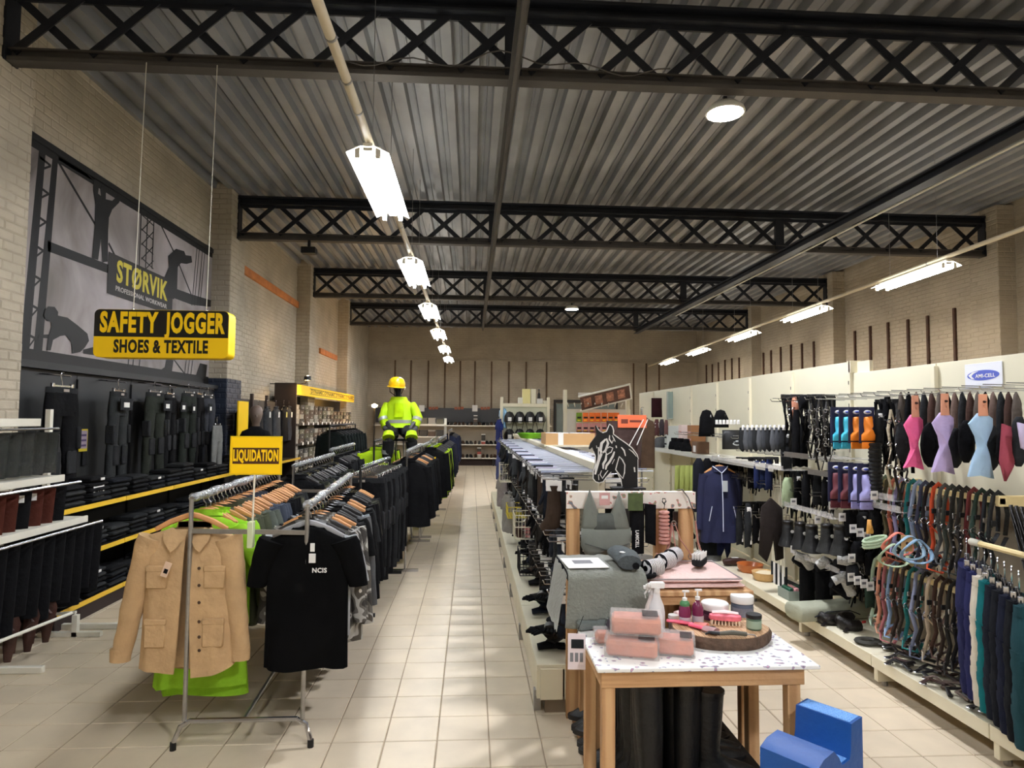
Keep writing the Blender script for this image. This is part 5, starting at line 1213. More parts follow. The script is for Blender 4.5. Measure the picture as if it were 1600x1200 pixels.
for pts, w2 in ln:
    m = M(); q3 = [hloc(HP(*q)) for q in pts]; ww = w2*1.35/8/FPX*HZ/2
    L_, R2 = [], []
    for i, q in enumerate(q3):
        a, b_ = Vector(q3[max(0, i-1)]), Vector(q3[min(len(q3)-1, i+1)]); d = (b_-a).normalized(); n2 = Vector((-d.y, d.x))*ww*(.55 if i in (0, len(q3)-1) else 1)
        L_.append(Vector(q)+n2); R2.append(Vector(q)-n2)
    for i in range(len(q3)-1): m.prism([tuple(L_[i]), tuple(L_[i+1]), tuple(R2[i+1]), tuple(R2[i])], (0, -.003, 0), (1, 0, 0), (0, 0, 1), (0, .003, 0))
    obj('white_line', m, WHITEP, t, smooth=False)
zb_ = HP(900, 1290).z-ho.z
obj('foot', M().box(-.02, -.05, zb_-.012, .20, .06, zb_, .003), BLACKM, t)
obj('stake', M().box(.07, .0, .29-ho.z, .10, .02, zb_, .003), BLACKM, t)

# ---------------- wooden display frame ----------------
DY_ = 3.88
def D(px, py): return P(px, py, y=DY_)
a, b_ = D(885, 770), D(1086, 782); zt = 1.315; xl, xr = a.x, b_.x
t = thing('pine_stand', 'pine post frame with a floral-wrapped top board, hung with grey hood and pink straps', 'stand', (xl, DY_, 0))
for px, w2 in ((886, .078), (1023, .075), (1063, .08)):
    x_ = D(px, 800).x-xl; obj('post', M().box(x_, -.0, 0 if px != 1023 else .0, x_+w2, .045, zt-.01, .003), PINEW, t)
obj('middle_board', M().box(.10, .05, .45, xr-xl, .07, .9, .003), PINEW, t)
FLOW = ramp_mat('floral_paper', [(0, (232, 224, 214)), (.60, (236, 228, 220)), (.66, (206, 130, 130)), (.72, (150, 156, 120)), (.78, (120, 120, 130))], 38, .6, bump=0, detail=0)
obj('top_board', M().box(-.002, -.012, zt-.095, xr-xl, .0, zt, .002).box(-.002, -.012, zt, xr-xl, .05, zt+.004), FLOW, t, smooth=False)
# grey horse hood
GH = mat('grey_lycra', (116, 120, 112), .75, nscale=7, nvar=.10, bump=.4, bscale=12)
GHD = mat('grey_lycra_dark', (84, 88, 84), .75, nscale=7, nvar=.1, bump=.4, bscale=12)
q0 = D(945, 800)
t = thing('horse_hood', 'grey stretch horse hood with two pointed ears hung on the floral board', 'hood', (q0.x, DY_-.05, q0.z))
def hl2(px, py): p = D(px, py); return (p.x-q0.x, p.z-q0.z)
outl = [(919, 763), (930, 800), (946, 805), (952, 803), (964, 766), (975, 810), (983, 830), (981, 850), (972, 872), (958, 868), (940, 863), (925, 866), (915, 870), (906, 845), (906, 822), (911, 790)]
# puffed front and back sheets
def puffed(outl, fn, th, rim=.006, rings=4):
    pts = [Vector(fn(*q)) for q in outl]; c = sum(pts, Vector((0, 0)))/len(pts); m = M(); rr = []
    for k in range(rings+1):
        u = k/rings; s_ = 1-u*.93; rr.append([(c.x+(p.x-c.x)*s_+.004*math.sin(i*1.9+k), -rim-th*math.sin(u*PI/2)-.004*math.sin(i*2.3+k*1.3)*u, c.y+(p.y-c.y)*s_) for i, p in enumerate(pts)])
    back = [(p.x, rim, p.y) for p in pts]
    return m.rings([back]+rr)
obj('hood_body', puffed([(906, 822), (981, 822), (984, 838), (981, 852), (972, 872), (958, 868), (940, 863), (925, 866), (915, 870), (906, 850)], hl2, .03), GH, t, ang=1.3)
for poly in ([(919, 763), (926, 785), (934, 803), (932, 826), (906, 826), (910, 792)], [(964, 766), (972, 792), (982, 826), (955, 826), (950, 803), (957, 788)]): obj('ear', puffed(poly, hl2, .022), GH, t, ang=1.3)
obj('brow', puffed([(926, 800), (958, 800), (962, 826), (924, 826)], hl2, .026), GHD, t, ang=1.3)
obj('seam', M().tube([(hl2(910, 845)[0], -.034, hl2(910, 845)[1]), (hl2(945, 862)[0], -.045, hl2(945, 855)[1]), (hl2(978, 845)[0], -.034, hl2(978, 845)[1])], .003, 5), GHD, t)
cdz = obj('card', M().box(hl2(933, 780)[0], -.022, hl2(940, 787)[1], hl2(949, 780)[0], -.018, hl2(940, 768)[1]), mat('card_rose', (196, 150, 146), .6), t); obj('card_print', M().box(hl2(936, 780)[0], -.0235, hl2(940, 777)[1], hl2(946, 780)[0], -.0222, hl2(940, 772)[1]), WHITEP, cdz)
# black socks with green card
q0 = D(993, 800); t = thing('horse_stockings', 'black leg stockings with a green card and white sideways lettering', 'stockings', (q0.x, DY_-.05, q0.z))
obj('stocking', puffed([(984, 785), (1002, 785), (1003, 862), (984, 864)], hl2q := (lambda px, py: (D(px, py).x-q0.x, D(px, py).z-q0.z)), .02), BLK, t, ang=1.2)
obj('stocking', puffed([(1004, 785), (1020, 787), (1021, 850), (1005, 845)], hl2q, .02), BLK, t, ang=1.2)
obj('card', M().box(hl2q(976, 780)[0], -.036, hl2q(980, 795)[1], hl2q(999, 780)[0], -.03, hl2q(980, 768)[1], .002), mat('card_green', (74, 88, 50), .6, nscale=20, nvar=.3), t)
text('LAMICELL', t, (D(990, 838).x, DY_-.083, D(990, 838).z), (0, 0, -1), (1, 0, 0), .028, WHITEP, 1, .0005, .03, width=.10)
# pink haynet roll on black clip
q0 = D(1033, 785); t = thing('pink_lead_roll', 'pink rolled lead hanging from a black snap hook', 'lead', (q0.x, DY_-.06, q0.z))
PNK = mat('pink_nylon', (206, 150, 140), .7, bump=.3, bscale=30)
obj('snap_hook', M().tube([(0, 0, .0), (.012, 0, .015), (.006, 0, .03), (-.008, 0, .03), (-.01, 0, .012), (.004, 0, -.005), (0, 0, -.03)], .004, 6), BLACKM, t)
m = M()
for k in range(9): m.lathe([(.018, 0), (.032, .006), (.032, .016), (.018, .022)], (0, 0, -.04-.022*(k+1)), 12)
obj('coil', m.lathe([(.02, -.245), (.03, -.24), (.02, -.235)], n=12) if False else m, PNK, t)
# pink halter and lead at right
t = thing('pink_halter', 'dusty pink web halter hanging on the pine post', 'halter', (D(1055, 800).x, DY_-.03, D(1055, 800).z))
hq = lambda px, py, dy=0: (D(px, py).x-D(1055, 800).x, dy, D(px, py).z-D(1055, 800).z)
for pts in ([(1046, 815), (1040, 850), (1030, 866)], [(1050, 815), (1058, 840), (1076, 866)], [(1022, 862), (1050, 872), (1086, 878)], [(1022, 868), (1052, 885), (1078, 884)], [(1046, 815), (1050, 850), (1062, 890)]):
    obj('strap', M().tube([hq(*q, -.02-.012*i) for i, q in enumerate(pts)], .011, 6, flat=.3), PNK, t)
for q in ((1048, 815), (1030, 864), (1074, 866)): obj('ring', M().tube([Vector(hq(*q, -.03))+Vector((.014*math.cos(a), 0, .014*math.sin(a))) for a in [2*PI*k/10 for k in range(10)]], .003, 5, closed=True), STEEL, t)
t = thing('pink_rein', 'black and pink rein looped over the right end of the floral board', 'rein', (D(1070, 770).x, DY_-.02, D(1070, 770).z))
hq2 = lambda px, py, dy=0: (D(px, py).x-D(1070, 770).x, dy, D(px, py).z-D(1070, 770).z)
obj('strap', M().tube([hq2(1061, 766, .05), hq2(1064, 764, 0), hq2(1072, 776, -.02), hq2(1080, 798, -.02), hq2(1084, 820, -.02)], .009, 6, flat=.35), LEA, t)
obj('grip', M().tube([hq2(1082, 812, -.03), hq2(1086, 845, -.03), hq2(1094, 868, -.03)], .011, 6, flat=.4), PNK, t)
obj('lower_strap', M().tube([hq2(1084, 845, -.02), hq2(1092, 880, -.02), hq2(1096, 895, -.0)], .009, 6, flat=.35), BRLEA, t)

# ---------------- tables ----------------
TSP = ramp_mat('speckled_top', [(0, (238, 236, 230)), (.64, (238, 236, 230)), (.68, (150, 158, 178)), (.74, (196, 150, 170)), (.80, (120, 120, 130))], 45, .35, bump=0, detail=0)
T1 = .72
PRAIL = ramp_mat('pine_rail', [(.3, (176, 134, 92)), (.5, (196, 154, 110)), (.7, (208, 168, 124))], 3, .5, 'noise', .12, (.6, 6, 14), 3, False, 1)
t = thing('pine_table', 'front pine table with a speckled white top', 'table', (.55, 2.74, 0))
obj('tabletop', M().box(-.02, -.02, T1-.016, .93, .50, T1, .003), TSP, t)
obj('apron', M().box(.0, .0, T1-.085, .87, .03, T1-.016, .002), PRAIL, t); obj('apron', M().box(.0, .44, T1-.085, .87, .47, T1-.016, .002), PRAIL, t)
obj('apron', M().box(.0, .03, T1-.085, .03, .44, T1-.016, .002), PRAIL, t); obj('apron', M().box(.84, .03, T1-.085, .87, .44, T1-.016, .002), PRAIL, t)
for x_, y in ((.005, .005), (.80, .005), (.005, .41), (.80, .41)): obj('leg', M().box(x_, y, 0, x_+.055, y+.055, T1-.03, .004), PINEW, t)
T2 = .88
t = thing('pine_table', 'rear pine table, a step higher, under the pink cloths', 'table', (.62, 3.30, 0))
obj('tabletop', M().box(.0, .0, T2-.025, .83, .53, T2, .003), PINEW, t)
obj('apron', M().box(.02, .01, T2-.07, .81, .03, T2-.025, .002), PRAIL, t)
for x_, y in ((.01, .02), (.765, .02), (.01, .46), (.765, .46)): obj('leg', M().box(x_, y, 0, x_+.055, y+.05, T2-.025, .004), PINEW, t)
def on1(px, py): p = P(px, py, z=T1); return (p.x, p.y, T1)
def on2(px, py): p = P(px, py, z=T2); return (p.x, p.y, T2)
# boots on a wooden plinth
t = thing('boot_plinth', 'low brown wooden plinth carrying black rubber boots under the tables', 'plinth', (.60, 2.55, 0))
obj('upper_plank', M().box(.36, .2, .195, .70, 1.30, .214, .003).box(.37, .2, .045, .39, 1.3, .195), BLACKM, t)
for k in range(4): obj('plank', M().box(.0+.185*k, 0, .0, .18+.185*k, 1.30, .045, .003), ramp_mat('worn_plank', [(.3, (150, 104, 66)), (.6, (176, 126, 84))], 3, .6, 'wave', .15, (1, 1, .15), 3, False, 3), t)
bt = thing('rubber_boot', 'x', 'boot')
rr = []
sp2 = [(0, -.0, .58, .064, .058), (0, -.0, .36, .058, .055), (0, 0, .18, .050, .048), (-.005, 0, .12, .052, .045), (-.03, 0, .08, .075, .044), (-.065, 0, .05, .11, .047), (-.085, 0, .02, .135, .05)]
obj('shaft', M().rings([[(x_+a_*math.copysign(abs(math.cos(q))**.9, math.cos(q)), y+b2*math.sin(q), z) for q in [2*PI*k/16 for k in range(16)]] for x_, y, z, a_, b2 in sp2]), RUB, bt, ang=1)
obj('sole', M().rings([[(-.085+.14*math.copysign(abs(math.cos(q))**.8, math.cos(q)), .053*math.sin(q), z) for q in [2*PI*k/16 for k in range(16)]] for z in (.0, .024)]), BLACKM, bt); obj('heel', M().box(-.005, -.04, -.0, .055, .04, .03, .006), BLACKM, bt)
obj('top_band', M().rings([[(x_*q_*math.cos(q), .058*q_*math.sin(q), z) for q in [2*PI*k/16 for k in range(16)]] for z, x_, q_ in ((.56, .066, 1.03), (.583, .066, 1.03), (.583, .06, .9))]), LEA, bt)
for k in range(11):
    for s_ in (0, 1, 2, 3):
        y = 2.84+k*.094; o = dup(bt, ((.79, 1.12, .95, 1.05)[s_], y+(.05 if s_ > 1 else 0), .046 if s_ != 3 else .216), (.12 if k % 2 else -.05)+(PI if s_ in (1, 3) else 0), 'black rubber boot in the %s file, %s from the front on the wooden plinth' % (('left', 'right', 'middle', 'raised right')[s_], nth(k)), 'rubber boots under the tables'); o.scale = (1, 1, (.98, .24, .95, .60)[s_]-.02*(k % 3)); o.rotation_euler.y = .03*((k+s_) % 3-1)
delete_tree(bt)
# grey rug draped over a box
t = thing('folded_rug_box', 'grey fleece rug draped over the corner of the rear table', 'rug', (.72, 3.30, T2))
f = fold(88)
dx0, dx1 = -.23, .16
m = M(); N = 22; rr = []
prof_ = [(.40, .105), (.20, .115), (.02, .112), (-.03, .10), (-.05, .07), (-.055, .0), (-.06, -.06), (-.065, -.11), (-.075, -.15)]
for j, (y, z) in enumerate(prof_):
    row_ = []
    for i in range(N+1):
        u = i/N; sp3 = 1+.10*max(0, j-3)/5; x_ = (dx0+dx1)/2+((dx1-dx0)*(u-.5))*sp3
        row_.append((x_, y-.018*f(u*6+j*.15)*max(0, j-2)/4, z+(.006*f(u*7+j) if j < 4 else 0)-(.05*math.sin(u*PI)*0)))
    rr.append(row_)
def sheet(rows, th=.008):
    m = M(); R, Cn = len(rows), len(rows[0])
    for s_ in (0, 1):
        m.v += [(x, y+(th if s_ else 0), z-(th if s_ else 0)) for r in rows for x, y, z in r]
    n0 = R*Cn
    for j in range(R-1):
        for i in range(Cn-1):
            a = j*Cn+i; m.f.append((a, a+1, a+Cn+1, a+Cn)); m.f.append((n0+a, n0+a+Cn, n0+a+Cn+1, n0+a+1))
    for i in range(Cn-1): m.f.append((i, n0+i, n0+i+1, i+1)); a = (R-1)*Cn+i; m.f.append((a, a+1, n0+a+1, n0+a))
    for j in range(R-1): a = j*Cn; m.f.append((a, a+Cn, n0+a+Cn, n0+a)); a = j*Cn+Cn-1; m.f.append((a, n0+a, n0+a+Cn, a+Cn))
    return m
FLC = mat('grey_fleece', (120, 122, 112), .9, nscale=6, nvar=.08, bump=.5, bscale=60, sheen=.3)
obj('drape', sheet(rr), FLC, t, ang=1.3)
ls = [[(dx0-.01-.01*k-.01*f(j*.8), .38-.43*j/10, .10-.055*k-.02*f(j*.7+k)) for j in range(11)] for k in range(6)]
obj('side_drape', sheet(ls), FLC, t, ang=1.3)
obj('box_inside', M().box(dx0+.03, -.03, .002, dx1-.02, .36, .098, .01), BLK2, t)
t = thing('paper_wrap', 'white printed paper sleeve lying on the draped grey rug', 'packaging', (.60, 3.42, T2+.118), .05); obj('sheet', M().box(-.11, -.11, 0, .10, .12, .004, .001), WHITEP, t); obj('print', M().box(-.06, -.02, .0042, .04, .06, .005), mat('print_grey', (120, 120, 124), .6), t)
t = thing('rolled_blanket', 'grey and black rolled blanket at the right end of the draped rug', 'blanket', (.80, 3.40, T2+.118)); obj('roll', M().tube([(0, -.13, .035), (.01, 0, .04), (0, .14, .035)], [.06, .068, .06], 14, flat=.6), mat('slate_knit', (70, 76, 78), .9, bump=.5, bscale=60), t); obj('binding', M().tube([(.03, -.14, .02), (.05, 0, .02), (.03, .15, .02)], .018, 8), BLK, t)
obj('label', M().lathe([(.001, 0), (.016, 0), (.016, .003), (.001, .003)], (-.02, -.06, .072), 12), WHITEP, t)
t = thing('garment_pack', 'pale grey-green folded pack in clear film on the front table corner', 'pack', on1(932, 978), .25); o = obj('cloth', folded(.24, .14, .045, 4), mat('sage_knit', (136, 144, 138), .85, bump=.4, bscale=60), t); obj('film', folded(.25, .15, .05, 4), BAG, t); obj('stripe', M().box(.03, -.06, .048, .10, .05, .053), mat('pale_sage', (190, 198, 192), .6), t)
# info card hanging at the left
t = thing('price_card', 'white card with a dark rug picture hanging left of the front table', 'card', (P(901, 1018, y=3.0).x, 3.0, P(901, 1018, y=3.0).z), -.1)
obj('sheet', M().box(-.04, -.002, -.08, .04, .002, .08), mat('pinkish_card', (226, 212, 214), .6), t); obj('picture', M().box(-.025, -.004, .015, .032, -.0021, .055), BLK2, t)
for k in range(3): obj('print', M().box(-.03+k*.022, -.003, -.045, -.015+k*.022, -.0021, -.005), mat('print_grey', (150, 146, 150), .6), t)
obj('string', M().cyl((0, 0, .08), (.03, .0, .16), .0015, 4), BLK, t)
# pink saddle cloth, wraps and brushes on the rear table
PKC = mat('pink_cotton', (222, 188, 180), .8, nscale=5, nvar=.05, bump=.4, bscale=50)
t = thing('saddle_cloth', 'pale pink quilted saddle cloth folded on the rear table', 'saddle cloth', (1.17, 3.56, T2), .0); obj('lower_fold', folded(.50, .46, .03, 1), PKC, t); o = obj('upper_fold', folded(.48, .44, .025, 2), PKC, t); o.location.z = .028
obj('piping', M().tube([(-.24, -.22, .052), (.235, -.22, .052), (.235, .21, .052), (-.24, .21, .052)], .004, 5, closed=True), mat('grey_piping', (160, 150, 150), .6), t)
t = thing('pink_bandage', 'salmon pink bandage strip at the back of the rear table', 'bandage', (.90, 3.70, T2+.0), -.2); obj('cloth', folded(.20, .12, .05, 3), mat('salmon_cotton', (226, 164, 154), .8), t)
STR = ramp_mat('zebra_wrap', [(0, (235, 232, 232)), (.5, (26, 26, 30))], 30, .7, 'wave', .1, (1, 1, 1), 1, True, 2)
for k, (px, py) in enumerate(((1020, 917), (1040, 905), (1052, 896))):
    p = on2(px, py); t = thing('wrap_roll', 'black and white striped wrap roll, %s of three on the pink cloth' % nth(k), 'wrap roll', (p[0], p[1], T2+.055+.045), .5+k*.2, 'striped wrap rolls'); obj('roll', M().tube([(-.05, 0, 0), (-.048, 0, 0), (.048, 0, 0), (.05, 0, 0)], [.025, .044, .044, .025], 16), STR, t); obj('core', M().tube([(-.052, 0, 0), (.052, 0, 0)], .015, 10), BLK, t)
t = thing('hoop_brush', 'dark rubber ring lying on the pink cloth beside the striped rolls', 'ring', (on2(1018, 922)[0]-.03, on2(1018, 922)[1]+.02, T2+.075), 0); obj('ring', M().tube([(.05*math.cos(a), .05*math.sin(a), 0) for a in [2*PI*k/16 for k in range(16)]], .012, 8, closed=True), BLK, t)
def brush(label, loc, rz, W, D, H, back, bris, name='grooming_brush', group=None):
    t = thing(name, label, 'brush', loc, rz, group); obj('back', M().rings([[(W/2*s_*math.copysign(abs(math.cos(a))**.7, math.cos(a)), D/2*s_*math.copysign(abs(math.sin(a))**.7, math.sin(a)), z) for a in [2*PI*k/20 for k in range(20)]] for z, s_ in ((H*.45, .98), (H*.6, 1.02), (H*.85, .98), (H, .7))]), back, t)
    m = M()
    for i in range(9):
        for j in range(4): x_, y = (i-4)*W*.1, (j-1.5)*D*.2; m.cyl((x_, y, H*.46), (x_*1.06, y*1.1, 0), .004, 5)
    tag(obj('bristles', m, bris, t), kind='stuff'); return t
t = brush('black brush with white bristles upturned on the pink cloth', (on2(1093, 903)[0], on2(1093, 903)[1], T2+.14), 1.0, .15, .07, .07, BLK2, WHITEP); t.rotation_euler = (PI, 0, 1.0)
# spray bottles
def spray(label, loc, s_, body, liquid=None, rz=0):
    t = thing('spray_bottle', label, 'bottle', loc, rz)
    obj('bottle', M().rings([[(.036*s_*q*math.cos(a), .026*s_*q*math.sin(a), z*s_) for a in [2*PI*k/18 for k in range(18)]] for z, q in ((0, .85), (.006, 1), (.10, 1), (.13, .85), (.165, .45), (.185, .4))]), body, t)
    if liquid: obj('label_band', M().rings([[(.037*s_*math.cos(a), .027*s_*math.sin(a), z*s_) for a in [2*PI*k/18 for k in range(18)]] for z in (.02, .075)]), liquid, t)
    h = obj('trigger_head', M().box(-.03*s_, -.012*s_, .20*s_, .034*s_, .012*s_, .228*s_, .005).lathe([(.014*s_, .182*s_), (.016*s_, .205*s_)], n=12), WHITEP, t)
    obj('trigger', M().tube([(-.02*s_, 0, .205*s_), (-.034*s_, 0, .185*s_), (-.030*s_, 0, .165*s_)], .004*s_, 6), WHITEP, h); obj('nozzle', M().box(-.04*s_, -.007*s_, .207*s_, -.03*s_, .007*s_, .222*s_, .002), WHITEP, h)
    return t
spray('clear spray bottle with peach liquid behind the salt blocks', (on1(990, 957)[0]+.0, 3.14, T1), 1.05, mat('milky_plastic', (226, 214, 208), .3), mat('peach_liquid', (226, 160, 150), .3))
spray('white spray bottle standing behind the salt blocks', (P(1026, 965, y=3.12).x, 3.12, T1), 1.12, mat('white_plastic', (222, 220, 220), .35), None)
t = thing('squat_bottle', 'squat white bottle in front of the white spray bottle', 'bottle', (P(1022, 975, y=3.02).x, 3.02, T1)); obj('body', M().lathe([(.04, 0), (.048, .03), (.045, .07), (.03, .095), (.014, .1), (.014, .12), (.001, .12)], n=18), mat('cloudy_plastic', (206, 212, 216), .25), t); obj('cap', M().lathe([(.017, .1), (.017, .125), (.001, .126)], n=12), WHITEP, t)
t = thing('wrapped_soap', 'small clear-wrapped dark bundle behind the salt blocks', 'packet', (P(968, 970, y=3.07).x, 3.07, T1)); obj('bundle', folded(.11, .09, .09, 2), mat('mauve_dark', (80, 66, 84), .6), t); obj('film', folded(.12, .10, .10, 3), BAG, t)
# salt blocks in clear boxes
SALT = mat('pink_salt', (206, 122, 92), .55, nscale=10, nvar=.2, bump=.5, bscale=20)
def saltbox(label, loc, rz, w_, d_, h_):
    t = thing('salt_block_box', label, 'box', loc, rz, 'salt blocks in clear boxes')
    obj('salt_block', M().box(-w_/2+.008, -d_/2+.008, .004, w_/2-.008, d_/2-.008, h_-.012, .012), SALT, t); obj('clear_box', M().box(-w_/2, -d_/2, 0, w_/2, d_/2, h_, .004), CLEAR, t, smooth=False)
    obj('lid_label', M().box(w_*.12, -d_*.3, h_+.0005, w_*.42, d_*.3, h_+.0015), mat('dark_film', (74, 66, 66), .25), t)
saltbox('lower front salt block box on the speckled table', (.715, 2.885, T1), -.28, .235, .13, .08)
saltbox('right salt block box on the speckled table', (.915, 2.905, T1), -.30, .17, .14, .078)
saltbox('upper salt block box lying on top of the others', (.745, 2.935, T1+.0825), -.22, .23, .15, .082)
saltbox('left rear salt block box half hidden under the upper one', (.66, 3.04, T1), -.12, .17, .10, .06)
# wood slice
cx, cy = 1.185, 3.085
t = thing('wood_slice', 'thick round slice of tree trunk with bark, carrying grooming tools', 'wood slice', (cx, cy, T1))
BARK = mat('bark', (92, 72, 58), .9, nscale=22, nvar=.35, bump=1.0, bscale=26); SLI = ramp_mat('slice_top', [(.3, (196, 158, 120)), (.55, (222, 190, 154)), (.8, (182, 140, 104))], 14, .6, 'wave', .1, (1, 1, .2), 2, False, 2)
fb = fold(12); N = 44
def ring_(s_, z): return [((.235*s_)*(1+.04*fb(2*PI*k/N))*math.cos(2*PI*k/N), (.19*s_)*(1+.04*fb(2*PI*k/N+1))*math.sin(2*PI*k/N), z) for k in range(N)]
obj('bark_ring', M().rings([ring_(.97, 0), ring_(1.0, .012), ring_(1.01, .04), ring_(.975, .053)]), BARK, t, ang=1); obj('cut_face', M().rings([ring_(.955, .048), ring_(.955, .0555), ring_(.3, .0565)]), SLI, t)
ZS = T1+.0562
def onS(px, py): p = P(px, py, z=ZS); return (p.x, p.y, ZS)
PB = mat('hot_pink_plastic', (232, 92, 120), .4); PBL = mat('pale_pink_plastic', (238, 168, 170), .5)
t = thing('hoof_brush', 'coral pink handled brush lying left on the wood slice', 'brush', onS(1075, 978), -.5); obj('handle', M().tube([(-.10, 0, .012), (-.03, 0, .014), (.03, .0, .012)], [.012, .015, .010], 8, flat=.6), PB, t); obj('head', M().tube([(.03, 0, .012), (.09, -.01, .012)], [.022, .03], 10, flat=.5), mat('salmon_brush', (226, 130, 120), .5), t)
t = thing('hoof_brush', 'coral pink and grey brush crossing beside the first on the wood slice', 'brush', onS(1095, 985), -.9); obj('handle', M().tube([(-.06, 0, .012), (.02, 0, .014)], [.013, .015], 8, flat=.6), PB, t); obj('head', M().tube([(.02, 0, .014), (.08, 0, .014)], [.026, .03], 10, flat=.5), mat('grey_rose_plastic', (170, 130, 130), .5), t)
t = thing('hoof_pick', 'grey hoof pick with soft handle lying across the wood slice', 'hoof pick', onS(1135, 995), -.12); obj('handle', M().tube([(-.03, 0, .014), (.03, .004, .018), (.09, 0, .014)], [.011, .014, .012], 8, flat=.8), mat('olive_grip', (74, 70, 56), .6), t); obj('pick', M().tube([(-.03, 0, .014), (-.075, .006, .016), (-.09, .01, .006)], [.009, .007, .004], 8), BLACKM, t); obj('wire_loop', M().tube([(.09, 0, .014), (.125, .004, .01), (.128, -.008, .006)], .003, 5), STEEL, t)
brush('dark oval brush with grey spots left of the hoof pick', onS(1108, 987), .3, .07, .03, .022, BLK2, mat('grey_bristle', (140, 140, 138), .7))
t = brush('pink and white striped block brush on the wood slice', onS(1133, 975), -.25, .15, .062, .05, mat('pink_block', (240, 120, 136), .5, nscale=18, nvar=.3), mat('cream_bristle', (236, 214, 186), .7)); obj('top_grip', M().tube([(-.06, 0, .052), (.0, 0, .056), (.06, 0, .052)], [.014, .02, .014], 8, flat=.5), mat('rose_white', (238, 206, 204), .5), t)
# pump bottles, jars
MAG = mat('magenta_liquid', (112, 26, 70), .15, coat=.5)
for k, (px, py, nm, cp) in enumerate(((1070, 955, 'magenta pump bottle with a green band', fab(60, 110, 60)), (1090, 952, 'magenta pump bottle right of the green-banded one', None))):
    y = 3.12+.02*k; p = P(px, py, y=y); t = thing('pump_bottle', nm, 'bottle', (p.x, y, ZS)); obj('body', M().lathe([(.026, 0), (.028, .01), (.028, .07), (.02, .09), (.011, .098), (.011, .11)], n=16), MAG, t); obj('label_band', M().lathe([(.0285, .005), (.0285, .035)], n=16), mat('silver_label', (186, 178, 186), .4), t)
    if cp: obj('green_band', M().lathe([(.022, .085), (.024, .095), (.02, .105), (.012, .11)], n=14), mat('green_pump', (66, 124, 78), .4), t)
    obj('pump', M().lathe([(.012, .108), (.012, .122), (.004, .125), (.004, .15), (.001, .15)], n=10).box(-.012, -.005, .148, .022, .005, .158, .002), WHITEP, t)
def jar(label, loc, r, h, bm_, lm, lab=None, lh=.25):
    t = thing('jar', label, 'jar', loc); obj('body', M().lathe([(r*.9, 0), (r, .006), (r, h*.72), (r*.9, h*.76), (.001, h*.76)], n=22), bm_, t); obj('lid', M().lathe([(r*1.04, h*.76), (r*1.06, h*.78), (r*1.06, h*.97), (r*1.0, h), (.001, h)], n=22), lm, t)
    if lab: obj('label', M().lathe([(r*1.012, h*.12), (r*1.012, h*.62)], n=22), lab, t)
jar('wide dark purple jar with white lid at the back of the table', (P(1117, 950, y=3.20).x, 3.20, T1+.0), .062, .135, mat('purple_glass', (58, 24, 48), .15), WHITEP, mat('plum_label', (88, 40, 72), .4))
p = P(1156, 975, y=3.17); 
jar('slate blue jar with white lid at the right of the wood slice', (1.375, 3.27, T1), .054, .15, mat('slate_jar', (92, 100, 118), .3), WHITEP, mat('slate_label', (130, 130, 140), .5, nscale=30, nvar=.4))
jar('small dark green jar with black lid on the right edge of the wood slice', (onS(1181, 985)[0], onS(1181, 985)[1]+.02, ZS), .034, .07, mat('green_jar', (84, 110, 92), .4), BLACKM, mat('sage_label', (150, 170, 150), .5))
jar('small clear jar behind the left end of the wood slice', (P(1052, 962, y=3.22).x, 3.22, T1), .024, .07, mat('smoke_jar', (130, 120, 124), .2), WHITEP)
t = thing('cream_bottle', 'small pale bottle lying beside the pump bottles', 'bottle', (onS(1062, 962)[0], onS(1062, 962)[1], ZS), .5); obj('body', M().tube([(-.03, 0, .014), (.03, 0, .014)], .013, 10), mat('rose_white', (238, 206, 204), .5), t); obj('cap', M().tube([(.03, 0, .014), (.045, 0, .014)], .009, 10), WHITEP, t)

# ---------------- blue mounting block ----------------
BLU = mat('blue_block', (14, 74, 146), .5, nscale=5, nvar=.05, bump=.15, bscale=30)
BLU2 = mat('blue_block_tread', (112, 164, 226), .45, bump=.5, bscale=60)
zt = .60
A, B_, C_ = P(1261, 1091, z=zt), P(1244, 1103, z=zt), P(1347, 1120, z=zt)
ex = (C_-A).normalized(); ey = (B_-A); ey = (ey-ex*ey.dot(ex)).normalized(); Lb = (C_-A).length
t = thing('mounting_block', 'blue plastic two-ridge mounting block beside the front table', 'step stool', (A.x, A.y, 0)); o0 = Vector((A.x, A.y, 0))
wr = .095
prof_b = [(0, 0), (0, zt), (wr, zt), (wr+.010, zt-.10), (wr+.02, zt-.125), (wr+.085, zt-.125), (wr+.11, zt-.09), (wr+.15, zt-.055), (wr+.23, zt-.06), (wr+.28, zt-.08), (wr+.295, 0), (wr+.22, 0), (wr+.20, .10), (.10, .10), (.085, 0)]
obj('block_body', M().prism(prof_b, (0, 0, 0), ey, (0, 0, 1), ex*Lb), BLU, t, ang=.4)
def tread(u0, u1, z, nm):
    q0_ = ey*u0; m = M(); 
    m.prism([(u0, 0), (u1, 0), (u1, .002), (u0, .002)], ex*.01+Vector((0, 0, z)), ey, (0, 0, 1), ex*(Lb-.02)); obj(nm, m, BLU2, t, smooth=False)
    m = M(); nx, ny = 18, max(3, int((u1-u0)/.016))
    for i in range(nx):
        for j in range(ny):
            c = ex*(.02+(Lb-.04)*i/(nx-1))+ey*(u0+.008+(u1-u0-.016)*j/(ny-1))+Vector((0, 0, z+.002)); s_ = .0035
            m.add([c+ex*s_, c+ey*s_, c-ex*s_, c-ey*s_, c+Vector((0, 0, .003))], [(0, 1, 4), (1, 2, 4), (2, 3, 4), (3, 0, 4)])
    tag(obj('grip_studs', m, BLU2, t, smooth=False), kind='stuff')
tread(.006, wr-.006, zt, 'top_tread'); tread(wr+.024, wr+.082, zt-.125, 'low_tread')
m = M()
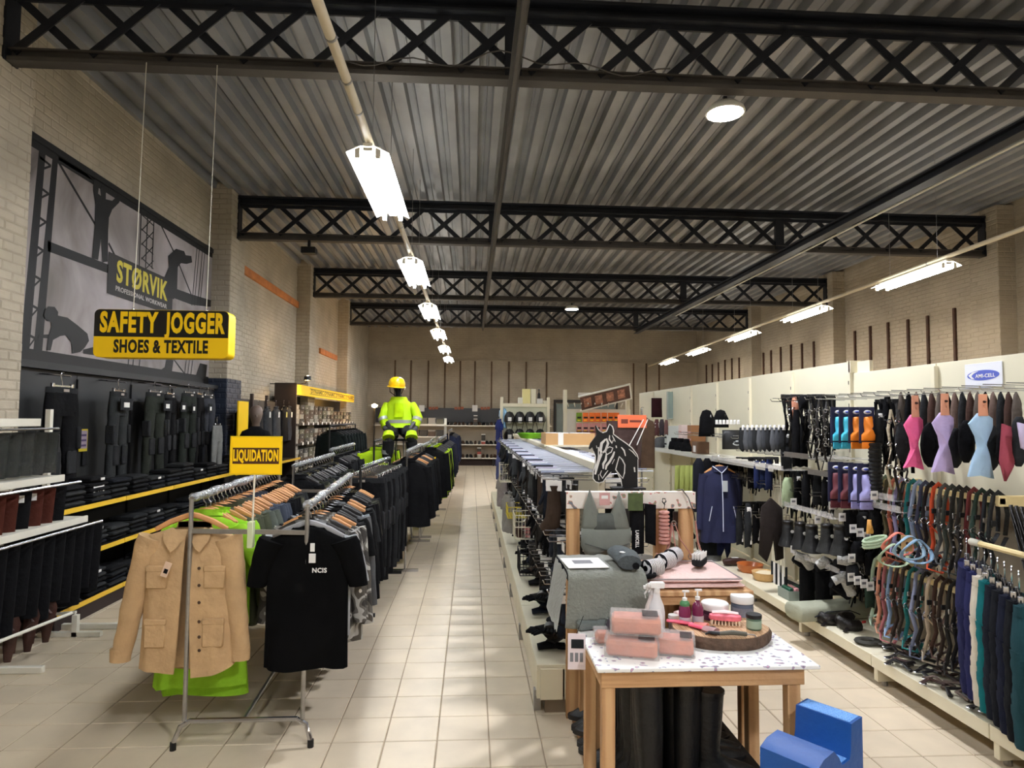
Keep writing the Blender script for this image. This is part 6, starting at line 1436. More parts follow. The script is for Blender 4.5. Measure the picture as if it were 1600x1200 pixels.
for k in range(14):
    for j in range(3): u = .03+k*.024; z = .14+.0*k+j*.1; m.prism([(u, z), (u+.024, z+.012), (u+.024, z+.018), (u, z+.006)], ex*(Lb+.0)+Vector((0, 0, 0)), ey, (0, 0, 1), ex*.003)
tag(obj('end_ribs', m, mat('blue_block_end', (38, 66, 104), .6), t, smooth=False), kind='stuff')
# ================= right-hand gondola =================
PXX = 3.20; FX = 2.70
PNT = mat('shaded_taupe_panel', (132, 120, 100), .6, nscale=2, nvar=.05)  # lower near panels: shade behind the halters painted into the colour
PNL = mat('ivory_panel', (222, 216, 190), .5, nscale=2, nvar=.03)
t = thing('panel_gondola', 'long ivory panelled gondola along the right aisle with a low base deck', 'shelving', (0, 0, 0))
GR = t
def seg(y0, y1, ztop, step):
    k = y0
    while k < y1-.05:
        e = min(k+step, y1)
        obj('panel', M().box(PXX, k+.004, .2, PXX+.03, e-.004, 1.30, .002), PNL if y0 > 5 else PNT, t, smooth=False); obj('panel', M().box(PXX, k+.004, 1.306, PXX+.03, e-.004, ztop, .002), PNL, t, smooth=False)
        obj('slotted_post', M().box(PXX-.03, k-.02, 0, PXX, k+.02, ztop-.02 if k != 5.3 else 2.26, .002), CREAM, t, smooth=False)
        obj('base_deck', M().box(FX, k+.003, .165, PXX, e-.003, .19, .003), CREAM, t, smooth=False); obj('front_strip', M().box(FX-.012, k+.003, .115, FX, e-.003, .192, .002), CREAM, t, smooth=False)
        obj('foot', M().box(FX+.0, e-.05, .03, FX+.14, e-.01, .115, .003), CREAM, t, smooth=False); obj('foot_pad', M().lathe([(.02, 0), (.02, .03)], (FX+.06, e-.03, 0), 8), STEEL, t)
        m = M()
        for q in range(10):
            z = .35+q*.19
            if z < ztop-.1: m.box(PXX-.032, k-.004, z, PXX-.0295, k+.004, z+.03)
        tag(obj('post_slots', m, BLACKM, t, smooth=False), kind='stuff')
        k = e
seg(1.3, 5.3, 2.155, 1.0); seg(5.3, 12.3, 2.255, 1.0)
obj('end_cap', M().box(PXX-.03, 5.27, 2.16, PXX+.06, 5.30, 2.26).box(PXX+.03, 5.1, 2.1, PXX+.06, 5.32, 2.25), CREAM, t, smooth=False)
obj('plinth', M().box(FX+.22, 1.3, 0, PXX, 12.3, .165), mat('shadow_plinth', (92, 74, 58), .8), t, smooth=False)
# logo sign
a, b_, c = P(1502, 570, x=PXX-.03), P(1560, 566, x=PXX-.03), P(1504, 607, x=PXX-.03)
t = thing('logo_sign', 'white square card with a blue oval AMI-CELL logo on the ivory panel', 'sign', (PXX-.004, (a.y+b_.y)/2, (a.z+c.z)/2))
hy, hz = abs(a.y-b_.y)/2, abs(a.z-c.z)/2
obj('card', M().box(-.004, -hy, -hz, 0, hy, hz, .001), mat('logo_white', (230, 232, 238), .5), t, smooth=False)
LB = mat('logo_blue', (86, 100, 190), .5)
obj('oval', M().prism([(.86*hy*math.cos(2*PI*k/28), .42*hz*math.sin(2*PI*k/28)) for k in range(28)], (-.004, 0, .0), (0, 1, 0), (0, 0, 1), (-.001, 0, 0)), LB, t, smooth=False)
sw = [(-.80, .05), (-.55, .30), (-.22, .36), (-.50, .18), (-.62, -.02), (-.45, -.30), (-.30, -.34), (-.62, -.26)]
obj('swoosh', M().prism([(-x_*hy, z*hz) for x_, z in sw], (-.005, 0, 0), (0, 1, 0), (0, 0, 1), (-.0008, 0, 0)), WHITEP, t, smooth=False)
text('AMI-CELL', t, (PXX-.004-.0052, (a.y+b_.y)/2-hy*.12, (a.z+c.z)/2-.005), (0, -1, 0), (0, 0, 1), hz*.42, WHITEP, 1, .0006, .02, width=hy*1.05)

def flat(name, label, cat, outl, y, th=.02, mt=BLK, group=None, parts=(), sub=None):
    """puffed item hanging in the plane y=const, outline read in photo pixels"""
    xs_ = [q[0] for q in outl]; ys_ = [q[1] for q in outl]
    o0 = P((min(xs_)+max(xs_))/2, min(ys_), y=y); fn = lambda px, py: (P(px, py, y=y).x-o0.x, P(px, py, y=y).z-o0.z)
    t = thing(name, label, cat, o0, 0, group); obj(sub or 'body', puffed(outl, fn, th, max(.004, th*.3)), mt, t, ang=1.2)
    for nm, ol, d, m_ in parts: obj(nm, puffed(ol, fn, .006, .003), m_, t, ang=1.0).location.y = -d
    return t
def rectp(x0, y0, x1, y1, n=1): return [(x0, y0), ((x0+x1)/2, y0), (x1, y0), (x1, (y0+y1)/2), (x1, y1), ((x0+x1)/2, y1), (x0, y1), (x0, (y0+y1)/2)]
def oval(cx, cy, rx2, ry2, n=14): return [(cx+rx2*math.cos(2*PI*k/n), cy+ry2*math.sin(2*PI*k/n)) for k in range(n)]
def YR(px, x=2.9): return P(px, 654, x=x).y
# hook arms
ham = M().tube([(0, 0, 0), (-.34, 0, .004), (-.352, 0, .025)], .004, 5).tube([(0, 0, .03), (-.33, 0, .033)], .0028, 4)
hob = obj('hook_arm', ham, CHROME)
kk = 0
for zi, (z, y0, y1, st) in enumerate(((1.93, 3.0, 6.2, .16), (1.42, 5.0, 6.9, .17), (1.12, 5.0, 8.6, .17), (.78, 5.0, 8.0, .2), (1.55, 6.6, 9.0, .2))):
    y = y0; kk = 0
    while y < y1:
        q = hob.copy(); COL.objects.link(q); q.location = (PXX-.01, y, z); q.parent = GR
        y += st; kk += 1
bpy.data.objects.remove(hob)
# pastel fly masks on peach cards
PEACH = mat('peach_card', (214, 150, 120), .6)
for k, (cx, top, c, nm, drop) in enumerate(((1427, 618, (232, 96, 146), 'bright pink', 116), (1473, 615, (186, 166, 208), 'lilac', 126), (1532, 616, (160, 190, 216), 'light blue', 132))):
    y = YR(cx, 2.74); s_ = .9+.12*k; T_ = top+28
    ol = [(cx-16*s_, T_+18), (cx-4*s_, T_+2), (cx+4*s_, T_), (cx+16*s_, T_+10), (cx+15*s_, T_+22), (cx+7*s_, T_+40), (cx+5*s_, T_+58), (cx+12*s_, T_+76), (cx+17*s_, top+drop), (cx, top+drop-5), (cx-17*s_, top+drop-3), (cx-11*s_, T_+74), (cx-4*s_, T_+56), (cx-7*s_, T_+38)]
    t = flat('fly_mask', '%s stretch fly mask on a peach card, %s of the three pastel ones' % (nm, ('left', 'middle', 'right')[k]), 'fly mask', ol, y, .025, mat('stretch_'+nm.replace(' ', '_'), c, .7, nscale=10, nvar=.08, bump=.3, bscale=25), 'pastel fly masks',
        [('card', rectp(cx-5*s_, top, cx+7*s_, T_+6), .012, PEACH), ('card_hole', oval(cx+1, top+12, 2, 2, 8), .02, BRLEA)])
    obj('hanger_hook', M().tube([(0, 0, -.05), (0, 0, .06), (.02, 0, .08)], .003, 4), CHROME, t)
for k, (cx, cy, r1, r2) in enumerate(((1412, 690, 13, 32), (1455, 695, 16, 36), (1492, 700, 13, 32), (1510, 690, 12, 34), (1548, 700, 15, 36), (1572, 700, 14, 34), (1592, 690, 12, 40))):
    flat('ear_cover', 'rounded black mesh ear cover among the fly masks, %s from the left' % nth(k), 'ear cover', oval(cx, cy, r1, r2), YR(cx, 2.86), .03, BLK if k % 2 else BLK2, 'black ear covers')
for k, px in enumerate(range(1408, 1600, 12)):
    y = YR(px, 2.98); c = [fab(92, 84, 78), BLK, fab(110, 92, 84), BLK2, fab(74, 56, 50)][k % 5]
    flat('pointed_hood', '%s pointed-eared bonnet at eye level on the right, %s from the left' % (('taupe', 'black', 'rose-brown', 'charcoal', 'brown')[k % 5], nth(k)), 'bonnet', [(px-6, 640), (px-3, 617), (px, 612), (px+4, 622), (px+7, 645), (px+7, 676), (px-6, 676)], y, .022, c, 'bonnets at eye level')
flat('fly_mask', 'deep rose fly mask half hidden at the far right', 'fly mask', [(1566, 662), (1580, 668), (1578, 700), (1584, 728), (1570, 752), (1562, 720)], YR(1572, 2.80), .02, fab(150, 70, 84))
flat('fly_mask', 'pale lilac mask cut by the right edge of the frame', 'fly mask', [(1590, 660), (1604, 664), (1604, 704), (1596, 700)], YR(1596, 2.78), .02, fab(190, 178, 206))
# tendon boot packs
NAVY = mat('navy_card', (44, 46, 76), .5)
def bootpack(cx, top, h, c, nm, k, grp, y):
    w2 = 11
    t = flat('tendon_boot_pack', nm, 'leg boots', [(cx-w2*.55, top+.24*h), (cx+w2*.35, top+.22*h), (cx+w2*.6, top+.30*h), (cx+w2*.3, top+.38*h), (cx+w2*.3, top+.58*h), (cx+w2*.9, top+.66*h), (cx+w2*.9, top+.80*h), (cx-w2*.9, top+.80*h), (cx-w2*.9, top+.66*h), (cx-w2*.5, top+.58*h), (cx-w2*.6, top+.4*h)], y, .03, c, grp,
        [('back_card', rectp(cx-w2-1, top, cx+w2+1, top+.86*h), -.02, NAVY), ('logo', oval(cx, top+.12*h, 6, 3.2, 12), -.012, WHITEP), ('logo_core', oval(cx, top+.12*h, 4, 1.8, 10), -.006, LB), ('lower_band', rectp(cx-w2*.9, top+.83*h, cx+w2*.9, top+.99*h), .0, c)])
CY, ORG, MAR, LAV = mat('boot_cyan', (70, 196, 226), .5), mat('boot_orange', (250, 140, 34), .5), mat('boot_maroon', (104, 46, 56), .55), mat('boot_lavender', (170, 168, 226), .55)
for k, (cx, c, nm) in enumerate(((1312, CY, 'cyan leg boots on a navy card, left of two'), (1325, CY, 'cyan leg boots on a navy card, right of two'), (1340, ORG, 'orange leg boots on a navy card, left of two'), (1357, ORG, 'orange leg boots on a navy card, right of two'))): bootpack(cx, 636, 66, c, nm, k, 'leg boot packs', YR(cx, 2.78))
for k, (cx, c, nm) in enumerate(((1308, MAR, 'maroon leg boots on a navy card, left of two'), (1324, MAR, 'maroon leg boots on a navy card, right of two'), (1340, LAV, 'lavender leg boots on a navy card, left of two'), (1354, LAV, 'lavender leg boots on a navy card, right of two'))): bootpack(cx, 722+k, 72, c, nm, k, 'leg boot packs', YR(cx, 2.78))
# generic packs from a table: x0,y0,x1,y1, material, word
TAB = [
 (1220, 672, 1238, 736, BLK2, 'charcoal pad'), (1238, 640, 1250, 730, BLK, 'black girth'), (1250, 650, 1262, 730, BLK, 'black strap bundle'), (1366, 640, 1380, 700, BLK2, 'charcoal strap bundle'), (1380, 620, 1392, 690, BLK, 'black strap bundle beside the cream rope'),
 (1222, 746, 1240, 792, fab(150, 164, 130), 'pale green bandage pack'), (1241, 738, 1252, 796, BLK, 'black towel'), (1253, 738, 1266, 796, BLK, 'folded black cloth'), (1270, 744, 1284, 790, BLK2, 'charcoal brushing boot'), (1284, 744, 1300, 792, BLK, 'black brushing boot'),
 (1168, 716, 1178, 764, BLK, 'black lead rope bundle'), (1178, 720, 1187, 764, fab(34, 44, 84), 'navy folded breeches'), (1187, 720, 1196, 764, fab(40, 52, 92), 'blue folded breeches'), (1196, 718, 1207, 766, fab(30, 38, 72), 'dark navy folded breeches'),
 (1150, 790, 1162, 852, BLK2, 'charcoal tights with white stripe'), (1163, 786, 1175, 856, BLK2, 'second charcoal tights with white stripe'), (1176, 786, 1187, 850, BLK, 'black tights with white stripe'),
 (1320, 800, 1338, 840, BLK, 'black leather browband'), (1338, 800, 1358, 846, BLK2, 'charcoal bag'), (1358, 790, 1378, 850, BLK, 'large black bag'), (1312, 838, 1328, 872, BLK2, 'grey mesh muzzle'), (1330, 846, 1350, 880, BLK, 'black muzzle'),
 (1352, 862, 1372, 900, BLK, 'black rubber overboot'), (1322, 880, 1342, 915, BLK2, 'charcoal rubber overboot'), (1300, 876, 1320, 912, BLK, 'black padded girth'), (1352, 910, 1366, 950, fab(30, 44, 34), 'dark green bag'), (1262, 880, 1280, 925, BLK2, 'charcoal padded girth'),
 (1022, 655, 1030, 682, fab(92, 60, 60), 'wine-coloured small garment'), (1030, 655, 1038, 682, fab(70, 62, 66), 'grey small garment'), (1038, 656, 1044, 680, fab(110, 80, 76), 'rose-brown small garment'),
 (1236, 620, 1248, 660, fab(176, 120, 96), 'peach and white packet'), (1248, 618, 1262, 640, BLK, 'black rolled strap')]
for k, (x0, y0, x1, y1, m_, wd) in enumerate(TAB):
    cx = (x0+x1)/2; xx = 2.86 if k % 2 else 2.96; w2 = (x1-x0)/2
    ol = [(cx-w2*.5, y0), (cx+w2*.5, y0), (cx+w2*.95, y0+.2*(y1-y0)), (cx+w2, y0+.6*(y1-y0)), (cx+w2*.8, y1), (cx, y1-2), (cx-w2*.85, y1), (cx-w2, y0+.6*(y1-y0)), (cx-w2*.9, y0+.2*(y1-y0))]
    prt = [('ticket', rectp(cx-3, y0+6, cx+3, y0+13), .02, WHITEP)] if k % 3 == 0 else []
    if 'stripe' in wd: prt.append(('side_stripe', rectp(cx+w2*.4, y0+8, cx+w2*.6, y1-6), .02, WHITEP))
    flat('hanging_pack', '%s hung on the right gondola%s' % (wd, ', %s' % ('upper row' if y0 < 700 else 'middle row' if y0 < 790 else 'lower row')), 'tack', ol, YR(cx, xx), .03, m_, 'packs on the right gondola', prt)
# bridles with silver rings and rope bundles
for k, (cx, y0, y1, m_, nm) in enumerate(((1268, 630, 716, LEA, 'black studded bridle, leftmost of the silver-ringed ones'), (1280, 624, 735, LEA, 'black studded bridle with the longest drop'), (1292, 628, 722, LEA, 'black studded bridle beside the cyan boots'), (1392, 640, 765, mat('cream_rope', (188, 176, 150), .8, bump=.6, bscale=60), 'cream twisted rope halter'), (1404, 640, 770, LEA, 'black bridle right of the cream rope'))):
    y = YR(cx, 2.84); o0 = P(cx, y0, y=y); h = o0.z-P(cx, y1, y=y).z
    t = thing('bridle', nm, 'bridle', o0, 0, 'bridles on the right gondola')
    for s_ in (-1, 1): obj('cheek_strap', M().tube([(0, 0, 0), (s_*.03, -.01, -h*.25), (s_*.02, -.02, -h*.5), (s_*.045, -.01, -h*.75), (s_*.01, 0, -h)], .010, 6, flat=.5), m_, t)
    for j in range(6): obj('ring', M().tube([((.014*math.cos(a))+(.03 if j % 2 else -.03), -.025, -h*(.15+.14*j)+.014*math.sin(a)) for a in [2*PI*q/8 for q in range(8)]], .0045, 5, closed=True), CHROME, t)
    obj('noseband', M().tube([(-.045, 0, -h*.7), (0, -.04, -h*.74), (.045, 0, -h*.7)], .012, 6, flat=.5), m_, t)
t = thing('grooming_hose', 'black ribbed cylinder hanging right of the orange boots', 'roll', P(1367, 692, y=YR(1367, 2.82)))
hh = P(1367, 692, y=YR(1367, 2.82)).z-P(1367, 776, y=YR(1367, 2.82)).z
m = M()
for k in range(14): m.lathe([(.038, 0), (.046, hh/28), (.038, hh/14)], (0, 0, -hh*(k+1)/14), 12)
obj('ribbed_body', m, RUB, t)
# bell boots
for k, (cx, cy) in enumerate(((1231, 832), (1250, 834), (1268, 838), (1292, 836), (1313, 838))):
    y = YR(cx, 2.82); o0 = P(cx, cy-28, y=y)
    t = thing('bell_boot', 'black rubber bell boot on a loop, %s from the left of five' % nth(k), 'bell boot', o0, 0, 'black bell boots'); obj('bell', M().lathe([(.035, -.06), (.045, -.08), (.05, -.16), (.07, -.22), (.085, -.27), (.08, -.275), (.045, -.17)], n=16), RUB, t, ang=1); obj('collar', M().lathe([(.04, -.05), (.048, -.06), (.046, -.085), (.04, -.08)], n=16), LEA, t)
    obj('loop', M().tube([(-.02, 0, -.06), (-.015, 0, -.01), (.015, 0, -.01), (.02, 0, -.06)], .004, 5), CHROME, t); obj('round_label', M().lathe([(.001, 0), (.015, 0), (.015, .003), (.001, .003)], n=12).xf(Matrix.Translation((.01, -.055, -.14)) @ Matrix.Rotation(PI/2, 4, 'X')), WHITEP, t)
# sheepskin and girths lower
SHP = mat('grey_sheepskin', (186, 184, 178), .95, bump=1.0, bscale=70, sheen=.5)
for k, (ax, ay, bx2, by2, nm) in enumerate(((1243, 868, 1266, 886, 'left grey sheepskin roll'), (1278, 884, 1296, 880, 'middle grey sheepskin roll'), (1308, 874, 1336, 886, 'right grey sheepskin roll'), (1302, 908, 1330, 928, 'white sheepskin arch low on the deck'))):
    y = YR((ax+bx2)/2, 2.84); t = thing('sheepskin_pad', '%s on the right gondola' % nm, 'sheepskin', P(ax, ay, y=y), 0, 'sheepskin pads'); a_ = Vector((0, 0, 0)); b2 = P(bx2, by2, y=y)-P(ax, ay, y=y)
    obj('fleece', M().tube([a_, a_*.5+b2*.5+Vector((0, -.03, .03 if k != 3 else .09)), b2], [.035, .045, .038], 12), SHP, t, ang=1.3); obj('backing', M().tube([a_+Vector((0, .03, -.03)), b2*.5+Vector((0, .03, -.02)), b2+Vector((0, .03, -.03))], [.03, .04, .03], 8), BLK, t)
for k, (x0, y0, x1, y1) in enumerate(((1250, 888, 1272, 944), (1275, 892, 1300, 950), (1298, 880, 1322, 930))):
    flat('saddle_girth', 'black padded girth hanging low, %s of three under the sheepskins' % nth(k), 'girth', rectp(x0, y0, x1, y1), YR((x0+x1)/2, 2.9), .04, BLK, 'girths under the sheepskins')
for k, (px, py) in enumerate(((1333, 826), (1344, 832), (1355, 838), (1330, 902), (1340, 907), (1350, 912), (1360, 916), (1366, 774), (1240, 784), (1278, 812), (1331, 872), (1240, 858), (1300, 790), (1316, 808), (1346, 770))):
    y = YR(px, 2.76); o0 = P(px, py, y=y); tt = thing('price_ticket', 'white price ticket tilted on a hook of the right gondola, %s counted rightwards' % nth(k), 'ticket', o0, .15, 'white tickets of the right gondola'); obj('sheet', M().box(-.028, -.002, -.03, .028, .002, .03), WHITEP, tt, smooth=False); obj('print', M().box(-.018, -.003, -.005, .015, -.0021, .012), mat('print_grey', (150, 146, 150), .6), tt, smooth=False)
p = P(1364, 850, y=YR(1364, 2.7)); t = thing('rope_coil', 'pale green rope coil on the right gondola', 'rope', p)
for k in range(3): obj('loop', M().tube([(.075*math.cos(a), .05*math.sin(a)-.02, .018*k+.02*math.cos(a)) for a in [2*PI*q/18 for q in range(18)]], .009, 6, closed=True), mat('mint_rope', (176, 196, 164), .8, bump=.6, bscale=60), t)
flat('orange_tag_bottle', 'small amber bottle-shaped pack beside the pale green rope', 'pack', [(1356, 812), (1360, 812), (1362, 822), (1364, 834), (1354, 834), (1355, 822)], YR(1358, 2.72), .02, mat('amber_pack', (206, 150, 70), .5))
# transparent shelf lips
for k, (xa, ya_, xb, yb2) in enumerate(((1222, 780, 1300, 792), (1300, 776, 1405, 772), (1238, 858, 1310, 866), (1330, 762, 1395, 770), (1225, 702, 1262, 716), (1262, 734, 1305, 738), (1112, 712, 1222, 716))):
    x_ = 2.80; a, b_ = P(xa, (ya_+yb2)/2, x=x_), P(xb, (ya_+yb2)/2, x=x_); one('clear_rail', 'clear plastic ticket rail on the right gondola, %s listed from the aisle' % nth(k), 'ticket rail', M().box(x_, min(a.y, b_.y), a.z-.02, x_+.008, max(a.y, b_.y), a.z+.02).box(x_, min(a.y, b_.y), a.z-.024, x_+.35, max(a.y, b_.y), a.z-.02), CLEAR if k not in (4, 5) else STEEL, 'clear ticket rails')
# halters on wooden bars
def halter(nm, c, loc, L, k, grp, w2=.011, studs=False):
    t = thing('web_halter', nm, 'halter', loc, 0, grp); r = random.Random(k*3+1); j = lambda s_: r.uniform(-s_, s_); hw = .03+j(.01)
    obj('crown_strap', M().tube([(-.035-hw, j(.01), -L*.42), (-.045, j(.01), -L*.15), (-.03, 0, .0), (0, 0, .028), (.035, 0, .0), (.05, j(.01), -L*.18), (.04, j(.01), -L*.4)], w2, 6, flat=.35, up=(0, 1, 0)), c, t)
    obj('cheek_strap', M().tube([(-.035-hw, 0, -L*.42), (-.05, -.012+j(.01), -L*.65), (-.075+j(.01), -.005, -L*.85)], w2, 6, flat=.4, up=(0, 1, 0)), c, t)
    obj('nose_strap', M().tube([(-.075, 0, -L*.85), (-.10+j(.02), -.03, -L*.95), (-.03, -.04+j(.02), -L), (.04, -.01, -L*.92), (.02, .03, -L*.82), (-.075, 0, -L*.85)], w2*.95, 6, flat=.4), c, t)
    obj('throat_strap', M().tube([(-.065, 0, -L*.44), (-.02, -.02, -L*.55), (.04, 0, -L*.42)], w2*.9, 6, flat=.4), c, t)
    for q in ((-.065, -.43), (-.075, -.85), (.03, -.9)): obj('ring', M().tube([(q[0]+.016*math.cos(a), -.006, L*q[1]+.016*math.sin(a)) for a in [2*PI*i/8 for i in range(8)]], .0035, 5, closed=True), CHROME if not studs else CHROME, t)
    b2 = obj('buckle', M().box(-.062, -.022, -L*.30, -.03, -.014, -L*.24, .002), BLACKM if k % 2 else CHROME, t)
    if studs:
        for q in range(4): obj('stud', M().lathe([(.001, 0), (.008, 0), (.001, .006)], n=8).xf(Matrix.Translation((-.055, -.015, -L*(.46+.08*q))) @ Matrix.Rotation(PI/2, 4, 'X')), CHROME, t)
    return t
WB = mat('pale_beech', (226, 204, 150), .5, nscale=6, nvar=.05)
def web(r, g, b_): return mat('web_%d_%d_%d' % (r, g, b_), (r, g, b_), .7, bump=.3, bscale=80)
H1 = [((170, 190, 160), 'mint'), ((96, 92, 66), 'olive'), ((206, 120, 96), 'coral'), ((166, 160, 206), 'lilac'), ((40, 38, 28), 'dark olive'), ((34, 128, 126), 'teal'), ((158, 178, 208), 'powder blue'), ((68, 72, 96), 'slate'), ((24, 24, 26), 'black'), ((206, 78, 40), 'orange-red'), ((84, 84, 84), 'grey'), ((70, 76, 70), 'grey-green'), ((40, 38, 34), 'studded black'), ((48, 44, 42), 'studded dark brown'), ((120, 50, 52), 'wine'), ((46, 66, 56), 'bottle green'), ((28, 30, 34), 'blue-black'), ((20, 20, 20), 'plain black')]
ya, yb = P(1385, 757, x=2.95), P(1572, 798, x=2.95)
def bar_row(zb, y_far, y_near, lst, L, grp, lab, x=2.93):
    t = thing('halter_bar', lab, 'rail', (x, y_near, zb)); obj('bar', M().bar((0, 0, 0), (0, y_far-y_near, 0), .032, .032), WB, t)
    for u in (.0, y_far-y_near-.03): obj('bracket', M().box(-.02, u, -.03, PXX-x-.0, u+.03, .03, .003), WB, t)
    for k, (c, nm) in enumerate(lst):
        u = (k+.5)/len(lst); y = y_far+(y_near-y_far)*u
        halter('%s web halter, %s from the left on the %s' % (nm, nth(k), grp), web(*c), (x, y, zb+.02), L*(.9+.12*((k*7) % 5)/4), k, 'halters on the '+grp, .0145, 'studded' in nm)
bar_row(1.315, 4.50, 3.45, H1, .52, 'upper wooden bar', 'pale wooden bar carrying the upper row of halters')
H2 = [((168, 190, 168), 'mint'), ((232, 170, 140), 'peach'), ((180, 110, 110), 'rose'), ((150, 176, 210), 'powder blue'), ((60, 46, 38), 'brown'), ((74, 60, 50), 'umber'), ((36, 120, 116), 'teal'), ((158, 166, 196), 'periwinkle'), ((36, 34, 34), 'black'), ((214, 196, 170), 'cream'), ((84, 58, 46), 'chestnut'), ((66, 52, 44), 'dark brown'), ((50, 48, 44), 'smoke'), ((30, 28, 28), 'plain black')]
bar_row(.74, 4.58, 3.72, H2, .52, 'lower wooden bar', 'pale wooden bar carrying the lower row of halters', 2.92)
for k, (px, c, nm) in enumerate(((1402, (228, 130, 112), 'coral pink'), (1420, (150, 180, 200), 'sky blue'), (1432, (130, 160, 186), 'steel blue'), (1396, (170, 190, 160), 'mint'))):
    y = YR(px, 2.72); o0 = P(px, 850+6*k, y=y); t = thing('halter_loop', '%s round web loop dangling between the two halter rows' % nm, 'halter', o0); obj('loop', M().tube([(.09*math.cos(a), .03*math.sin(a*2), .07*math.sin(a)) for a in [2*PI*q/20 for q in range(20)]], .012, 6, closed=True, flat=.5), web(*c), t); obj('ring', M().tube([(.09+.014*math.cos(a), 0, .014*math.sin(a)) for a in [2*PI*i/8 for i in range(8)]], .003, 5, closed=True), CHROME, t)
t = thing('kraft_tag', 'kraft paper hang tag among the upper halters', 'tag', P(1417, 849, y=YR(1417, 2.72))); obj('card', M().box(-.037, -.003, -.05, .037, .003, .05, .002), mat('kraft', (190, 150, 98), .8), t); obj('mark', oval and M().lathe([(.001, 0), (.010, 0), (.001, .001)], n=10).xf(Matrix.Translation((0, -.0035, 0)) @ Matrix.Rotation(PI/2, 4, 'X')), BRLEA, t)
for k in range(5):
    y = 3.42-.035*k; t = thing('leather_strap_set', 'black strap pair hanging past the right end of the wooden bar, %s' % nth(k), 'strap', (2.95, y, 1.30), 0, 'black straps right of the wooden bar')
    for s_ in (0, 1): obj('strap', M().tube([(0, 0, 0), (.0, -.05-.03*s_, -.2), (-.02, -.14-.03*s_, -.45)], .012, 6, flat=.35), LEA, t)
    obj('buckle', M().box(-.02, -.09, -.28, .02, -.07, -.24, .002), CHROME, t)
# breeches rail at far right
t = thing('breeches_rail', 'pale wooden-ended rail of breeches at the right edge', 'rail', (2.72, 2.2, 1.09)); obj('rail', M().cyl((0, 0, 0), (.05, 1.25, .0), .016, 8), WB, t); obj('end_cap', M().cyl((.05, 1.22, 0), (.052, 1.29, 0), .02, 10), mat('clear_cap', (200, 196, 180), .2), t); obj('support', M().tube([(.03, .6, 0), (.3, .6, 0), (.48, .6, 0)], .012, 6), CHROME, t)
PB2 = proto_trousers('x', 51, .20, .66, BLK, BLK, CHROME, .0, False, 'riding_breeches', 'breeches', T=.045)
for k, (c, nm) in enumerate((((30, 32, 66), 'navy breeches with a pale waist piping, leftmost at the right edge'), ((34, 36, 74), 'navy breeches second from the left at the right edge'), ((196, 188, 172), 'beige and white breeches'), ((18, 96, 100), 'teal breeches with a fringed leg'), ((22, 26, 36), 'blue-black breeches behind the teal pair'), ((18, 20, 26), 'black breeches at the right edge'), ((20, 24, 40), 'dark navy breeches at the right edge'), ((16, 18, 22), 'black breeches nearest the frame edge'), ((30, 60, 66), 'dark petrol breeches nearest the frame edge'), ((120, 200, 190), 'mint breeches at the very edge'))):
    y = 3.56-k*.055 if k < 9 else 2.98; o = dup(PB2, (2.80-.01*k, y+.0, 1.06-.01*k), .9, nm, 'riding breeches', {'legs': fab(*c), 'waistband': fab(*c)}); o.scale = (.9, 1, 1.18)
delete_tree(PB2)
# things on the deck
def onR(px, py): p = P(px, py, z=.192); return (min(p.x, 3.05), p.y, .192)
def bowl(label, px, py, r, mt, fill=None):
    t = thing('rubber_bowl', label, 'bowl', onR(px, py)); obj('bowl_body', M().lathe([(r*.75, 0), (r*.95, .04), (r, .075), (r*1.02, .08), (r*.95, .078), (r*.7, .015), (.001, .012)], n=22), mt, t)
    if fill: obj('filling', M().lathe([(r*.9, .05), (r*.5, .08), (.001, .085)], n=14), fill, t)
bowl('orange-brown bowl on the cream deck', 1172, 893, .13, mat('orange_leather', (196, 112, 54), .45, coat=.2))
bowl('cream wicker-coloured bowl in front of the orange-brown one', 1195, 906, .12, mat('cream_wicker', (216, 176, 120), .6, bump=.4, bscale=50), mat('cream_fluff', (230, 214, 180), .9))
t = thing('brown_strap_roll', 'dark brown rolled strap with white label at the far end of the deck', 'strap', onR(1148, 884)); obj('roll', M().tube([(-.12, 0, .04), (0, 0, .05), (.12, 0, .04)], [.03, .045, .03], 10), BRLEA, t); obj('label', M().box(-.04, -.03, .088, .03, .0, .094), WHITEP, t)
t = thing('green_box', 'open green and grey box of brushes on the deck', 'box', onR(1248, 934)); obj('tray', M().box(-.14, -.1, 0, .14, .1, .01).box(-.14, -.1, .01, .14, -.09, .08).box(-.14, .09, .01, .14, .1, .08).box(-.14, -.09, .01, -.13, .09, .08).box(.13, -.09, .01, .14, .09, .08), mat('grey_green_tray', (130, 140, 132), .5), t, smooth=False)
for k in range(5): obj('brush_head', M().box(-.12+.05*k, -.07, .03, -.08+.05*k, .07, .10, .006), [mat('forest_green', (26, 84, 62), .5), PBL, mat('forest_green', (26, 84, 62), .5), BLK2, mat('forest_green', (26, 84, 62), .5)][k], t)
for k in range(7):
    a, b_ = onR(1218+k*3, 900+k*2), onR(1275+k*6, 938+k*1.5); one('riding_crop', 'black riding crop lying along the deck, %s of the bundle' % nth(k), 'crop', M().tube([(a[0], a[1], .205+.008*(k % 3)), (b_[0], b_[1], .205+.006*k)], [.007, .010], 6), BLACKM if k != 3 else CHROME, 'riding crops on the deck')
p0 = onR(1310, 975); t = thing('rug_bag', 'long pale grey-green rug bag lying on the deck', 'bag', (p0[0], p0[1]+.15, .192), .15); obj('body', folded(.62, .22, .13, 6), mat('sage_canvas', (158, 160, 140), .85, bump=.5, bscale=14), t, ang=1.3); obj('strap', M().tube([(-.2, -.11, .05), (-.1, -.13, .09), (.1, -.13, .09), (.2, -.11, .05)], .009, 6, flat=.4), BLK2, t)
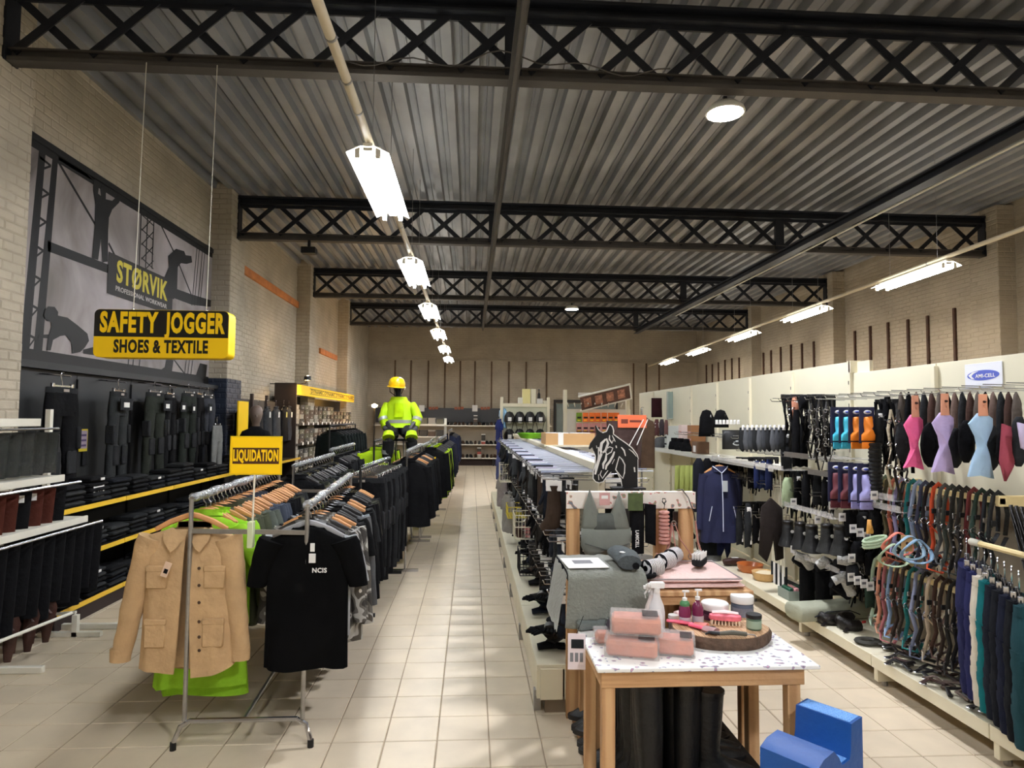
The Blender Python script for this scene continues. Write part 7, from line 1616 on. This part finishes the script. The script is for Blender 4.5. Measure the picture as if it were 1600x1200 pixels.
for k, (px, py) in enumerate(((1294, 972), (1328, 981))):
    t = thing('overreach_boot', 'black leather overreach boot on the deck, %s one' % ('left', 'right')[k], 'boot', onR(px, py), .3, 'black overreach boots'); obj('cup', M().tube([(.075*math.cos(a), .06*math.sin(a), .045+.015*math.sin(a)) for a in [PI*.1+2*PI*.8*q/14 for q in range(15)]], [.02]+[.036]*13+[.02], 10, flat=1.3), LEA, t); obj('strap', M().tube([(-.08, -.05, .02), (-.14, -.08, .01)], .015, 6, flat=.4), LEA, t); obj('red_badge', M().box(.02, -.10, .06, .05, -.09, .075), mat('red_badge', (180, 40, 40), .5), t)
t = thing('sandal_pad', 'olive-black ring-shaped pad near the deck edge', 'pad', onR(1356, 1006)); obj('ring', M().tube([(.07*math.cos(a), .05*math.sin(a), .02) for a in [2*PI*q/16 for q in range(16)]], .024, 8, closed=True, flat=.6), mat('olive_black', (52, 50, 44), .6), t); obj('tail', M().tube([(.04, -.05, .02), (.09, -.11, .02), (.07, -.15, .015)], .02, 8, flat=.5), mat('olive_black', (52, 50, 44), .6), t)
rs = random.Random(5)
for k in range(48):
    y = 4.35-k*.028; x_ = 2.85+rs.uniform(-.12, .16); m_ = rs.choice([BRLEA, LEA, BLACKM, web(96, 80, 70), LEA])
    t = thing('bit_strap', 'short dark strap with metal bit on the near deck, %s from the far end' % nth(k), 'strap', (x_, y, .194), rs.uniform(0, 3), 'straps lying on the near deck'); obj('strap', M().tube([(-.08, -.02, .012), (-.03, .03, .03), (.03, -.02, .035), (.08, 0, .012)], .014, 6, flat=.6), m_, t); obj('bit', M().tube([(.07+.018*math.cos(a), .018*math.sin(a), .014) for a in [2*PI*i/8 for i in range(8)]], .004, 5, closed=True), CHROME, t)
for k in range(7):
    px = 1207+k*3.4; y = YR(px, 2.95); a = P(px, 888, y=y); t = thing('lunge_whip', 'pale upright lunge whip in the bundle by the panel joint, %s' % nth(k), 'whip', (a.x, a.y, .19), 0, 'upright lunge whips'); obj('stick', M().tube([(0, 0, 0), (.02-.008*k, .02, 1.05-.05*(k % 3))], [.012, .006], 6), mat('ivory_stick', (214, 208, 186), .4), t); obj('handle', M().tube([(0, 0, 0), (.004, .004, .2)], .016, 8), WHITEP if k % 2 else BLK2, t)
# navy jacket and its neighbours
JY = 7.15
p = P(1124, 716, y=JY)
t = thing('hanging_jacket', 'navy zip jacket with white piping on a wooden hanger facing the viewer', 'jacket', p)
hanger(t, .17, WOODH); NV = mat('navy_softshell', (25, 29, 62), .8, nscale=6, nvar=.12, bump=.3, bscale=10)
obj('body', shirt_body(.215, .80, .07, 33, 1.02, N=36), NV, t, ang=1.2)
for sx in (-1, 1):
    s_ = obj('sleeve', sleeve(sx, .215, .60, .062, 4, .06), NV, t, ang=1.2)
    obj('pocket_zip', M().bar((sx*.12, -.088, -.52), (sx*.155, -.092, -.68), .008, .006), mat('zip_white', (200, 206, 224), .5), t)
obj('collar', M().rings([[(.085*q*math.cos(a), .05*q*math.sin(a), z) for a in [2*PI*k/18 for k in range(18)]] for z, q in ((-.15, 1.2), (-.09, 1.0), (-.085, .95), (-.14, 1.0))], cap=False), NV, t)
obj('front_zip', M().tube([(0, -.062, -.15), (0, -.082, -.3), (0, -.092, -.5), (0, -.098, -.795)], .0055, 6), mat('zip_white', (200, 206, 224), .5), t)
obj('collar_piping', M().tube([(-.085, -.02, -.088), (-.06, -.05, -.11), (0, -.066, -.16), (.06, -.05, -.11), (.085, -.02, -.088)], .006, 6), mat('zip_white', (200, 206, 224), .5), t)
obj('swing_tag', M().box(-.005, -.105, -.36, .05, -.10, -.24), mat('tag_grey', (180, 184, 184), .6), t)
for k, (px, y0, y1, c, nm) in enumerate(((1108, 815, 900, (24, 26, 28), 'black waterproof trousers under the navy jacket'), (1128, 825, 872, (30, 34, 62), 'navy trousers under the navy jacket'), (1112, 868, 892, (96, 96, 94), 'grey-cuffed leggings below the navy jacket'))):
    flat('hanging_trousers', nm, 'trousers', [(px-14, y0), (px+14, y0), (px+13, y1-10), (px+8, y1), (px+2, y0+20), (px-3, y1), (px-12, y1-8)], 7.3-.1*(k == 2), .05, fab(*c))
for k in range(6): px = 1092+k*13; flat('hanging_jacket', 'black jacket on the crowded rail behind the navy jacket, %s from the left' % nth(k), 'jacket', [(px-9, 726), (px-3, 716), (px+3, 716), (px+9, 726), (px+10, 800), (px-10, 800)], 7.6, .04, BLK if k % 2 else fab(26, 28, 36), 'black jackets behind the navy one')
for k in range(4): px = 1059+k*8; flat('saddle_pad', 'yellow-green quilted pad hanging in the row left of the navy jacket, %s' % nth(k), 'pad', [(px-4, 727), (px+4, 727), (px+5, 768), (px-5, 766)], YR(px, 2.8), .03, mat('lime_quilt', (168, 178, 96), .8, nscale=8, nvar=.1), 'yellow-green pads')
t = flat('long_trousers', 'brown-black ribbed trousers hanging low right of the navy jacket', 'trousers', [(1190, 792), (1204, 778), (1222, 794), (1224, 872), (1212, 876), (1206, 815), (1198, 878), (1186, 866)], YR(1206, 2.75), .04, fab(40, 34, 32))
# shelf with helmets
za = 1.32
t = thing('upper_shelf', 'long pale shelf on the right gondola with helmets and boxes', 'shelf', (2.84, 6.0, za)); obj('shelf_board', M().box(0, 0, -.02, PXX-2.84, 4.9, 0, .002), WHITEM, t); obj('front_lip', M().box(-.008, 0, -.05, 0, 4.9, .005, .001), mat('clear_lip', (206, 206, 200), .3), t)
for k, (px, m_) in enumerate(((1034, GREYM), (1058, BLK), (1068, BLK), (1078, BLK))):
    y = YR(px, 2.98); t = thing('riding_helmet' if k == 0 else 'stirrup_boot', ('grey riding helmet on the far end of the long shelf', 'black slip-on boot on the long shelf, left of three', 'black slip-on boot on the long shelf, middle', 'black slip-on boot on the long shelf, right')[k], 'helmet' if k == 0 else 'boot', (2.98, y, za+.002), .5)
    if k == 0: obj('shell', M().lathe([(.14, 0), (.15, .04), (.13, .11), (.08, .155), (.001, .17)], n=18), m_, t); obj('peak', M().prism([(-.1, 0), (.1, 0), (.06, -.07), (-.06, -.07)], (0, -.13, .02), (1, 0, 0), (0, 1, 0), (0, 0, .01)), BLK, t)
    else: obj('boot', shoe_mesh(.26, .1, .12).xf(Matrix.Rotation(.3, 4, 'Z')), m_, t); obj('ankle', M().lathe([(.045, .08), (.045, .17)], (0, .06, 0), 10), m_, t)
for k, (px, w2, h2, c, nm) in enumerate(((1073, .14, .36, (226, 206, 200), 'white and pink carton'), (1088, .16, .36, (150, 104, 66), 'brown cardboard carton'), (1050, .12, .34, (196, 200, 196), 'pale carton behind the boots'))):
    y = YR(px, 3.08); t = thing('carton', '%s standing on the long pale shelf' % nm, 'box', (3.08, y, za+.001)); obj('carton_body', M().box(-.1, -w2/2, 0, .1, w2/2, h2, .003), mat('shelfbox_%d' % k, c, .6), t)
    for j in range(3): obj('print_band', M().box(-.103, -w2*.4, .05+j*.1, -.1005, w2*.4, .075+j*.1), BLK2 if k == 2 else mat('band_pink', (214, 160, 160), .6), t)
flat('wine_bag', 'dark wine bag hanging above the far end of the shelf', 'bag', rectp(1018, 622, 1034, 652), 10.4, .05, fab(52, 26, 30))
t = thing('framed_mirror', 'tall narrow glass frames leaning on the ivory panel at the far end', 'mirror', P(1044, 612, y=10.2)); obj('frame', M().box(-.02, 0, -.42, 0, .02, 0).box(.10, 0, -.42, .12, .02, 0).box(-.02, 0, -.44, .12, .02, -.42), mat('mirror_frame', (150, 156, 150), .4), t); obj('glass', M().box(0, .008, -.42, .10, .012, 0), mat('mirror_glass', (170, 190, 190), .08, .6), t)
for k, (cx, y0, y1, nm) in enumerate(((1104, 640, 682, 'black short vest on the left of the pair above the shelf'), (1126, 640, 668, 'black short vest on the right of the pair above the shelf'))):
    flat('riding_vest', nm, 'vest', [(cx-10, y0+12), (cx-6, y0+2), (cx, y0), (cx+6, y0+2), (cx+11, y0+14), (cx+12, y1), (cx-12, y1)], YR(cx, 2.86), .05, BLK, 'black vests above the shelf', [('white_tag', rectp(cx+1, y0+8, cx+5, y0+16), .045, WHITEP)])
flat('sponsor_box', 'black box with a pale round logo above the shelf', 'box', rectp(1129, 672, 1157, 702), YR(1143, 2.9), .04, BLACKM, None, [('round_logo', oval(1149, 692, 7, 4, 14), .045, mat('grey_logo', (190, 194, 196), .5)), ('logo_core', oval(1149, 692, 5, 2.2, 12), .052, BLACKM)])
for k in range(7): px = 1118+k*5.6; flat('hook_ticket', 'small white ticket in the line above the gloves, %s from the left' % nth(k), 'ticket', rectp(px, 656, px+4, 663), YR(px, 2.75), .004, WHITEP, 'white tickets above the gloves')
for k in range(10):
    px = 1160+k*7; flat('riding_glove', 'grey riding glove hanging in the row on the shelf, %s from the left' % nth(k), 'glove', [(px-4, 668), (px+4, 668), (px+5, 684), (px+4, 703-(k % 3)*3), (px, 706), (px-4, 702), (px-6, 690)], YR(px, 2.84), .02, [BLK2, fab(86, 88, 92), fab(64, 66, 70)][k % 3], 'grey riding gloves in a row', [('white_clip', rectp(px-2, 664, px+2, 672), .02, WHITEP)])
t = thing('brown_carton_stack', 'brown carton and black boxes under the black vests', 'box', (2.95, YR(1094, 2.95), za+.002)); obj('carton_body', M().box(-.08, -.10, 0, .08, .10, .15, .003), mat('shelfbox_brown', (110, 80, 60), .6), t); obj('ticket', M().box(-.085, -.05, .02, -.0805, .03, .10), WHITEP, t)
for k in range(5):
    y = 9.60+k*.28; one('pale_tube', 'pale blue-white padded tube on the far side of the centre gondola, %s' % nth(k), 'tube', M().tube([(1.40, y-1.6, 1.06+.055*(k % 2)), (2.04, y-1.55, 1.06+.055*(k % 2))], .028, 10), mat('tube_blue', (176, 192, 214), .5) if k % 2 else WHITEP, 'pale padded tubes')
t = thing('low_white_table', 'white counter with black boots beyond the floral board', 'table', (1.42, 7.9, 0)); obj('counter_top', M().box(0, 0, 1.0, .62, 1.8, 1.03, .003), WHITEM, t)
for x_, y in ((.02, .02), (.56, .02), (.02, 1.74), (.56, 1.74)): obj('leg', M().box(x_, y, 0, x_+.04, y+.04, 1.0), WHITEM, t)
for k in range(4):
    t = thing('riding_boot', 'black boot on the white counter behind the floral board, %s from the left' % nth(k), 'boot', (1.52+k*.14, 8.1, 1.031), 0, 'boots on the white counter'); obj('upper', shoe_mesh(.24, .1, .14), BLK, t); obj('ankle', M().lathe([(.045, .08), (.045, .2)], (0, .06, 0), 10), BLK, t)

# dense black tack between the named pieces
rs = random.Random(404)
bun = []
for q in range(3):
    o = thing('strap_bundle', 'x', 'tack')
    for j in range(5):
        x_ = -.045+.022*j; r = random.Random(q*9+j)
        obj('strap', M().tube([(x_, 0, 0), (x_+r.uniform(-.02, .02), -.02, -.12), (x_+r.uniform(-.025, .025), -.03+r.uniform(-.02, .02), -.26), (x_+r.uniform(-.03, .03), 0, -.40-.05*(j % 3))], .011, 6, flat=.45), LEA if j % 2 else BLK, o)
    for j in range(5): obj('ring', M().tube([(.014*math.cos(a)-.03+.016*j, -.04, -.10-.065*j+.014*math.sin(a)) for a in [2*PI*i/8 for i in range(8)]], .004, 5, closed=True), CHROME, o)
    obj('header', M().box(-.05, -.006, -.02, .05, .006, .02, .002), BLACKM, o); bun.append(o)
FILL = [('eye-level', 1224, 1300, 9, 620, 2.98, 1.0), ('eye-level right', 1374, 1412, 4, 628, 2.98, 1.0), ('second', 1226, 1300, 7, 738, 3.02, .8), ('second right', 1364, 1400, 4, 790, 2.98, .8), ('third', 1318, 1376, 7, 800, 3.0, .75), ('low', 1322, 1376, 6, 868, 3.0, .75), ('far', 1150, 1214, 7, 716, 3.05, .7), ('far low', 1150, 1214, 6, 786, 3.05, .8)]
for nm, xa, xb, n_, py, xx, sc in FILL:
    for k in range(n_):
        px = xa+(xb-xa)*(k+.5)/n_; y = YR(px, xx); p = P(px, py, y=y)
        o = dup(bun[rs.randrange(3)], (xx, y, p.z), rs.uniform(-.3, .3), 'bundle of black straps with rings, %s from the left in the %s band' % (nth(k), nm), 'black strap bundles on the right gondola'); o.scale = (sc*1.1, 1, sc*rs.uniform(.9, 1.15))
for o in bun: delete_tree(o)
# boots and pads crowding the far part of the base deck
for k in range(9):
    y = 8.2+k*.42; o = thing('deck_boot', 'dark boot on the far part of the right base deck, %s going back' % nth(k), 'boot', (2.92, y, .192), .4*((k % 3)-1), 'boots on the far base deck'); obj('foot_part', shoe_mesh(.27, .1, .13), BLK if k % 2 else BRLEA, o); obj('shaft', M().lathe([(.048, .08), (.05, .26), (.046, .27)], (0, .07, 0), 12), BLK if k % 2 else BRLEA, o)
